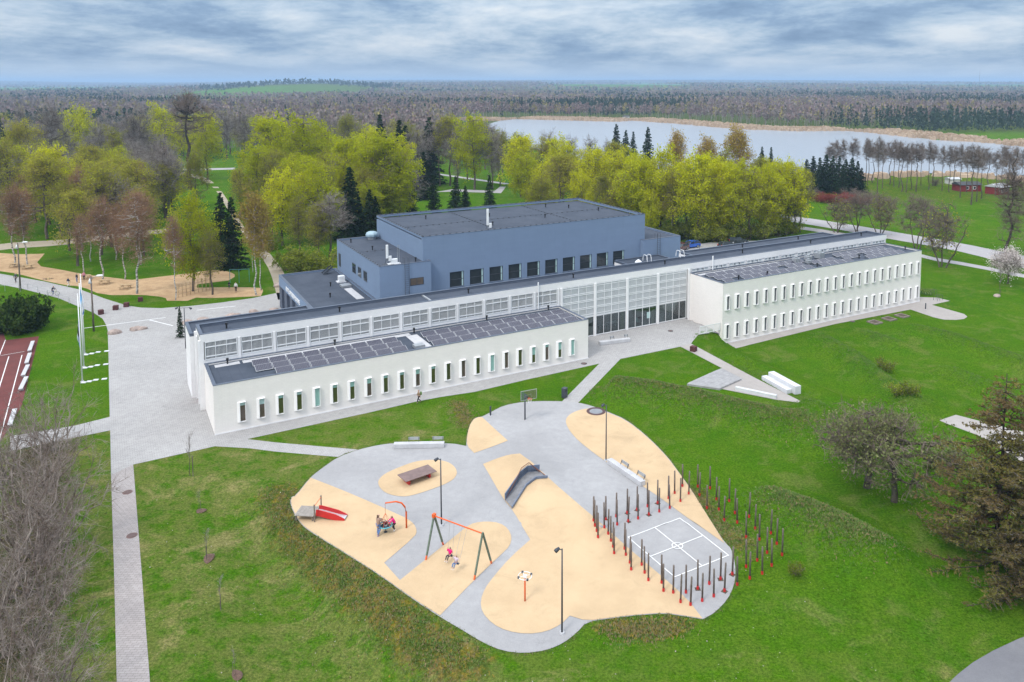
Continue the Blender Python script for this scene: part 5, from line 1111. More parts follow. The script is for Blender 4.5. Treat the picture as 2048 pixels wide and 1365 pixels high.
# fill of the park: more budding and bare trees between the named ones
rgp = random.Random(21); fill = []
def ok_spot(px, b):
    x, y = PX(px, b)
    for poly in FOOT:
        if inside(np.array(x), np.array(y), poly) or segdist(np.array(x), np.array(y), poly + poly[:1]) < 2.0: return False
    return True
FOOT = [PP(chip), PP([(556, 600), (540.6, 543), (509.6, 495), (480, 462), (440, 392), (394, 356), (398, 350), (450, 392), (496, 469), (537, 505), (590, 600)])]
for (x0, x1, b0, b1, n, w8, reg) in [(-20, 345, 305, 450, 84, (.34, .42, .18, .06), 'in the left park'), (-20, 330, 455, 535, 24, (.42, .05, .05, .48), 'at the front of the left park'), (540, 830, 335, 470, 30, (.4, .12, .48, 0), 'left behind the sports hall'), (1030, 1350, 375, 462, 20, (.45, .10, .45, 0), 'right behind the sports hall'), (1350, 1600, 405, 470, 12, (.45, .05, .5, 0), 'beyond the car park'), (480, 1000, 300, 345, 26, (.3, .5, .2, 0), 'at the back of the park'), (-30, 520, 292, 322, 40, (.25, .6, .15, 0), 'in the back row of the left park')]:
    rows_ = []
    for i in range(n):
        px, b = rgp.uniform(x0, x1), b0 + (b1 - b0) * rgp.random() ** .8; k = rgp.choices(('olive', 'bare', 'maple', 'birch'), w8)[0]
        if ok_spot(px, b): rows_.append((px, b, k))
    rows_.sort(); c_ = {}
    for px, b, k in rows_:
        i = c_.get(k, 0); c_[k] = i + 1; x, y, z = P3(px, b); hgt = dict(olive=17.5, bare=19, maple=16.5, birch=14)[k] * (rgp.uniform(.95, 1.25) if 'back' in reg else rgp.uniform(.70, 1.15)); pl = PROTO[k]; tr, cr, H = rgp.choice(pl); s_ = hgt / H
        t = thing(NAMES[k], '%s %s, %s from the left' % (dict(olive='olive budding tree', bare='grey bare tree', maple='yellow-green maple', birch='reddish birch')[k], reg, NUMW[i]), 'tree', (x, y, z), rgp.random() * 6.28, 'trees ' + reg); link('trunk', tr, t); link('crown', cr, t); t.scale = (s_ * 1.1, s_ * 1.1, s_)
# bushy mountain pine on the left lawn
def pine_bush():
    rg = np.random.default_rng(3); S = Skel(); C, D = [], []
    for i in range(34):
        a = rg.random() * 6.283; l = rg.uniform(.2, 1) * 3.3; h = 3.9 * rg.uniform(.5, 1) * (1 - .45 * (l / 3.3) ** 2); p = curve(rg, np.array([rg.normal(0, .3), rg.normal(0, .3), 0]), np.array([l * math.cos(a), l * math.sin(a), h]), 5, -.3, .03); S.path(p, .07, .02)
        for q in range(34):
            t = rg.uniform(.25, 1) ; j = min(4, int(t * 5)); o = p[j] + (p[j + 1] - p[j]) * (t * 5 - j) + rg.normal(0, .33, 3); k = 7
            C.append(o + rg.normal(0, .13, (k, 3))); D.append(rg.normal(0, .5, (k, 3)) + [0, 0, .8])
    lv, lf = quads(rg, np.concatenate(C), .24, 1.7, 0, np.concatenate(D)); return S.mesh('trunk', M['bark_dark']), npmesh('crown', lv, lf, M['pine']), 4.0
PROTO['pinebush'] = [pine_bush()]; NAMES['pinebush'] = 'pine_bush'; CATS['pinebush'] = 'bush'
plant('pinebush', 43, 663, 585, 'broad dark green pine bush on the left lawn by the track', wide=1.0)
# ------------------------------------------------------------------ far forest: one mass of small trees
M['far_brown'] = mat('far_bare_wood', (.215, .155, .150), 1, .25, .01)
M['far_grey'] = mat('far_grey_wood', (.22, .185, .165), 1, .2, .012)
M['far_dark'] = mat('far_conifers', (.028, .052, .032), 1, .3, .02)
M['far_olive'] = mat('far_budding_wood', (.25, .215, .08), 1, .25, .02)
M['far_stem'] = mat('far_pale_stems', (.30, .27, .25), 1, .2, .05)
def far_forest():
    rg = np.random.default_rng(99); lake = np.array(LK)
    PX_ = []
    def scatter(y0, y1, sp, xlim):
        ys_ = np.arange(y0, y1, sp); out = []
        for yy in ys_:
            xx = np.arange(-xlim * yy - 60, xlim * .86 * yy + 60, sp); out.append(np.c_[xx + rg.uniform(-.45, .45, len(xx)) * sp, np.full(len(xx), yy) + rg.uniform(-.45, .45, len(xx)) * sp])
        return np.concatenate(out)
    bands = [(330, 760, 8.0, .78, 26, 1.5), (760, 1250, 9.0, .78, 22, 1.7), (1250, 2400, 17.0, .76, 9, 3.8), (2400, 5200, 34.0, .74, 7, 6.5), (5200, 11000, 80.0, .72, 6, 13)]
    VV, FF, MI, o = [], [], [], 0
    fn = lambda x, y: np.sin(x / 95 + 1.3 * np.sin(y / 140)) + np.sin(y / 75 + 1.1 * np.sin(x / 190 + 2)) 
    field = lambda x, y: np.sin(x / 260 + 2.1 * np.sin(y / 330)) * np.sin(y / 210 + x / 900 + 1)
    for bi, (y0, y1, sp, xl, nq, qs) in enumerate(bands):
        p = scatter(y0, y1, sp, xl); x, y = p.T
        keep = ~inside(x, y, LK) & (segdist(x, y, LK + LK[:1]) > 34)
        # near side of the lake stays open park and meadow; wood begins beyond the park
        pxs = CX + FPX * x / (y * math.cos(PITCH) + (CAMH + 4) * math.sin(PITCH))
        shore = np.interp(pxs, [-200, 950, 1000, 2600], [0, 0, 1, 1])
        keep &= ~((shore > .5) & (y < 560) )
        rowpx = np.array([0.0]); 
        pyv = CY + FPX * ((CAMH + 4) * math.cos(PITCH) - y * math.sin(PITCH)) / (y * math.cos(PITCH) + (CAMH + 4) * math.sin(PITCH))
        keep &= ~((pxs > 960) & (pyv > np.interp(pxs, [960, 1240, 1345, 1590, 1770, 1880, 2100, 2400], [240, 238, 240, 256, 262, 274, 291, 318])))
        keep &= ~((pxs < 960) & (y < 420))
        if bi >= 2: keep &= ~(field(x, y) > (.80, .72, .66)[bi - 2])
        for fx, fy, fa, fb_ in FIELDS: keep &= ((x - fx) / fa) ** 2 + ((y - fy) / fb_) ** 2 > 1
        if bi <= 1: keep &= ~((field(x * 2.2, y * 2.2) > .86) & (y > 560))
        x, y = x[keep], y[keep]; z = T(x, y); n = len(x)
        band = ((np.abs(y - 1150 - .05 * x) < 150) & (pxs[keep] > 640) & (pxs[keep] < 985)) | ((np.abs(y - 1750) < 230) & (pxs[keep] > 1060) & (pxs[keep] < 1790)) | ((np.abs(y - 640) < 55) & (pxs[keep] > 1830)) | ((np.abs(y - 2600) < 200) & (pxs[keep] > 1700))
        sel = band * 1.3 + fn(x, y) + fn(x * .37 + 40, y * .41) * .45 + rg.normal(0, .22, n); u = rg.random(n)
        kind = np.where(sel > 1.30, 2, np.where(u < .50, 0, np.where(u < .82, 1, 3))); kind = np.where((u > .985), 2, kind)
        hill = np.exp(-(((x + 900) / 330) ** 2 + ((y - 2900) / 420) ** 2)) > .3; kind = np.where(hill, 2, kind)
        h = rg.uniform(12, 19, n) * np.where(kind == 2, 1.1, 1.0) * (1 if bi < 3 else 1.0); con = kind == 2
        # crown tufts
        t = rg.random((n, nq)); rr = np.where(con[:, None], (1 - t) * 2.6 + .3, np.sqrt(np.clip(1 - (2 * t - 1) ** 2, 0.05, 1)) * 3.0) * (1 if bi < 2 else (sp / 9 if bi == 2 else sp / 11)); rr = rr * rg.uniform(.3, 1, (n, nq)); a = rg.random((n, nq)) * 6.283
        zz = np.where(con[:, None], .12 + .85 * t, .42 + .56 * t) * h[:, None]
        C = np.stack([x[:, None] + rr * np.cos(a), y[:, None] + rr * np.sin(a), z[:, None] + zz], -1).reshape(-1, 3)
        D = np.tile(np.array([[0, 0, 1.]]), (len(C), 1)) + rg.normal(0, .35, (len(C), 3))
        V, F = quads(rg, C, qs * np.repeat(np.where(con, 1.15, 1.0), nq), 1.35 if bi < 2 else .8, 0, D)
        VV.append(V); FF.append(F + o); o += len(V); MI.append(np.repeat(kind, nq))
        if bi < 2:
            k = ~con; A = np.c_[x, y, z - .2][k]; B = np.c_[x + rg.normal(0, .3, n), y, z + h * .85][k]; V, F = tubes(A, B, np.full(k.sum(), .20), np.full(k.sum(), .08), 3)
            VV.append(V); FF.append(F + o); o += len(V); MI.append(np.where(rg.random(k.sum()) < .45, 4, 1).repeat(3))
    me = npmesh('far_forest', np.concatenate(VV), np.concatenate(FF), [M['far_brown'], M['far_grey'], M['far_dark'], M['far_olive'], M['far_stem']], np.concatenate(MI))
    print('far forest quads', sum(len(f) for f in FF))
    return stuff(link('far_forest', me))
far_forest()
# ------------------------------------------------------------------ playground equipment
M['post'] = barkm('weathered_post', (.13, .105, .09), (.22, .185, .165), 6)
M['red'] = mat('red_paint', (.52, .02, .02), .5, .05, 3)
M['orange'] = mat('orange_paint', (.72, .115, .02), .45, .05, 3)
M['green_wood'] = mat('grey_green_paint', (.115, .155, .115), .7, .1, 4)
M['brown_top'] = mat('brown_board', (.185, .125, .115), .6, .15, 2, .1, 30)
M['soil'] = mat('bare_soil', (.085, .065, .045), 1, .3, 3, .25, 20)
M['mulch'] = mat('bark_mulch', (.115, .070, .050), 1, .25, 4, .3, 25)
M['stone'] = mat('granite_boulder', (.36, .285, .25), .9, .25, 1.4, .2, 12, bump=.03)
M['maroon'] = mat('maroon_concrete', (.085, .028, .028), .9, .15, 3)
M['teal'] = mat('teal_plastic', (.10, .36, .42), .5, .05)
M['net'] = mat('dark_rope', (.05, .055, .065), .9, .1)
M['steel_blue'] = mat('blue_grey_steel', (.13, .17, .25), .5, .1, 2)
M['wood_light'] = mat('pale_timber', (.42, .30, .17), .9, .2, 3, .15, 30)
FZ = .035     # finished playground level above the terrain sheet
ptsP = [(28,560),(38,598),(53,640),(62,690),(112,612),(124,550),(142,663),(163,718),(180,765),(188,815),(204,527),(212,590),(270,780),(279,828),(290,500),(298,565),(311,888),(321,942),(367,475),(375,543),(403,905),(426,967),(449,448),(455,1025),(459,512),(527,422),(540,488),(559,1045),(573,1108),(612,385),(622,460),(649,1122),(660,345),(705,408),(706,1196),(721,290),(748,1120),(770,350),(784,1218),(840,292),(840,1090),(854,360),(875,1185),(912,460),(930,1052),(936,305),(965,1150),(986,392),(1005,472),(1018,1015),(1046,555),(1049,1108),(1086,405),(1110,978),(1130,498),(1148,572),(1148,1058),(1218,688),(1218,918),(1241,528),(1246,1008),(1288,620),(1304,868),(1321,705),(1343,970),(1381,808),(1411,657),(1417,908),(1457,738),(1498,825)]
PST = MB(); PST.tube([(0, 0, .0), (0, 0, 2.02), (0, 0, 2.06)], [.068, .062, .05], 8); PST = PST.mesh('post', M['post'], True)
SHOE = MB(); SHOE.tube([(0, 0, -.15), (0, 0, .24)], [.092, .088], 8); SHOE = SHOE.mesh('post_shoe', M['red'])
SQ = MB().box(-.19, -.19, -.05, .19, .19, .012).mesh('soil_square', M['soil'])
AS_ = ASPH; RB_ = {k: PP(RUB[k]) for k in RUB}
cnt = {}; plist = []
for q in ptsP:
    x, y = PX(*cz(*q)); g = 'grass'
    if inside(np.array(x), np.array(y), AS_): g = 'asphalt'
    for k in RB_:
        if inside(np.array(x), np.array(y), RB_[k]): g = 'ochre rubber'
    far = y > cc[1] - (x - cc[0]) * .25
    plist.append((q[0], x, y, g, far))
plist.sort()
def ordw(n): return NUMW[n] if n < len(NUMW) else 'last'
for px, x, y, g, far in plist:
    key = (g, far); n = cnt.get(key, 0); cnt[key] = n + 1
    t = thing('timber_post', 'timber post with red foot on %s %s the court, %s from left' % (g, 'beyond' if far else 'before', ordw(n)), 'post', (x, y, float(T(x, y)) + (FZ if g != 'grass' else 0)), random.random() * 6, 'timber posts round the painted court')
    a = link('post', PST, t); a.rotation_euler = (random.gauss(0, .012), random.gauss(0, .012), 0); a.scale = (1, 1, random.uniform(.97, 1.03)); link('post_shoe', SHOE, t)
    if g == 'asphalt' and random.random() < .55: link('soil_square', SQ, t, (0, 0, -.01 + .005 * random.random()), random.random())
def at(px, py, dz=0.): x, y, z = P3(px, py); return Vector((x, y, z + dz))
def ang(a, b): return math.atan2(b[1] - a[1], b[0] - a[0])
def lamp(px, py, top, lab, side=-1):
    o = at(px, py, FZ); h = ZROW(top, o.y) - o.z; t = thing('lamp_post', lab, 'lamp', o, 0, 'playground lamp posts')
    MB().tube([(0, 0, 0), (0, 0, h)], [.065, .045], 10).build('pole', M['dark_metal'], t, True)
    a = MB(); a.tube([(0, 0, h - .08), (side * .30, 0, h + .02)], .03, 8); a.build('arm', M['dark_metal'], t)
    MB().tube([(side * .18, -.02, h + .06), (side * .36, -.14, h - .02), (side * .44, -.2, h - .07)], [.09, .13, .12], 10).build('lamp_head', M['dark_metal'], t, True)
    MB().tube([(0, 0, -.05), (0, 0, .10)], [.19, .17], 12).build('foot', M['concrete'], t)
lamp(1124, 1268, 1098, 'tall black lamp post by the near tip of the playground'); lamp(1212, 922, 810, 'tall black lamp post beside the concrete bench and trampoline'); lamp(883, 1052, 918, 'tall black lamp post just behind the swing frame')
# basketball hoop
o = at(1050, 840, FZ); d = ang(o, at(1290, 1070)); t = thing('basketball_hoop', 'basketball hoop with clear backboard on a dark pole at the head of the lane', 'basketball hoop', o, d)
MB().tube([(0, 0, 0), (0, 0, 2.75)], .075, 10).build('pole', M['dark_metal'], t, True)
a = MB(); a.bar((0, 0, 2.6), (.95, 0, 2.75), .09); a.bar((0, 0, 2.3), (.95, 0, 2.72), .06); a.build('bracket', M['dark_metal'], t)
bb = MB(); e = .05; bb.box(.97, -.9, 2.50, 1.01, .9, 2.55); bb.box(.97, -.9, 3.47, 1.01, .9, 3.52); bb.box(.97, -.9, 2.55, 1.01, -.85, 3.47); bb.box(.97, .85, 2.55, 1.01, .9, 3.47)
b = bb.build('backboard', M['galv'], t); MB().box(.98, -.85, 2.55, .995, .85, 3.47).build('board_glass', M['clear'], b)
g = MB(); g.box(.965, -.30, 2.62, .979, .30, 2.66); g.box(.965, -.30, 3.02, .979, .30, 3.06); g.box(.965, -.30, 2.66, .979, -.26, 3.02); g.box(.965, .26, 2.66, .979, .30, 3.02); g.build('target_square', M['white_metal'], b)
MB().tube([(1.25 + .225 * math.cos(k * math.pi / 8), .225 * math.sin(k * math.pi / 8), 2.66) for k in range(17)], .018, 6).bar((1.0, 0, 2.66), (1.04, 0, 2.66), .12).build('rim', M['orange'], t)
n = MB()
for k in range(12): a0 = k * math.pi / 6; n.tube([(1.25 + .22 * math.cos(a0), .22 * math.sin(a0), 2.65), (1.25 + .13 * math.cos(a0 + .4), .13 * math.sin(a0 + .4), 2.25)], .008, 4)
stuff(n.build('net', M['white_metal'], t))
# trampoline
o = at(1192, 824, FZ); t = thing('trampoline', 'round ground trampoline with brown rim on the ochre lobe', 'trampoline', o)
r = MB()
for k in range(24):
    a0, a1 = k * math.pi / 12, (k + 1) * math.pi / 12; P_ = lambda a, q, z: (q * math.cos(a), q * math.sin(a), z)
    r.add([P_(a0, .72, .05), P_(a1, .72, .05), P_(a1, 1.0, .05), P_(a0, 1.0, .05), P_(a0, 1.03, 0), P_(a1, 1.03, 0), P_(a0, .70, .0), P_(a1, .70, .0)], [(0, 1, 2, 3)[::-1], (3, 2, 5, 4)[::-1], (0, 6, 7, 1)[::-1]])
r.build('rim', mat('brown_rubber', (.085, .045, .045), .8), t); MB().cyl((0, 0, .005), .70, .02, 24).build('jumping_mat', mat('grey_mesh', (.22, .23, .25), .7), t)
# brown table
tz = .62
def atz(px, py, dz):
    z = 0.0
    for i in range(30): x, y = GZ(px, py, z); z = .5 * z + .5 * (float(T(x, y)) + dz)
    return Vector((x, y, z))
cs = [atz(*q, tz) for q in [(796, 948.5), (859, 930), (871.4, 942.6), (809.3, 964)]]; c0 = sum(cs, Vector()) / 4; c0.z -= tz
a = ang(cs[3], cs[2]); Lx = (cs[2] - cs[3]).length; Ly = (cs[0] - cs[3]).length
t = thing('play_table', 'large brown table with red legs on the ochre oval', 'table', c0, a); MB().bbox(-Lx / 2, -Ly / 2, tz - .06, Lx / 2, Ly / 2, tz, .02).build('table_top', M['brown_top'], t)
for sx in (-1, 1): MB().bbox(sx * Lx * .33 - .09, -Ly * .3, 0, sx * Lx * .33 + .09, Ly * .3, tz - .06, .02).build('leg', M['red'], t)
# slide with deck
rz_ = lambda x, y: (580 + x / 7.314, 960 + y / 7.314)
dk = [atz(*rz_(*q), .50) for q in [(130, 440), (275, 370), (410, 480), (240, 552)]]; c0 = sum(dk, Vector()) / 4; c0.z -= .5; c0.z += FZ
en = atz(*rz_(775, 545), .15); a = ang(c0, en); t = thing('play_slide', 'short red slide with grey timber deck at the left edge of the ochre surface', 'slide', c0, a)
Ld = (en - c0).length; sw = .62
dd = MB()
for k in range(9): MB().bbox(-.85 + k * .175, -.75, .44, -.85 + k * .175 + .16, .75, .50, .012).build('deck_board', mat('deck_board', (.30, .27, .24), .85, .15, 4) if k == 0 else bpy.data.materials['deck_board'], t)
for sx in (-.75, .6):
    for sy in (-.6, .6): MB().box(sx - .05, sy - .05, 0, sx + .05, sy + .05, .43).build('leg', M['wood_grey'], t)
for sy in (-.72, .72): MB().tube([(.82, sy, 0), (.82, sy, 1.45)], .055, 8).build('post', M['wood_grey'], t)
MB().tube([(.82, -.72, 1.3), (.82, .72, 1.3)], .025, 6).build('rail', M['orange'], t)
prof = [(.80, .52), (1.1, .50), (1.7, .36), (2.4, .20), (Ld, .13), (Ld + .25, .13)]
sl = MB(); 
for (x0, z0), (x1, z1) in zip(prof[:-1], prof[1:]): sl.add([(x0, -sw / 2, z0), (x1, -sw / 2, z1), (x1, sw / 2, z1), (x0, sw / 2, z0)], [(0, 1, 2, 3)]); sl.add([(x0, -sw / 2, z0 - .04), (x1, -sw / 2, z1 - .04), (x1, sw / 2, z1 - .04), (x0, sw / 2, z0 - .04)], [(3, 2, 1, 0)])
sl.build('chute', mat('steel_chute', (.62, .63, .66), .25, .05, 2, metal=.4), t)
for sy in (-1, 1):
    w = MB()
    for (x0, z0), (x1, z1) in zip(prof[:-1], prof[1:]):
        h0 = .30 if x0 < 2.6 else .16; h1 = .30 if x1 < 2.6 else (.16 if x1 < Ld + .1 else .03); y0, y1 = sy * sw / 2, sy * (sw / 2 + .06)
        w.add([(x0, y0, max(0, z0 - .22)), (x1, y0, max(0, z1 - .22)), (x1, y0, z1 + h1), (x0, y0, z0 + h0), (x0, y1, max(0, z0 - .22)), (x1, y1, max(0, z1 - .22)), (x1, y1, z1 + h1), (x0, y1, z0 + h0)], [(0, 1, 2, 3), (7, 6, 5, 4), (3, 2, 6, 7), (0, 3, 7, 4), (1, 5, 6, 2)])
    w.build('side_panel', M['red'], t)
# nest swing on a curved mast
mb_, bc = at(813, 1057, FZ), at(771.4, 1066, FZ); a = ang(mb_, bc); Lm = (bc - mb_).to_2d().length
t = thing('nest_swing', 'teal nest swing hanging on red ropes from a curved orange mast', 'swing', mb_, a)
MB().tube([(0, 0, 0), (0, 0, 1.3), (.10, 0, 1.75), (.35, 0, 2.12), (.8, 0, 2.33), (Lm, 0, 2.38)], [.07, .07, .068, .065, .06, .05], 10).build('mast', M['orange'], t, True)
ring = [(Lm + .52 * math.cos(k * math.pi / 10), .52 * math.sin(k * math.pi / 10), .60) for k in range(21)]
bk = MB().tube(ring, .05, 8, caps=False).build('nest', M['teal'], t, True)
nn = MB()
for k in range(-4, 5): q = math.sqrt(max(.0, .27 - (k * .11) ** 2)); nn.tube([(Lm + k * .11, -q, .60), (Lm + k * .11, 0, .50), (Lm + k * .11, q, .60)], .014, 4); nn.tube([(Lm - q, k * .11, .60), (Lm, k * .11, .505), (Lm + q, k * .11, .60)], .014, 4)
stuff(nn.build('nest_net', M['net'], bk)); MB().cyl((Lm, 0, .48), .42, .04, 14).build('cushion', mat('dark_teal', (.03, .09, .11), .8), bk)
for k in range(6): MB().tube([(Lm + .5 * math.cos(k * 1.047), .5 * math.sin(k * 1.047), .62), (Lm, 0, 1.55), (Lm, 0, 2.36)], .014, 5).build('rope', M['orange'], t)
MB().tube([(Lm, 0, .08), (Lm, 0, .48)], .03, 6).build('tether', M['net'], t); MB().cyl((Lm, 0, 0), .13, .05, 10).build('tether_foot', M['net'], t)
# swing frame
f1, f2, f3, f4 = at(851.8, 1121.3, FZ), at(886.3, 1090.6, FZ), at(948.4, 1160.9, FZ), at(983, 1128, FZ)
m1, m2 = (f1 + f2) / 2, (f3 + f4) / 2; SWO = (m1 + m2) / 2; a = ang(m1, m2); hs_ = (ZROW(1036, m1.y) + ZROW(1060, m2.y)) / 2 - SWO.z
t = thing('swing_set', 'swing frame with green timber legs and orange crossbar on ochre rubber', 'swing', SWO, a); Ls = (m2 - m1).to_2d().length / 2
loc = lambda v: Matrix.Rotation(-a, 3, 'Z') @ (v - SWO)
for fa, fb, sx in ((f1, f2, -1), (f3, f4, 1)):
    for f in (fa, fb):
        l = loc(f); tp = Vector((sx * Ls, 0, hs_)); MB().bar(l.lerp(tp, .10), tp, .115).build('leg', M['green_wood'], t); MB().bar(l, l.lerp(tp, .12), .10).build('leg_shoe', M['orange'], t)
MB().tube([(-Ls, 0, hs_ - .06), (Ls, 0, hs_ - .06)], .05, 8).build('crossbar', M['orange'], t); MB().bbox(-Ls - .12, -.14, hs_ - .18, -Ls + .1, .14, hs_ + .10, .02).build('head_plate', M['orange'], t)
# swing seats where the two children sit
SW = []
for i, (sx, swing) in enumerate(((-.55, -.10), (.62, -.42))):
    zc = hs_ - .06; L_ = zc - .42; ys_ = math.sin(swing) * L_; zs = zc - math.cos(swing) * L_; SW.append((sx, ys_, zs, swing))
    MB().bbox(sx - .22, ys_ - .09, zs - .02, sx + .22, ys_ + .09, zs + .02, .01).build('swing_seat', M['net'], t)
    for e in (-.21, .21): MB().tube([(sx + e, 0, zc), (sx + e, ys_, zs)], .010, 5).build('chain', M['galv'], t)
SWA = a
# spinner
o = at(1050, 1203.6, FZ); t = thing('hanging_spinner', 'orange post with a white spinning hanging wheel near the lower playground tip', 'play equipment', o)
MB().tube([(0, 0, 0), (0, 0, 1.72)], .058, 10).build('post', M['orange'], t, True)
w = MB().tube([(.46 * math.cos(k * math.pi / 12), .46 * math.sin(k * math.pi / 12), 1.80) for k in range(25)], .022, 6, caps=False).build('wheel', M['white_metal'], t)
s_ = MB(); s_.cyl((0, 0, 1.70), .13, .14, 10)
for k in range(4): s_.tube([(0, 0, 1.8), (.46 * math.cos(k * 1.571 + .4), .46 * math.sin(k * 1.571 + .4), 1.80)], .016, 5)
s_.build('spokes', M['white_metal'], w)
for k in range(4): x_, y_ = .46 * math.cos(k * 1.571 + .4), .46 * math.sin(k * 1.571 + .4); MB().bbox(x_ - .07, y_ - .07, 1.74, x_ + .07, y_ + .07, 1.86, .02).build('grip', M['dark_metal'], w)
# concrete benches with backrests
def cbench(a, b, lab, backs=((.28, .50), (.76, .98)), curve_=0., flip=1, dep=.55):
    A, B = at(*a, FZ), at(*b, FZ); c = (A + B) / 2; an = ang(A, B); L = (B - A).to_2d().length
    t = thing('concrete_bench', lab, 'bench', c, an, 'concrete benches')
    n = 10; mb = MB()
    pts = [(-L / 2 + L * k / n, flip * curve_ * (1 - (2 * k / n - 1) ** 2)) for k in range(n + 1)]
    if curve_:
        V = [];
        for x, y in pts: V += [(x, y, 0), (x, y + dep, 0), (x, y + dep, .45), (x, y, .45)]
        F = [(4 * k + j, 4 * k + 4 + j, 4 * k + 4 + (j + 1) % 4, 4 * k + (j + 1) % 4) for k in range(n) for j in range(4)]; F = [tuple(reversed(f)) for f in F]; F += [(0, 1, 2, 3), (4 * n + 3, 4 * n + 2, 4 * n + 1, 4 * n)]
        mb.add(V, F)
    else: mb.bbox(-L / 2, 0, 0, L / 2, dep, .45, .03)
    mb.build('bench_body', M['concrete'], t)
    for p, q in backs:
        x0, x1 = -L / 2 + L * p, -L / 2 + L * q; yb = dep + .05
        for k in range(3): MB().bbox(x0, yb + .012 * k, .58 + .1 * k, x1, yb + .035 + .012 * k, .66 + .1 * k, .008).build('backrest_slat', M['galv'], t)
        for xx in (x0 + .06, x1 - .06): MB().bar((xx, dep - .08, .45), (xx, yb + .05, .86), .04).build('backrest_support', M['dark_metal'], t)
    return t
cbench((787, 899), (888, 897), 'concrete bench with two backrests at the upper edge of the playground', curve_=.0)
cbench((1214, 929), (1281, 975), 'concrete bench with two backrests along the asphalt lane by the lamp')
cbench((1200.4, 692), (1261, 684.5), 'concrete bench with armrests standing free on the paved forecourt', backs=((.38, .52), (.86, .98)), dep=.6)
# white stepped bench, low wall and timber stage of the sunken terrace
A, B = at(1523, 760), at(1573, 788.5); t = thing('white_bench', 'white two-step concrete bench on the grass bank of the sunken terrace', 'bench', (A + B) / 2, ang(A, B)); L = (B - A).to_2d().length
MB().bbox(-L / 2, 0, -.1, L / 2, .75, .48, .03).build('seat', M['white_conc'], t); MB().bbox(-L / 2 + .25, .753, -.1, L / 2 + .55, 1.55, .95, .03).build('back_block', M['white_conc'], t)
A, B = at(1470, 781.5), at(1552, 799); t = thing('low_wall', 'low white concrete wall at the foot of the rough grass ridge', 'wall', (A + B) / 2, ang(A, B)); L = (B - A).to_2d().length; MB().bbox(-L / 2, 0, -.2, L / 2, .4, .42, .03).build('wall_block', M['white_conc'], t)
cs = [atz(*q, .22) for q in [(1443.4, 737), (1483, 757.7), (1439, 777.5), (1374, 768)]]; z0 = min(c.z for c in cs) - .22; c0 = sum(cs, Vector()) / 4
t = thing('timber_stage', 'grey timber stage beside the sunken terrace', 'stage', (c0.x, c0.y, z0)); nb_ = 22
M['stage'] = mat('grey_planks', (.31, .305, .31), .85, .12, 2, .1, 20)
for k in range(nb_):
    f0, f1_ = k / nb_, (k + .94) / nb_
    q = [cs[0].lerp(cs[1], f0), cs[0].lerp(cs[1], f1_), cs[3].lerp(cs[2], f1_), cs[3].lerp(cs[2], f0)]; MB().prism([(p.x - c0.x, p.y - c0.y) for p in reversed(q)], .0, .22 + .004 * (k % 3)).build('plank', M['stage'], t)
# bins, bollards, cubes, boulders, covers
o = at(1129, 796); t = thing('litter_bin', 'dark grey litter bin on the grass beside the playground path', 'bin', o, BROT + .5); MB().bbox(-.28, -.24, .05, .28, .24, 1.05, .03).build('bin_body', M['dark_metal'], t); MB().bbox(-.30, -.26, 1.053, .30, .26, 1.15, .03).build('lid', M['dark_metal'], t); MB().box(-.18, -.25, .78, .18, -.243, .95).build('slot', M['black'], t)
for (px, py), lab in (((981, 832), 'short grey bollard lamp at the edge of the asphalt by the dry grass'), ((1851, 619), 'short grey bollard lamp on the pad at the end of the two-storey wing')):
    t = thing('bollard_lamp', lab, 'bollard', at(px, py, .03)); MB().tube([(0, 0, 0), (0, 0, .85), (0, 0, .9)], [.09, .09, .06], 12).build('bollard_body', M['dark_metal'], t, True); MB().tube([(0, 0, .9), (0, 0, 1.0)], .085, 12).build('cap', M['dark_metal'], t); MB().cyl((0, 0, -.05), .2, .07, 12).build('foot', M['concrete'], t)
for i, ((px, py), lab) in enumerate([((1387, 703), 'maroon concrete cube on the path beside the forecourt lawn'), ((202, 629), 'maroon cube at the grass corner, nearest of the street row'), ((231.5, 620), 'maroon cube in the middle of the street row'), ((253, 614), 'maroon cube of the street row next to the wood chip lawn'), ((281, 603), 'maroon cube standing on the lawn near the wood chips')]):
    tag(link('concrete_cube', MB().bbox(-.36, -.36, 0, .36, .36, .66, .03).mesh('concrete_cube', M['maroon']), None, at(px, py, .02), random.random()), lab, 'cube', 'maroon concrete cubes')
def boulder(seed, r):
    bm = bmesh.new(); bmesh.ops.create_icosphere(bm, subdivisions=3, radius=1); rg = np.random.default_rng(seed); ph = rg.random((6, 3)) * 6; fr = rg.normal(0, 1.6, (6, 3))
    for v in bm.verts:
        k = 1 + sum(.09 * math.sin(fr[i] @ np.array(v.co) + ph[i, 0]) for i in range(6)); v.co = Vector((v.co.x * r * 1.25 * k, v.co.y * r * .85 * k, max(-.25, v.co.z) * r * .75 * k))
    return MB().bm(bm)
BL = [((231.5, 667), .75, 'reddish boulder nearest the left lawn edge'), ((271, 661), .62, 'pale boulder left one of a touching pair on the yard'), ((285, 659), .52, 'pale boulder right one of a touching pair on the yard'), ((373, 647), .62, 'boulder behind the yard lamp post'), ((409, 643), .75, 'square pale boulder above the school corner roof'), ((461, 633), .62, 'flat reddish boulder touching a grey one on the street side'), ((474.5, 633), .58, 'grey boulder touching a flat reddish one on the street side'), ((506, 627), .62, 'reddish boulder near the canopy pillars'), ((549, 622), .6, 'grey boulder just before the canopy pillars'), ((557, 573), .8, 'dark boulder on the grass by the dirt path'), ((1995, 594), .5, 'white stone at the foot of the staked sapling under the cherry')]
for i, (p, r, lab) in enumerate(BL): tag(link('boulder', boulder(i, r).mesh('boulder', M['stone'], True), None, at(*p, .05), random.random() * .8), lab, 'boulder', 'boulders')
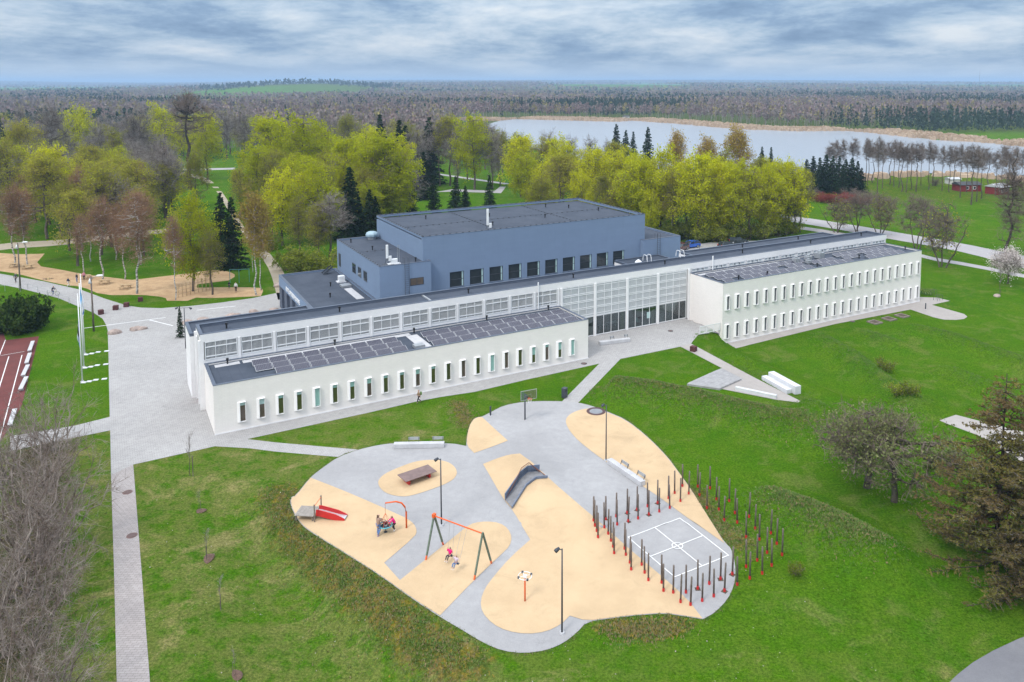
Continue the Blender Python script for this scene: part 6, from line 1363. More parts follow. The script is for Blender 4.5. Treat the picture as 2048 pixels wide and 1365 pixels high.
for p, lab in [((255, 985.4), 'rusty manhole cover higher up the brick path'), ((264, 1072), 'rusty manhole cover lower down the brick path'), ((1341, 662.6), 'dark manhole cover on the paved forecourt'), ((1705, 643.5), 'dark manhole cover on the path by the two-storey wing'), ((1168, 728), 'dark manhole cover at the corner of the low wing path')]:
    t = thing('manhole_cover', lab, 'manhole cover', at(*p, .032)); MB().tube([(0, 0, -.02), (0, 0, .012)], [.40, .39], 20).build('frame', M['dark_metal'] if p[0] > 600 else mat('rusty_iron', (.17, .10, .09), .8, .2), t); MB().tube([(0, 0, .012), (0, 0, .022)], [.31, .31], 18).build('lid', mat('iron_lid', (.13, .085, .08), .8, .2), t)
for i, (x_, y_) in enumerate([(932, 770), (1040, 745), (1137, 722)]):
    t = thing('stone_planter', '%s of the three square stone planter frames on the lawn' % ('leftmost', 'middle', 'rightmost')[i], 'planter', at(1500 + x_ / 3.737, 440 + y_ / 3.737), BROT, 'stone planter frames')
    for k in range(4): a0 = k * math.pi / 2; c_, s__ = math.cos(a0), math.sin(a0); MB().bbox(-.85, -.85, 0, .62, -.62, .2, .02).build('edging_stone', M['wood_grey'], t).rotation_euler = (0, 0, a0)
    MB().box(-.615, -.615, 0, .615, .615, .08).build('bed', M['soil'], t)
# climbing ravine with net in the ochre mound
nz = lambda x, y: (1000 + x / 6.827, 900 + y / 6.827)
r1 = [at(*nz(*q), .13) for q in [(70, 705), (180, 545), (280, 400), (380, 320), (540, 305)]]; r2 = [at(*nz(*q), .13) for q in [(165, 815), (270, 650), (360, 510), (490, 410), (650, 395)]]
O = r1[2].copy(); t = thing('climbing_ravine', 'grey climbing ramp with blue steel edges and rope net cut into the ochre mound', 'climbing frame', O)
fl = MB()
for k in range(4): fl.add([p - O for p in (r1[k], r2[k], r2[k + 1], r1[k + 1])], [(0, 1, 2, 3)])
fl.build('ramp', mat('ramp_concrete', (.20, .20, .21), .9, .15, 2, .1, 15), t)
for rr, hh in ((r1, .62), (r2, .22)):
    w = MB()
    for k in range(4): w.bar(rr[k] - O + Vector((0, 0, hh / 2 - .05)), rr[k + 1] - O + Vector((0, 0, hh / 2 - .05)), .07, hh)
    w.build('steel_edge', M['steel_blue'], t)
tpz = [(70, 705, 0), (185, 470, .75), (295, 245, 1.35), (395, 175, 1.25), (540, 305, .15)]
tp = []
for (x_, y_, h), b in zip(tpz, r1): tp.append(atz(*nz(x_, y_), h) if h else b.copy())
fr = MB(); fr.tube([p - O for p in tp], .03, 6); fr.tube([tp[3] - O, r2[4] - O], .03, 6)
fr.build('net_frame', mat('rust_red_frame', (.16, .06, .04), .7), t)
nt_ = MB()
for k in range(4):
    for j in range(7):
        f = j / 7; a_ = r1[k].lerp(r1[k + 1], f); b_ = tp[k].lerp(tp[k + 1], f); nt_.tube([a_ - O, b_ - O], .009, 3)
    for j in (1, 2, 3, 4): f = j / 5; nt_.tube([r1[k].lerp(tp[k], f) - O, r1[k + 1].lerp(tp[k + 1], f) - O], .009, 3)
stuff(nt_.build('rope_net', M['net'], t))
# ------------------------------------------------------------------ left side: flags, lamps, fence, track benches
def flag_mesh(cols, L, seed):
    rg = np.random.default_rng(seed); mb = MB(); n = 14
    for ci, c in enumerate(cols):
        for k in range(n):
            z0, z1 = -L * k / n, -L * (k + 1) / n
            f = lambda z: .05 + .22 * (1 - abs(2 * (-z / L) - 1) ** 2) * (ci + 1) / len(cols) + .03 * math.sin(z * 4 + ci * 2 + seed)
            g_ = lambda z: .05 + .22 * (1 - abs(2 * (-z / L) - 1) ** 2) * ci / len(cols) + .03 * math.sin(z * 4 + (ci - 1) * 2 + seed)
            y = lambda z, q: .10 * math.sin(z * 2.2 + q * 2.1 + seed)
            P_ = [(g_(z0), y(z0, ci), z0), (f(z0), y(z0, ci + 1), z0), (f(z1), y(z1, ci + 1), z1), (g_(z1), y(z1, ci), z1)]
            mb.add(P_, [(0, 1, 2, 3)], ci)
    return mb.mesh('flag_cloth', cols, True)
fb = mat('flag_blue', (.03, .16, .50), .8, .05); fk = mat('flag_black', (.01, .01, .012), .8, 0); fw = mat('flag_white', (.75, .76, .78), .8, .03); fl_ = mat('flag_light_blue', (.10, .42, .78), .8, .05)
for i, ((px, py), lab, cols, L, dz, flip) in enumerate([((164.7, 763.7), 'white flagpole nearest the camera with limp blue, black and white flag', [fb, fk, fw], 3.2, 3.0, math.pi), ((167.6, 734.4), 'middle white flagpole with limp light blue and white flag', [fl_, fw], 3.0, .4, .2), ((169.4, 708), 'farthest white flagpole with limp white and blue flag', [fw, fb, fw], 2.8, 2.6, 0)]):
    o = at(px, py); h = 10.4; t = thing('flagpole', lab, 'flagpole', o, flip, 'flagpoles'); MB().tube([(0, 0, 0), (0, 0, h)], [.085, .05], 10).build('pole', M['white_metal'], t, True); MB().tube([(0, 0, h), (0, 0, h + .06), (0, 0, h + .14)], [.03, .09, .03], 8).build('finial', M['white_metal'], t)
    link('flag_cloth', flag_mesh(cols, L, i), t, (0, 0, h - dz)); MB().cyl((0, 0, -.05), .2, .12, 10).build('foot', M['concrete'], t)
    yy = py
    for j, dx in enumerate((3, 14, 27, 44)):
        tag(link('stepping_slab', MB().bbox(-.28, -.22, -.05, .28, .22, .05, .02).mesh('stepping_slab', M['white_conc']), None, at(px + dx, py + (2, 0, -3, -5)[j], .02), .1 * j), 'pale stone slab %s from the foot of the %s flagpole' % (ORD[j], ('nearest', 'middle', 'farthest')[i]), 'slab', 'stone slabs by the flagpoles')
def streetlamp(base, top, head, lab, sgn=1):
    o = at(*base); h = ZROW(top, o.y) - o.z; t = thing('street_lamp', lab, 'street lamp', o, 0, 'street lamps'); MB().tube([(0, 0, -.1), (0, 0, h)], [.14, .09], 8).build('pole', M['post'], t, True)
    MB().tube([(0, 0, h - .5), (.3 * sgn, 0, h - .1), (.9 * sgn, 0, h + .05)], .035, 6).build('arm', M['galv'], t); MB().tube([(.75 * sgn, 0, h + .05), (1.0 * sgn, 0, h + .08), (1.55 * sgn, 0, h + .12), (1.7 * sgn, 0, h + .12)], [.08, .15, .15, .05], 8).build('lamp_head', M['white_metal'], t, True)
    if sgn > 0: MB().tube([(-.12, -.12, h - 1.0), (-.12, -.12, h - .5), (-.12, -.12, h - .3)], [.22, .12, .04], 10).build('loudspeaker', M['white_metal'], t, True)
streetlamp((187.6, 663), 553, 0, 'old timber street lamp with white head behind the flagpoles'); streetlamp((41, 581), 486, 0, 'old timber street lamp at the left edge by the pine bush')
o = at(371.6, 697.5); h = ZROW(616, o.y) - o.z; t = thing('yard_lamp', 'slim dark lamp post with crossarm on the paved yard by the school corner', 'lamp', o); MB().tube([(0, 0, 0), (0, 0, h)], [.07, .05], 8).build('pole', M['dark_metal'], t, True); MB().tube([(-.8, 0, h - .05), (.8, 0, h + .02)], .03, 6).build('arm', M['dark_metal'], t)
for sx in (-1, 1): MB().tube([(sx * .75, -.1, h + .06), (sx * .95, -.2, h - .02), (sx * 1.05, -.25, h - .06)], [.08, .14, .13], 8).build('lamp_head', M['dark_metal'], t, True)
fp = [at(*q) for q in [(41, 584), (56, 580), (76, 586), (95.5, 593), (117, 600), (138.5, 608), (161, 617), (183, 625)]]; O = fp[0]
t = thing('pipe_fence', 'thin grey pipe fence along the street edge of the left lawn', 'fence', O)
for p in fp: MB().tube([p - O, p - O + Vector((0, 0, 1.0))], .03, 6).build('post', M['galv'], t)
for hh in (.55, 1.0): MB().tube([p - O + Vector((0, 0, hh)) for p in fp], .02, 5).build('rail', M['galv'], t)
fp = [at(*q) for q in [(-20, 586), (10, 583), (38, 580)]]; O = fp[0]; t = thing('pipe_fence', 'short grey pipe fence at the left picture edge before the street', 'fence', O)
for p in fp: MB().tube([p - O, p - O + Vector((0, 0, 1.0))], .03, 6).build('post', M['galv'], t)
MB().tube([p - O + Vector((0, 0, 1.0)) for p in fp], .02, 5).build('rail', M['galv'], t)
for i, (a_, b_) in enumerate([((66, 688), (59, 707)), ((60, 712), (53, 732)), ((56, 736), (46, 757)), ((53, 760), (41, 785)), ((30, 825), (20, 857))]):
    A, B = at(*a_), at(*b_); t = thing('stone_bench', 'pale stone bench beside the running track, %s from the pine bush' % ORD[i], 'bench', (A + B) / 2, ang(A, B), 'stone benches by the track'); L = (B - A).to_2d().length
    MB().bbox(-L / 2, -.22, .30, L / 2, .22, .42, .02).build('seat', M['concrete'], t)
    for e in (-.35, .35): MB().bbox(e * L - .15, -.18, 0, e * L + .15, .18, .30, .02).build('foot', M['concrete'], t)
o = at(73, 655); t = thing('sign_post', 'small white sign on a post in front of the pine bush', 'sign', o); MB().tube([(0, 0, 0), (0, 0, 1.2)], .025, 6).build('post', M['galv'], t); MB().box(-.22, -.035, .75, .22, -.026, 1.4).build('sign_board', M['white_metal'], t)
def picnic(px, py, lab):
    t = thing('picnic_table', lab, 'picnic table', at(px, py, .03), random.uniform(-.3, .3), 'picnic tables on the wood chips')
    for k in range(4): MB().bbox(-.9, -.36 + k * .185, .70, .9, -.36 + k * .185 + .17, .75, .01).build('table_board', M['wood_light'], t)
    for sy in (-.72, .72): MB().bbox(-.9, sy - .13, .42, .9, sy + .13, .47, .01).build('seat_board', M['wood_light'], t)
    for sx in (-.6, .6): g = MB(); g.bar((sx, -.75, 0), (sx, -.15, .70), .08, .05); g.bar((sx, .75, 0), (sx, .15, .70), .08, .05); g.bar((sx, -.75, .40), (sx, .75, .40), .08, .05); g.build('trestle', M['wood_light'], t)
for (x_, y_), lab in [((200, 240), 'picnic table leftmost on the wood chips'), ((375, 262), 'picnic table second from the left under white birches'), ((1170, 400), 'picnic table beside the person in pink'), ((1425, 470), 'picnic table right of the street lamp head'), ((1712, 535), 'picnic table beside the reddish leaning birch')]: picnic(x_ / 6.827, 500 + y_ / 6.827, lab)
o = at(462, 573); t = thing('bar_frame', 'turquoise metal exercise bar frame on the edge of the wood chips', 'play equipment', at(475, 566)); tq = mat('turquoise_paint', (.12, .36, .36), .5)
for x0, x1, y0 in ((-1.3, .3, 0), ): 
    for x_ in (x0, x1): MB().tube([(x_, y0, 0), (x_, y0, 2.4)], .05, 6).build('post', tq, t)
    MB().tube([(x0, y0, 2.35), (x1, y0, 2.35)], .04, 6).build('bar', tq, t)
MB().tube([(1.9, .5, 0), (1.9, .5, 2.4)], .05, 6).build('post', tq, t); MB().tube([(.3, 0, 2.35), (1.9, .5, 2.35)], .04, 6).build('bar', tq, t)
t = thing('rope_course', 'row of pale timber poles with ropes behind the thin birch', 'play equipment', at(358, 596, .02))
for k in range(9): MB().tube([(-.1 + k * .38, k * .62, 0), (-.1 + k * .38, k * .62, 2.2)], .05, 6).build('pole', M['wood_light'], t)
for z_ in (.5, 1.1, 1.7): MB().tube([(-.1 + k * .38, k * .62, z_ + .1 * (k % 2)) for k in range(9)], .015, 4).build('rope', M['net'], t)
# bicycle racks at the end of the two-storey wing
for i, (x_, y_) in enumerate([(1345, 565), (1385, 605)]):
    t = thing('bicycle_rack', ('dark bicycle rack with bicycles at the end of the two-storey wing', 'empty dark bicycle rack at the outer edge of the pad')[i], 'bicycle rack', at(1500 + x_ / 3.737, 440 + y_ / 3.737, .03), BROT)
    for k in range(3): MB().tube([(k * .7, -.35, 0), (k * .7, -.35, .85), (k * .7, .35, .85), (k * .7, .35, 0)], .03, 6).build('hoop', M['dark_metal'], t)
def bicycle(loc, rz, lab, lean=0.):
    t = thing('bicycle', lab, 'bicycle', loc, rz); t.rotation_euler = (lean, 0, rz)
    for x_ in (-.5, .5):
        w = MB().tube([(x_ + .33 * math.cos(k * math.pi / 10), 0, .34 + .33 * math.sin(k * math.pi / 10)) for k in range(21)], .02, 6, caps=False).build('wheel', M['black'], t); s_ = MB()
        for k in range(6): s_.bar((x_, 0, .34), (x_ + .32 * math.cos(k * 1.047), 0, .34 + .32 * math.sin(k * 1.047)), .008)
        s_.build('spokes', M['galv'], w)
    f = MB()
    for a_, b_ in (((-.5, 0, .34), (-.15, 0, .75)), ((-.5, 0, .34), (-.05, 0, .32)), ((-.05, 0, .32), (-.18, 0, .85)), ((-.05, 0, .32), (.36, 0, .75)), ((-.16, 0, .75), (.36, 0, .75)), ((.5, 0, .34), (.34, 0, .95))): f.tube([a_, b_], .018, 6)
    f.build('bike_frame', mat('bike_paint', (.25, .30, .05), .5) if 'bike_paint' not in bpy.data.materials else bpy.data.materials['bike_paint'], t); MB().bbox(-.30, -.07, .86, -.06, .07, .91, .02).build('saddle', M['black'], t); MB().tube([(.30, -.28, 1.0), (.34, 0, .96), (.30, .28, 1.0)], .015, 6).build('handlebar', M['black'], t)
    return t
for i, (x_, y_, lab) in enumerate([(1292, 560, 'bicycle parked closest to the wing wall'), (1312, 562, 'bicycle parked second from the wing wall'), (1330, 562, 'bicycle parked third from the wing wall')]): bicycle(at(1500 + x_ / 3.737, 440 + y_ / 3.737, .03), BROT + 1.57, lab)
bicycle(at(97, 558, .06), .4, 'bicycle lying on the edge of the wood chips by the street', 1.45)
# ------------------------------------------------------------------ cars
def car(px, py, rz, body, lab, wagon=False, name='parked_car'):
    t = thing(name, lab, 'car', at(px, py, .03), rz, 'cars on the car park'); L_, Wd, H_ = 4.5, 1.82, 1.58
    m = mat('car_paint_' + str(len(bpy.data.materials)), body, .22, .03, 2); m.node_tree.nodes['Principled BSDF'].inputs['Coat Weight'].default_value = .8
    low = [(-2.2, .32), (-2.25, .55), (-2.2, .92), (-1.9, .98), (.95, .98), (1.75, .88), (2.15, .74), (2.22, .5), (2.15, .30)]
    n = len(low); V, F = [], []
    for y_, k in ((-.91, .93), (-.86, 1), (.86, 1), (.91, .93)):
        V += [(x_, y_ if k != 1 else y_ * 1.0, .3 + (z_ - .3) * (k if abs(y_) > .88 else 1)) for x_, z_ in low]
    for s_ in range(3): F += [(s_ * n + i, s_ * n + (i + 1) % n, (s_ + 1) * n + (i + 1) % n, (s_ + 1) * n + i) for i in range(n)]
    F += [tuple(reversed(range(n))), tuple(range(3 * n, 4 * n))]
    MB().add(V, F).build('body', m, t)
    rb = -2.0 if wagon else -1.75; cab = [(-2.1, .97), (rb, 1.50), (-.6, 1.58), (.35, 1.52), (1.05, .97)]
    V = [(x_, -.84 + (.13 if z_ > 1 else 0), z_) for x_, z_ in cab] + [(x_, .84 - (.13 if z_ > 1 else 0), z_) for x_, z_ in cab]
    MB().add(V, [(4, 3, 2, 1, 0), (5, 6, 7, 8, 9), (0, 1, 6, 5), (3, 4, 9, 8)]).build('window', M['glass'], t)
    rf = MB(); rf.add([(rb, -.70, 1.51), (-.6, -.71, 1.60), (.35, -.70, 1.54), (rb, .70, 1.51), (-.6, .71, 1.60), (.35, .70, 1.54)], [(0, 1, 4, 3), (1, 2, 5, 4)]); rf.build('roof', m, t)
    p_ = MB()
    for s_ in (-1, 1):
        for (a_, b_) in (((-2.1, .84, .98), (rb, .715, 1.51)), ((-.55, .84, .98), (-.55, .715, 1.58)), ((1.05, .84, .98), (.35, .715, 1.53)), ((rb, .715, 1.52), (.35, .715, 1.54))): p_.bar((a_[0], a_[1] * s_, a_[2]), (b_[0], b_[1] * s_, b_[2]), .07, .05)
    p_.build('pillars', m, t)
    for x_ in (-1.38, 1.38):
        for s_ in (-1, 1):
            w = MB().tube([(x_, s_ * .74, .33), (x_, s_ * .93, .33)], .33, 16).build('wheel', M['black'], t); MB().tube([(x_, s_ * .925, .33), (x_, s_ * .94, .33)], .2, 10).build('rim', M['galv'], w)
    for s_ in (-1, 1): MB().bbox(2.08, s_ * .68 - .17, .62, 2.21, s_ * .68 + .17, .74, .02).build('headlight', M['white_metal'], t); MB().bbox(-2.27, s_ * .74 - .12, .72, -2.17, s_ * .74 + .12, 1.0, .02).build('tail_light', M['red'], t); MB().bbox(.72, s_ * .98 - .09, .98, .85, s_ * .98 + .09, 1.12, .02).build('wing_mirror', m, t)
    MB().box(2.20, -.5, .40, 2.235, .5, .58).build('grille', M['black'], t)
car(1381, 496, math.pi + .55, (.012, .10, .46), 'bright blue car parked with its nose towards the sports hall')
car(1476, 487, .05, (.010, .022, .026), 'dark green estate car parked before the thicket', True)
car(1362, 501, math.pi + .9, (.10, .03, .03), 'dark red car half hidden by the sports hall corner'); car(1456, 497, .4, (.05, .06, .07), 'dark car almost hidden behind the gallery roof edge')
o = at(1399, 501); t = thing('lamp_mast', 'thin black post beside the blue car on the car park', 'post', o); MB().tube([(0, 0, 0), (0, 0, 2.0)], .04, 6).build('pole', M['black'], t); MB().cyl((0, 0, 0), .25, .12, 8).build('foot', M['black'], t)
# ------------------------------------------------------------------ cabins and far houses
def house(px, py, wd, dp, h, roofh, wallm, roofm, lab, rz=.2, name='house', wins=2):
    o = at(px, py); t = thing(name, lab, 'building', o, rz); MB().box(-wd / 2, -dp / 2, -.5, wd / 2, dp / 2, h).build('wall', wallm, t)
    r = MB(); e = .35; r.add([(-wd / 2 - e, -dp / 2 - e, h), (wd / 2 + e, -dp / 2 - e, h), (wd / 2 + e, dp / 2 + e, h), (-wd / 2 - e, dp / 2 + e, h), (-wd / 2 - e, 0, h + roofh), (wd / 2 + e, 0, h + roofh)], [(0, 1, 5, 4), (2, 3, 4, 5), (0, 4, 3), (1, 2, 5), (3, 2, 1, 0)]); r.build('roof', roofm, t)
    for k in range(wins): x_ = -wd / 2 + wd * (k + 1) / (wins + 1); w = MB().box(x_ - .55, -dp / 2 - .04, h * .35, x_ + .55, -dp / 2 + .02, h * .8).build('window', M['white_metal'], t); MB().box(x_ - .42, -dp / 2 - .06, h * .35 + .12, x_ + .42, -dp / 2 - .042, h * .8 - .12).build('pane', M['glass'], w)
M['red_wood'] = mat('falu_red_boards', (.20, .022, .020), .9, .15, 2); M['tile_red'] = mat('red_roof', (.26, .10, .08), .9, .15, 1); M['dark_roof'] = mat('dark_roof', (.06, .06, .065), .8, .1, 1); M['pale_wall'] = mat('pale_wall', (.62, .60, .58), .9, .05, 1); M['light_roof'] = mat('light_roof', (.48, .49, .52), .7, .1, 1)
house(1933, 382, 8, 5, 2.4, 1.0, M['red_wood'], M['dark_roof'], 'dark red boarded cabin with black roof among the alders', .1, 'cabin'); house(1994, 388, 6, 5, 2.6, 1.1, M['red_wood'], M['light_roof'], 'red boarded cabin with pale roof at the right among the alders', .5, 'cabin')
house(1905, 368, 4, 4, 2.0, .6, M['pale_wall'], M['light_roof'], 'small white shed left of the dark red cabin', .1, 'shed', 0)
for px, py, wd, lab, rm in [(155, 300, 16, 'long grey building glimpsed between the left park trees', M['light_roof']), (234, 232, 9, 'white house glimpsed above the left park trees', M['light_roof']), (92, 196, 14, 'pale house in the far left woods', M['tile_red']), (45, 232, 12, 'house with reddish roof at the far left', M['tile_red']), (130, 204, 16, 'pale long house in the far left woods, right of another', M['light_roof']), (1972, 226, 22, 'white building with pale roof in the far right woods', M['light_roof']), (1445, 213, 16, 'small pale house beyond the lake', M['tile_red']), (1252, 238, 6, 'tiny boathouse on the far lake shore clearing', M['dark_roof'])]:
    house(px, py, wd, 9 if wd > 8 else 5, 4.5 if wd > 8 else 2.5, 2.5 if wd > 8 else 1.2, M['pale_wall'], rm, lab, random.uniform(-.4, .4), 'house', 3 if wd > 8 else 1)
o = GZ(1958, 178, 0); x_, y_ = o; zb = float(T(x_, y_)); t = thing('radio_mast', 'thin radio mast on the horizon at the right', 'mast', (x_, y_, zb)); hm = ZROW(142, y_) - zb; MB().tube([(0, 0, 0), (0, 0, hm)], [.9, .6], 4).build('mast', M['dark_metal'], t); MB().cyl((0, 0, hm * .98), 1.0, hm * .02, 6).build('tip', M['red'], t)
# saplings get stake and mulch
for o in [o for o in bpy.data.objects if o.name.startswith('young_tree')]:
    if o.get('group') is None: continue
    MB().tube([(.22, .1, -.1), (.22, .1, 1.5)], .035, 6).build('stake', M['post'], o)
    if 'mulch' in o['label'] or 'bottom edge' in o['label']: mm = boulder(3, .75); mm.v = [(x_, y_, z_ * .12) for x_, y_, z_ in mm.v]; mm.build('mulch', M['mulch'], o, True)
# ------------------------------------------------------------------ people
def skin_mesh(name, V, E, Rr, m, sub=1, root=0):
    me = bpy.data.meshes.new('tmp'); me.from_pydata(V, E, []); ob = bpy.data.objects.new('tmp_skin', me); COL.objects.link(ob)
    md = ob.modifiers.new('skin', 'SKIN'); md.use_smooth_shade = True
    for i, r in enumerate(Rr): sv = me.skin_vertices[0].data[i]; sv.radius = (r, r) if not isinstance(r, tuple) else r; sv.use_root = i == root
    sb = ob.modifiers.new('sub', 'SUBSURF'); sb.levels = sub; sb.render_levels = sub
    bpy.context.view_layer.update(); dg = bpy.context.evaluated_depsgraph_get(); r = bpy.data.meshes.new_from_object(ob.evaluated_get(dg)); r.name = name; bpy.data.objects.remove(ob); bpy.data.meshes.remove(me)
    r.materials.clear(); r.materials.append(m); return r
CM = {}
def cmat(c):
    k = tuple(c)
    if k not in CM: CM[k] = mat('cloth_%d' % len(CM), c, .85, .12, 8)
    return CM[k]
SKINM = mat('skin', (.50, .30, .22), .6, .05)
POSE = {  # joints for a 1.70 m figure facing +Y
 'stand': {}, 
 'walk': dict(kl=(-.09, .16, .52), al=(-.09, .20, .09), kr=(.09, .06, .50), ar=(.09, -.26, .14), el=(-.25, -.10, 1.14), wl=(-.25, -.12, .90), er=(.25, .10, 1.14), wr=(.25, .22, .94)),
 'reach': dict(el=(-.22, .20, 1.20), wl=(-.18, .44, 1.08), er=(.22, .22, 1.18), wr=(.18, .46, 1.04), kr=(.10, .10, .50), ar=(.12, -.12, .09)),
 'lean': dict(ch=(0, .14, 1.26), nk=(0, .22, 1.42), hd=(0, .28, 1.56), sl=(-.17, .16, 1.36), sr=(.17, .16, 1.36), el=(-.22, .38, 1.20), wl=(-.16, .56, 1.06), er=(.22, .38, 1.22), wr=(.18, .58, 1.10), kl=(-.1, .18, .55), al=(-.1, -.06, .30), kr=(.1, .05, .5), ar=(.1, -.02, .09)),
 'sit': dict(pv=(0, 0, .93), kl=(-.11, .42, .96), al=(-.11, .58, .58), kr=(.11, .42, .96), ar=(.11, .58, .58), el=(-.30, .06, 1.22), wl=(-.25, .06, 1.50), er=(.30, .06, 1.22), wr=(.25, .06, 1.50)),
 'sitlow': dict(kl=(-.14, .36, 1.00), al=(-.12, .56, .84), kr=(.14, .36, 1.02), ar=(.12, .58, .84), el=(-.26, .12, 1.14), wl=(-.18, .34, 1.06), er=(.26, .12, 1.14), wr=(.18, .34, 1.06)),
 'ride': dict(pv=(0, -.05, .95), ch=(0, .10, 1.28), nk=(0, .18, 1.44), hd=(0, .24, 1.58), sl=(-.17, .12, 1.38), sr=(.17, .12, 1.38), el=(-.26, .32, 1.20), wl=(-.24, .50, 1.06), er=(.26, .32, 1.20), wr=(.24, .50, 1.06), kl=(-.1, .26, .72), al=(-.1, .08, .34), kr=(.1, .20, .56), ar=(.1, .10, .16))}
BASE = dict(pv=(0, 0, .93), ch=(0, .01, 1.27), nk=(0, .0, 1.45), hd=(0, .03, 1.59), sl=(-.18, 0, 1.40), el=(-.24, -.02, 1.13), wl=(-.25, .05, .89), sr=(.18, 0, 1.40), er=(.24, -.02, 1.13), wr=(.25, .05, .89), hl=(-.09, 0, .90), hr=(.09, 0, .90), kl=(-.10, .02, .50), kr=(.10, .02, .50), al=(-.10, -.02, .09), ar=(.10, -.02, .09))
def person(px, py, h, rz, pose, top, legs, hair, shoes, lab, long=0., hood=None, pos=None, hl=0.06, zoff=.03):
    s = h / 1.70; J = {k: Vector(v) for k, v in {**BASE, **POSE[pose]}.items()}
    loc = pos if pos is not None else at(px, py, zoff)
    t = thing('person', lab, 'person', loc, rz); t.scale = (s, s, s)
    V, E, Rr = [], [], []
    def v(p, r, par=None):
        V.append(tuple(p)); Rr.append(r)
        if par is not None: E.append((par, len(V) - 1))
        return len(V) - 1
    pv = v(J['pv'], .125); ch = v(J['ch'], .125, pv); nk = v(J['nk'], .055, ch); j1 = v(J['hd'] + Vector((0, -.0, -.06)), .075, nk); sk = v(J['hd'] + Vector((0, -.005, .04)), .095, j1); v(J['hd'] + Vector((0, -.01, .10)), .06, sk); v(J['hd'] + Vector((0, .105, -.01)), .016, sk)
    for q in 'lr':
        sg = -1 if q == 'l' else 1
        a = v(J['s' + q], .062, ch); e = v(J['e' + q], .044, a); w = v(J['w' + q], .029, e); d = (J['w' + q] - J['e' + q]).normalized(); pl = v(J['w' + q] + d * .06, .032, w)
        sd = d.cross(Vector((0, 1, .3))).normalized()
        for k in range(4): f = v(J['w' + q] + d * (.10 + .008 * (1.5 - abs(k - 1.3))) + sd * (.024 * (k - 1.5)), .0095, pl); v(J['w' + q] + d * (.145 + .012 * (1.5 - abs(k - 1.3))) + sd * (.026 * (k - 1.5)) + Vector((0, .018, -.012)), .008, f)
        v(J['w' + q] + d * .085 + sd * (-.055 * sg), .010, pl)
        hh = v(J['h' + q], .088, pv); k = v(J['k' + q], .056, hh); an = v(J['a' + q], .038, k); v(J['a' + q] + Vector((0, .12, -.05)), .032, an)
    link('body', skin_mesh('body', V, E, Rr, SKINM), t)
    # jacket and sleeves
    V, E, Rr = [], [], []
    hem = J['pv'] + Vector((0, 0, -.02 - long)); 
    if long: a0 = v(hem, .165); a1 = v(J['pv'] + Vector((0, 0, .05)), .15, a0)
    else: a1 = v(J['pv'] + Vector((0, 0, .03)), .15)
    c = v(J['ch'], .155, a1); v(J['nk'] + Vector((0, 0, -.02)), .085, c)
    for q in 'lr': a = v(J['s' + q], .082, c); e = v(J['e' + q], .066, a); v(J['w' + q], .052, e)
    link('jacket', skin_mesh('jacket', V, E, Rr, cmat(top)), t)
    V, E, Rr = [], [], []
    p = v(J['pv'], .135)
    for q in 'lr': a = v(J['h' + q] + Vector((0, 0, -.04)), .098, p); k = v(J['k' + q], .072, a); v(J['a' + q] + Vector((0, 0, .04)), .058, k)
    link('trousers', skin_mesh('trousers', V, E, Rr, cmat(legs)), t)
    for q in 'lr':
        V, E, Rr = [], [], []; a = v(J['a' + q] + Vector((0, -.04, -.04)), .048); b = v(J['a' + q] + Vector((0, .06, -.05)), .046, a); v(J['a' + q] + Vector((0, .15, -.06)), .036, b)
        link('shoe', skin_mesh('shoe', V, E, Rr, cmat(shoes)), t)
    V, E, Rr = [], [], []; a = v(J['hd'] + Vector((0, -.03, .075)), .10); b = v(J['hd'] + Vector((0, -.06, .0)), .085, a); 
    if hl > .1: v(J['hd'] + Vector((0, -.08, -hl)), .055, b)
    link('hair', skin_mesh('hair', V, E, Rr, cmat(hair)), t)
    return t, s
BR = (.10, .055, .03); DK = (.02, .018, .016); BL_ = (.35, .25, .12)
t, s = person(838, 807, 1.50, 1.9, 'walk', (.30, .20, .13), (.02, .022, .03), BR, (.03, .03, .03), 'person with green backpack walking past the low white wing')
g = MB().bbox(-.15, -.36, 1.02, .15, -.17, 1.42, .05); g.build('backpack', cmat((.10, .20, .03)), t, True)
person(757, 1072, 1.70, -.9, 'reach', (.36, .24, .19), (.10, .19, .42), BR, (.10, .12, .35), 'person in beige coat and blue jeans pushing the nest swing', long=.30, hl=.2)
person(789, 1065, 1.38, 1.9, 'lean', (.72, .01, .20), (.015, .015, .02), BR, (.7, .7, .7), 'child in bright pink jacket leaning over the nest swing', long=.06, hl=.16)
for (sx, ys_, zs, sw), h, col, lg, lab, hcol in ((SW[0], 1.25, (.78, .005, .20), (.03, .03, .05), 'child in bright pink jacket sitting on the left swing', BR), (SW[1], 1.20, (.62, .52, .60), (.10, .18, .35), 'child in white and pink patterned jacket flying forward on the right swing', BL_)):
    k = h / 1.7; w = SWO + Matrix.Rotation(SWA, 3, 'Z') @ Vector((sx, ys_ - .02, zs)); w.z -= (.93 - .12) * k
    t, s = person(0, 0, h, SWA + math.pi, 'sit', col, lg, hcol, (.7, .7, .72), lab, pos=w, hl=.14)
w = Vector((0, 0, 0)); nest = mb_ + Matrix.Rotation(ang(mb_, bc), 3, 'Z') @ Vector((Lm, 0, .52)); hh = 1.0; nest.z -= (.93 - .12) * hh / 1.7
person(0, 0, hh, .4, 'sitlow', (.25, .03, .03), (.5, .5, .52), BL_, (.6, .5, .5), 'small child sitting inside the teal nest swing', pos=nest)
person(32, 566, 1.70, math.pi, 'walk', (.06, .07, .07), (.04, .045, .05), DK, (.03, .03, .03), 'person in dark clothes walking along the street at the left edge')
person(137, 574, 1.6, -.6, 'walk', (.025, .03, .06), (.62, .60, .58), DK, (.5, .5, .5), 'person in dark top and white trousers stepping off the street')
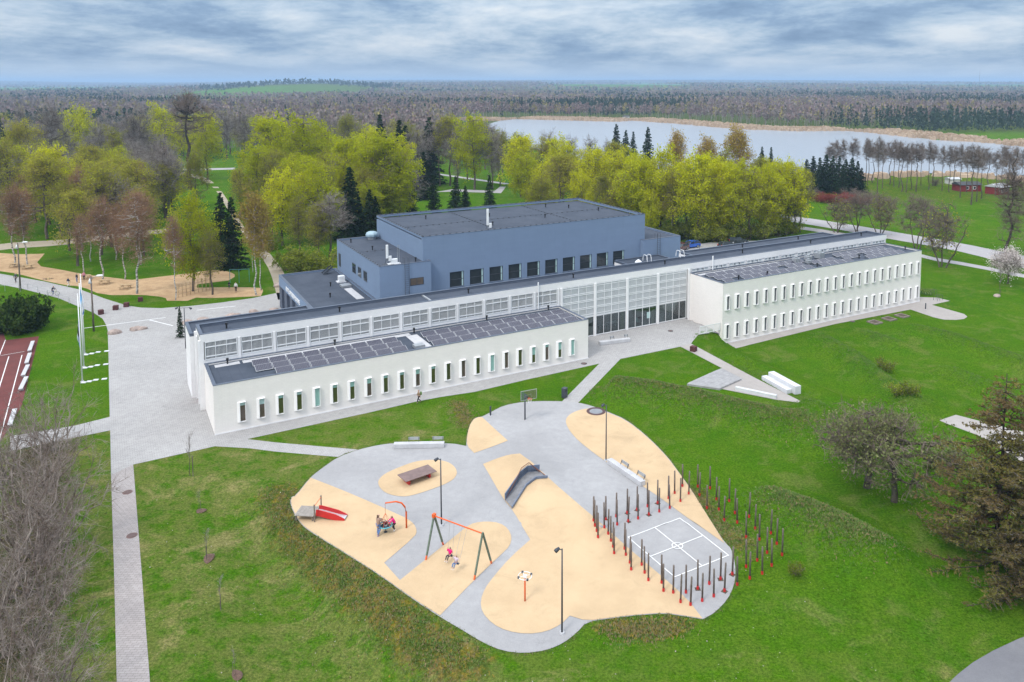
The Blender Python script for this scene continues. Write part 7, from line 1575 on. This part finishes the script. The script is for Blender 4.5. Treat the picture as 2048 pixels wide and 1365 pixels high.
person(154, 566, 1.65, 2.6, 'stand', (.015, .02, .03), (.12, .18, .32), DK, (.6, .6, .6), 'person in black jacket and blue jeans standing on the wood chips')
person(168, 561, 1.55, -2.6, 'stand', (.60, .25, .34), (.02, .02, .03), BR, (.05, .05, .05), 'person in pink top standing beside the picnic table', long=.05)
person(472, 585, 1.70, math.pi, 'stand', (.66, .68, .68), (.012, .012, .015), BL_, (.02, .02, .02), 'person in white top and black trousers near the exercise bars')
person(458.5, 577.5, 1.2, math.pi, 'stand', (.02, .025, .05), (.03, .035, .06), BR, (.05, .05, .05), 'small child in dark clothes near the exercise bars')
o = at(108, 592, .02); bicycle(o, .3, 'yellow-framed bicycle ridden along the street')
person(0, 0, 1.6, .3 - math.pi / 2, 'ride', (.02, .025, .04), (.05, .09, .25), DK, (.03, .03, .03), 'person in dark jacket riding a bicycle along the street', pos=o + Matrix.Rotation(.3, 3, 'Z') @ Vector((-.22, 0, .06)))
# ------------------------------------------------------------------ rough growth on banks, fallen petals
BPATH = PP([(222, 951), (266.5, 930), (283, 1140), (300, 1365), (316, 1560), (236, 1560), (233.5, 1365), (228, 1140)])
def tufts():
    rg = np.random.default_rng(5); C, S_, K = [], [], []
    def along(pts, n, wd, size, kinds):
        pts = np.array(pts); L = np.hypot(*(pts[1:] - pts[:-1]).T); i = rg.choice(len(L), n, p=L / L.sum()); f = rg.random(n)[:, None]; q = pts[i] + (pts[i + 1] - pts[i]) * f + rg.normal(0, wd, (n, 2))
        ok = ~inside(q[:, 0], q[:, 1], ASPH) & ~inside(q[:, 0], q[:, 1], YARD) & ~inside(q[:, 0], q[:, 1], BPATH); q = q[ok]; C.append(q); S_.append(np.full(len(q), size) * rg.uniform(.5, 1.4, len(q))); K.append(rg.choice(kinds, len(q)))
    along(SLOPE, 5200, 1.1, .085, [0, 3, 1, 1, 2, 3]); along([(a - 1.2, b - 1.0) for a, b in SLOPE], 2000, 1.3, .08, [0, 1, 3])
    for (pts, h, wd), n in zip(RIDGES, (1200, 1200, 1000, 4200, 2600, 300, 300)): along([(a - wd * .55, b - wd * .3) for a, b in pts], int(n * (.7 if n > 2000 else .45)), wd * .55, .095, [0, 3, 3, 1] if n > 2000 else [0, 3, 3]); along(pts, n, wd * .5, .085, [0, 0, 3, 3, 1] if n > 2000 else [0, 0, 3])
    along(PP([(1215, 1256), (1290, 1262), (1360, 1250)]), 1500, .6, .09, [1, 1, 0, 2]); along(PP([(1385, 985), (1420, 1040), (1455, 1075), (1490, 1090)]), 2000, .9, .08, [1, 1, 0, 3]); along(PP([(915, 805), (935, 850)]), 600, .8, .08, [1, 1])
    lp = ASPH + ASPH[:1]; along(lp, 5200, .10, .06, [0, 0, 3, 1])
    along(PP([(20, 1420), (40, 1200), (55, 1050), (85, 900)]), 3500, 2.2, .09, [1, 1, 0])
    q = np.concatenate(C); s = np.concatenate(S_); k = np.concatenate(K); z = T(q[:, 0], q[:, 1]); n = len(q); nb_ = 4
    P_ = np.repeat(np.c_[q, z], nb_, 0) + rg.normal(0, .06, (n * nb_, 3)) * [1, 1, 0]; a = rg.random(n * nb_) * 6.283; ss_ = np.repeat(s, nb_); d = np.c_[np.cos(a), np.sin(a), np.zeros(n * nb_)]; sd = np.c_[-np.sin(a), np.cos(a), np.zeros(n * nb_)]
    tip = P_ + d * (ss_ * .6)[:, None] + np.c_[np.zeros((n * nb_, 2)), ss_ * rg.uniform(.5, 1.2, n * nb_)]
    V = np.stack([P_ - sd * (ss_ * .25)[:, None], P_ + sd * (ss_ * .25)[:, None], tip + sd * (ss_ * .12)[:, None], tip - sd * (ss_ * .12)[:, None]], 1).reshape(-1, 3)
    me = npmesh('rough_growth', V, np.arange(len(V)).reshape(-1, 4), [M['g0'], M['g1'], M['g2'], M['g3']], np.repeat(k, nb_)); return stuff(link('rough_growth', me))
M['g0'] = mat('weed_green', (.08, .16, .022), .9, .2, 2); M['g1'] = mat('dry_straw', (.21, .165, .075), .9, .2, 2); M['g2'] = mat('moss_yellow', (.22, .17, .02), .9, .2, 2); M['g3'] = mat('weed_light', (.12, .18, .035), .9, .2, 2)
tufts()
def litter():
    rg = np.random.default_rng(8); n = 420; x = rg.uniform(-34, 20, n); y = rg.uniform(42, 66, n); ok = ~inside(x, y, ASPH) & ~inside(x, y, YARD) & (dist_path(x, y) > .5); x, y = x[ok], y[ok]
    P_ = np.c_[x, y, T(x, y) + .03]; V, F = quads(rg, P_, .085, 1., .8); return stuff(link('fallen_leaves', npmesh('fallen_leaves', V, F, mat('pale_leaf', (.42, .38, .33), .9, .2, 3))))
def dist_path(x, y):
    (ax, ay), (bx, by) = PATHEDGE; return ((bx - ax) * (y - ay) - (by - ay) * (x - ax)) / math.hypot(bx - ax, by - ay)
litter()
# ------------------------------------------------------------------ air
def haze():
    t = bpy.data.materials.new('haze_air'); t.use_nodes = True; nt = t.node_tree; nt.nodes.clear(); o = nt.nodes.new('ShaderNodeOutputMaterial'); v = nt.nodes.new('ShaderNodeVolumePrincipled')
    v.inputs['Color'].default_value = (.50, .72, 1.0, 1); v.inputs['Density'].default_value = HAZE; v.inputs['Anisotropy'].default_value = 0.0; nt.links.new(v.outputs[0], o.inputs['Volume'])
    stuff(MB().box(-14600, -400, -9, 14600, 15800, 95).build('haze', t))
HAZE = 1.6e-4
haze()
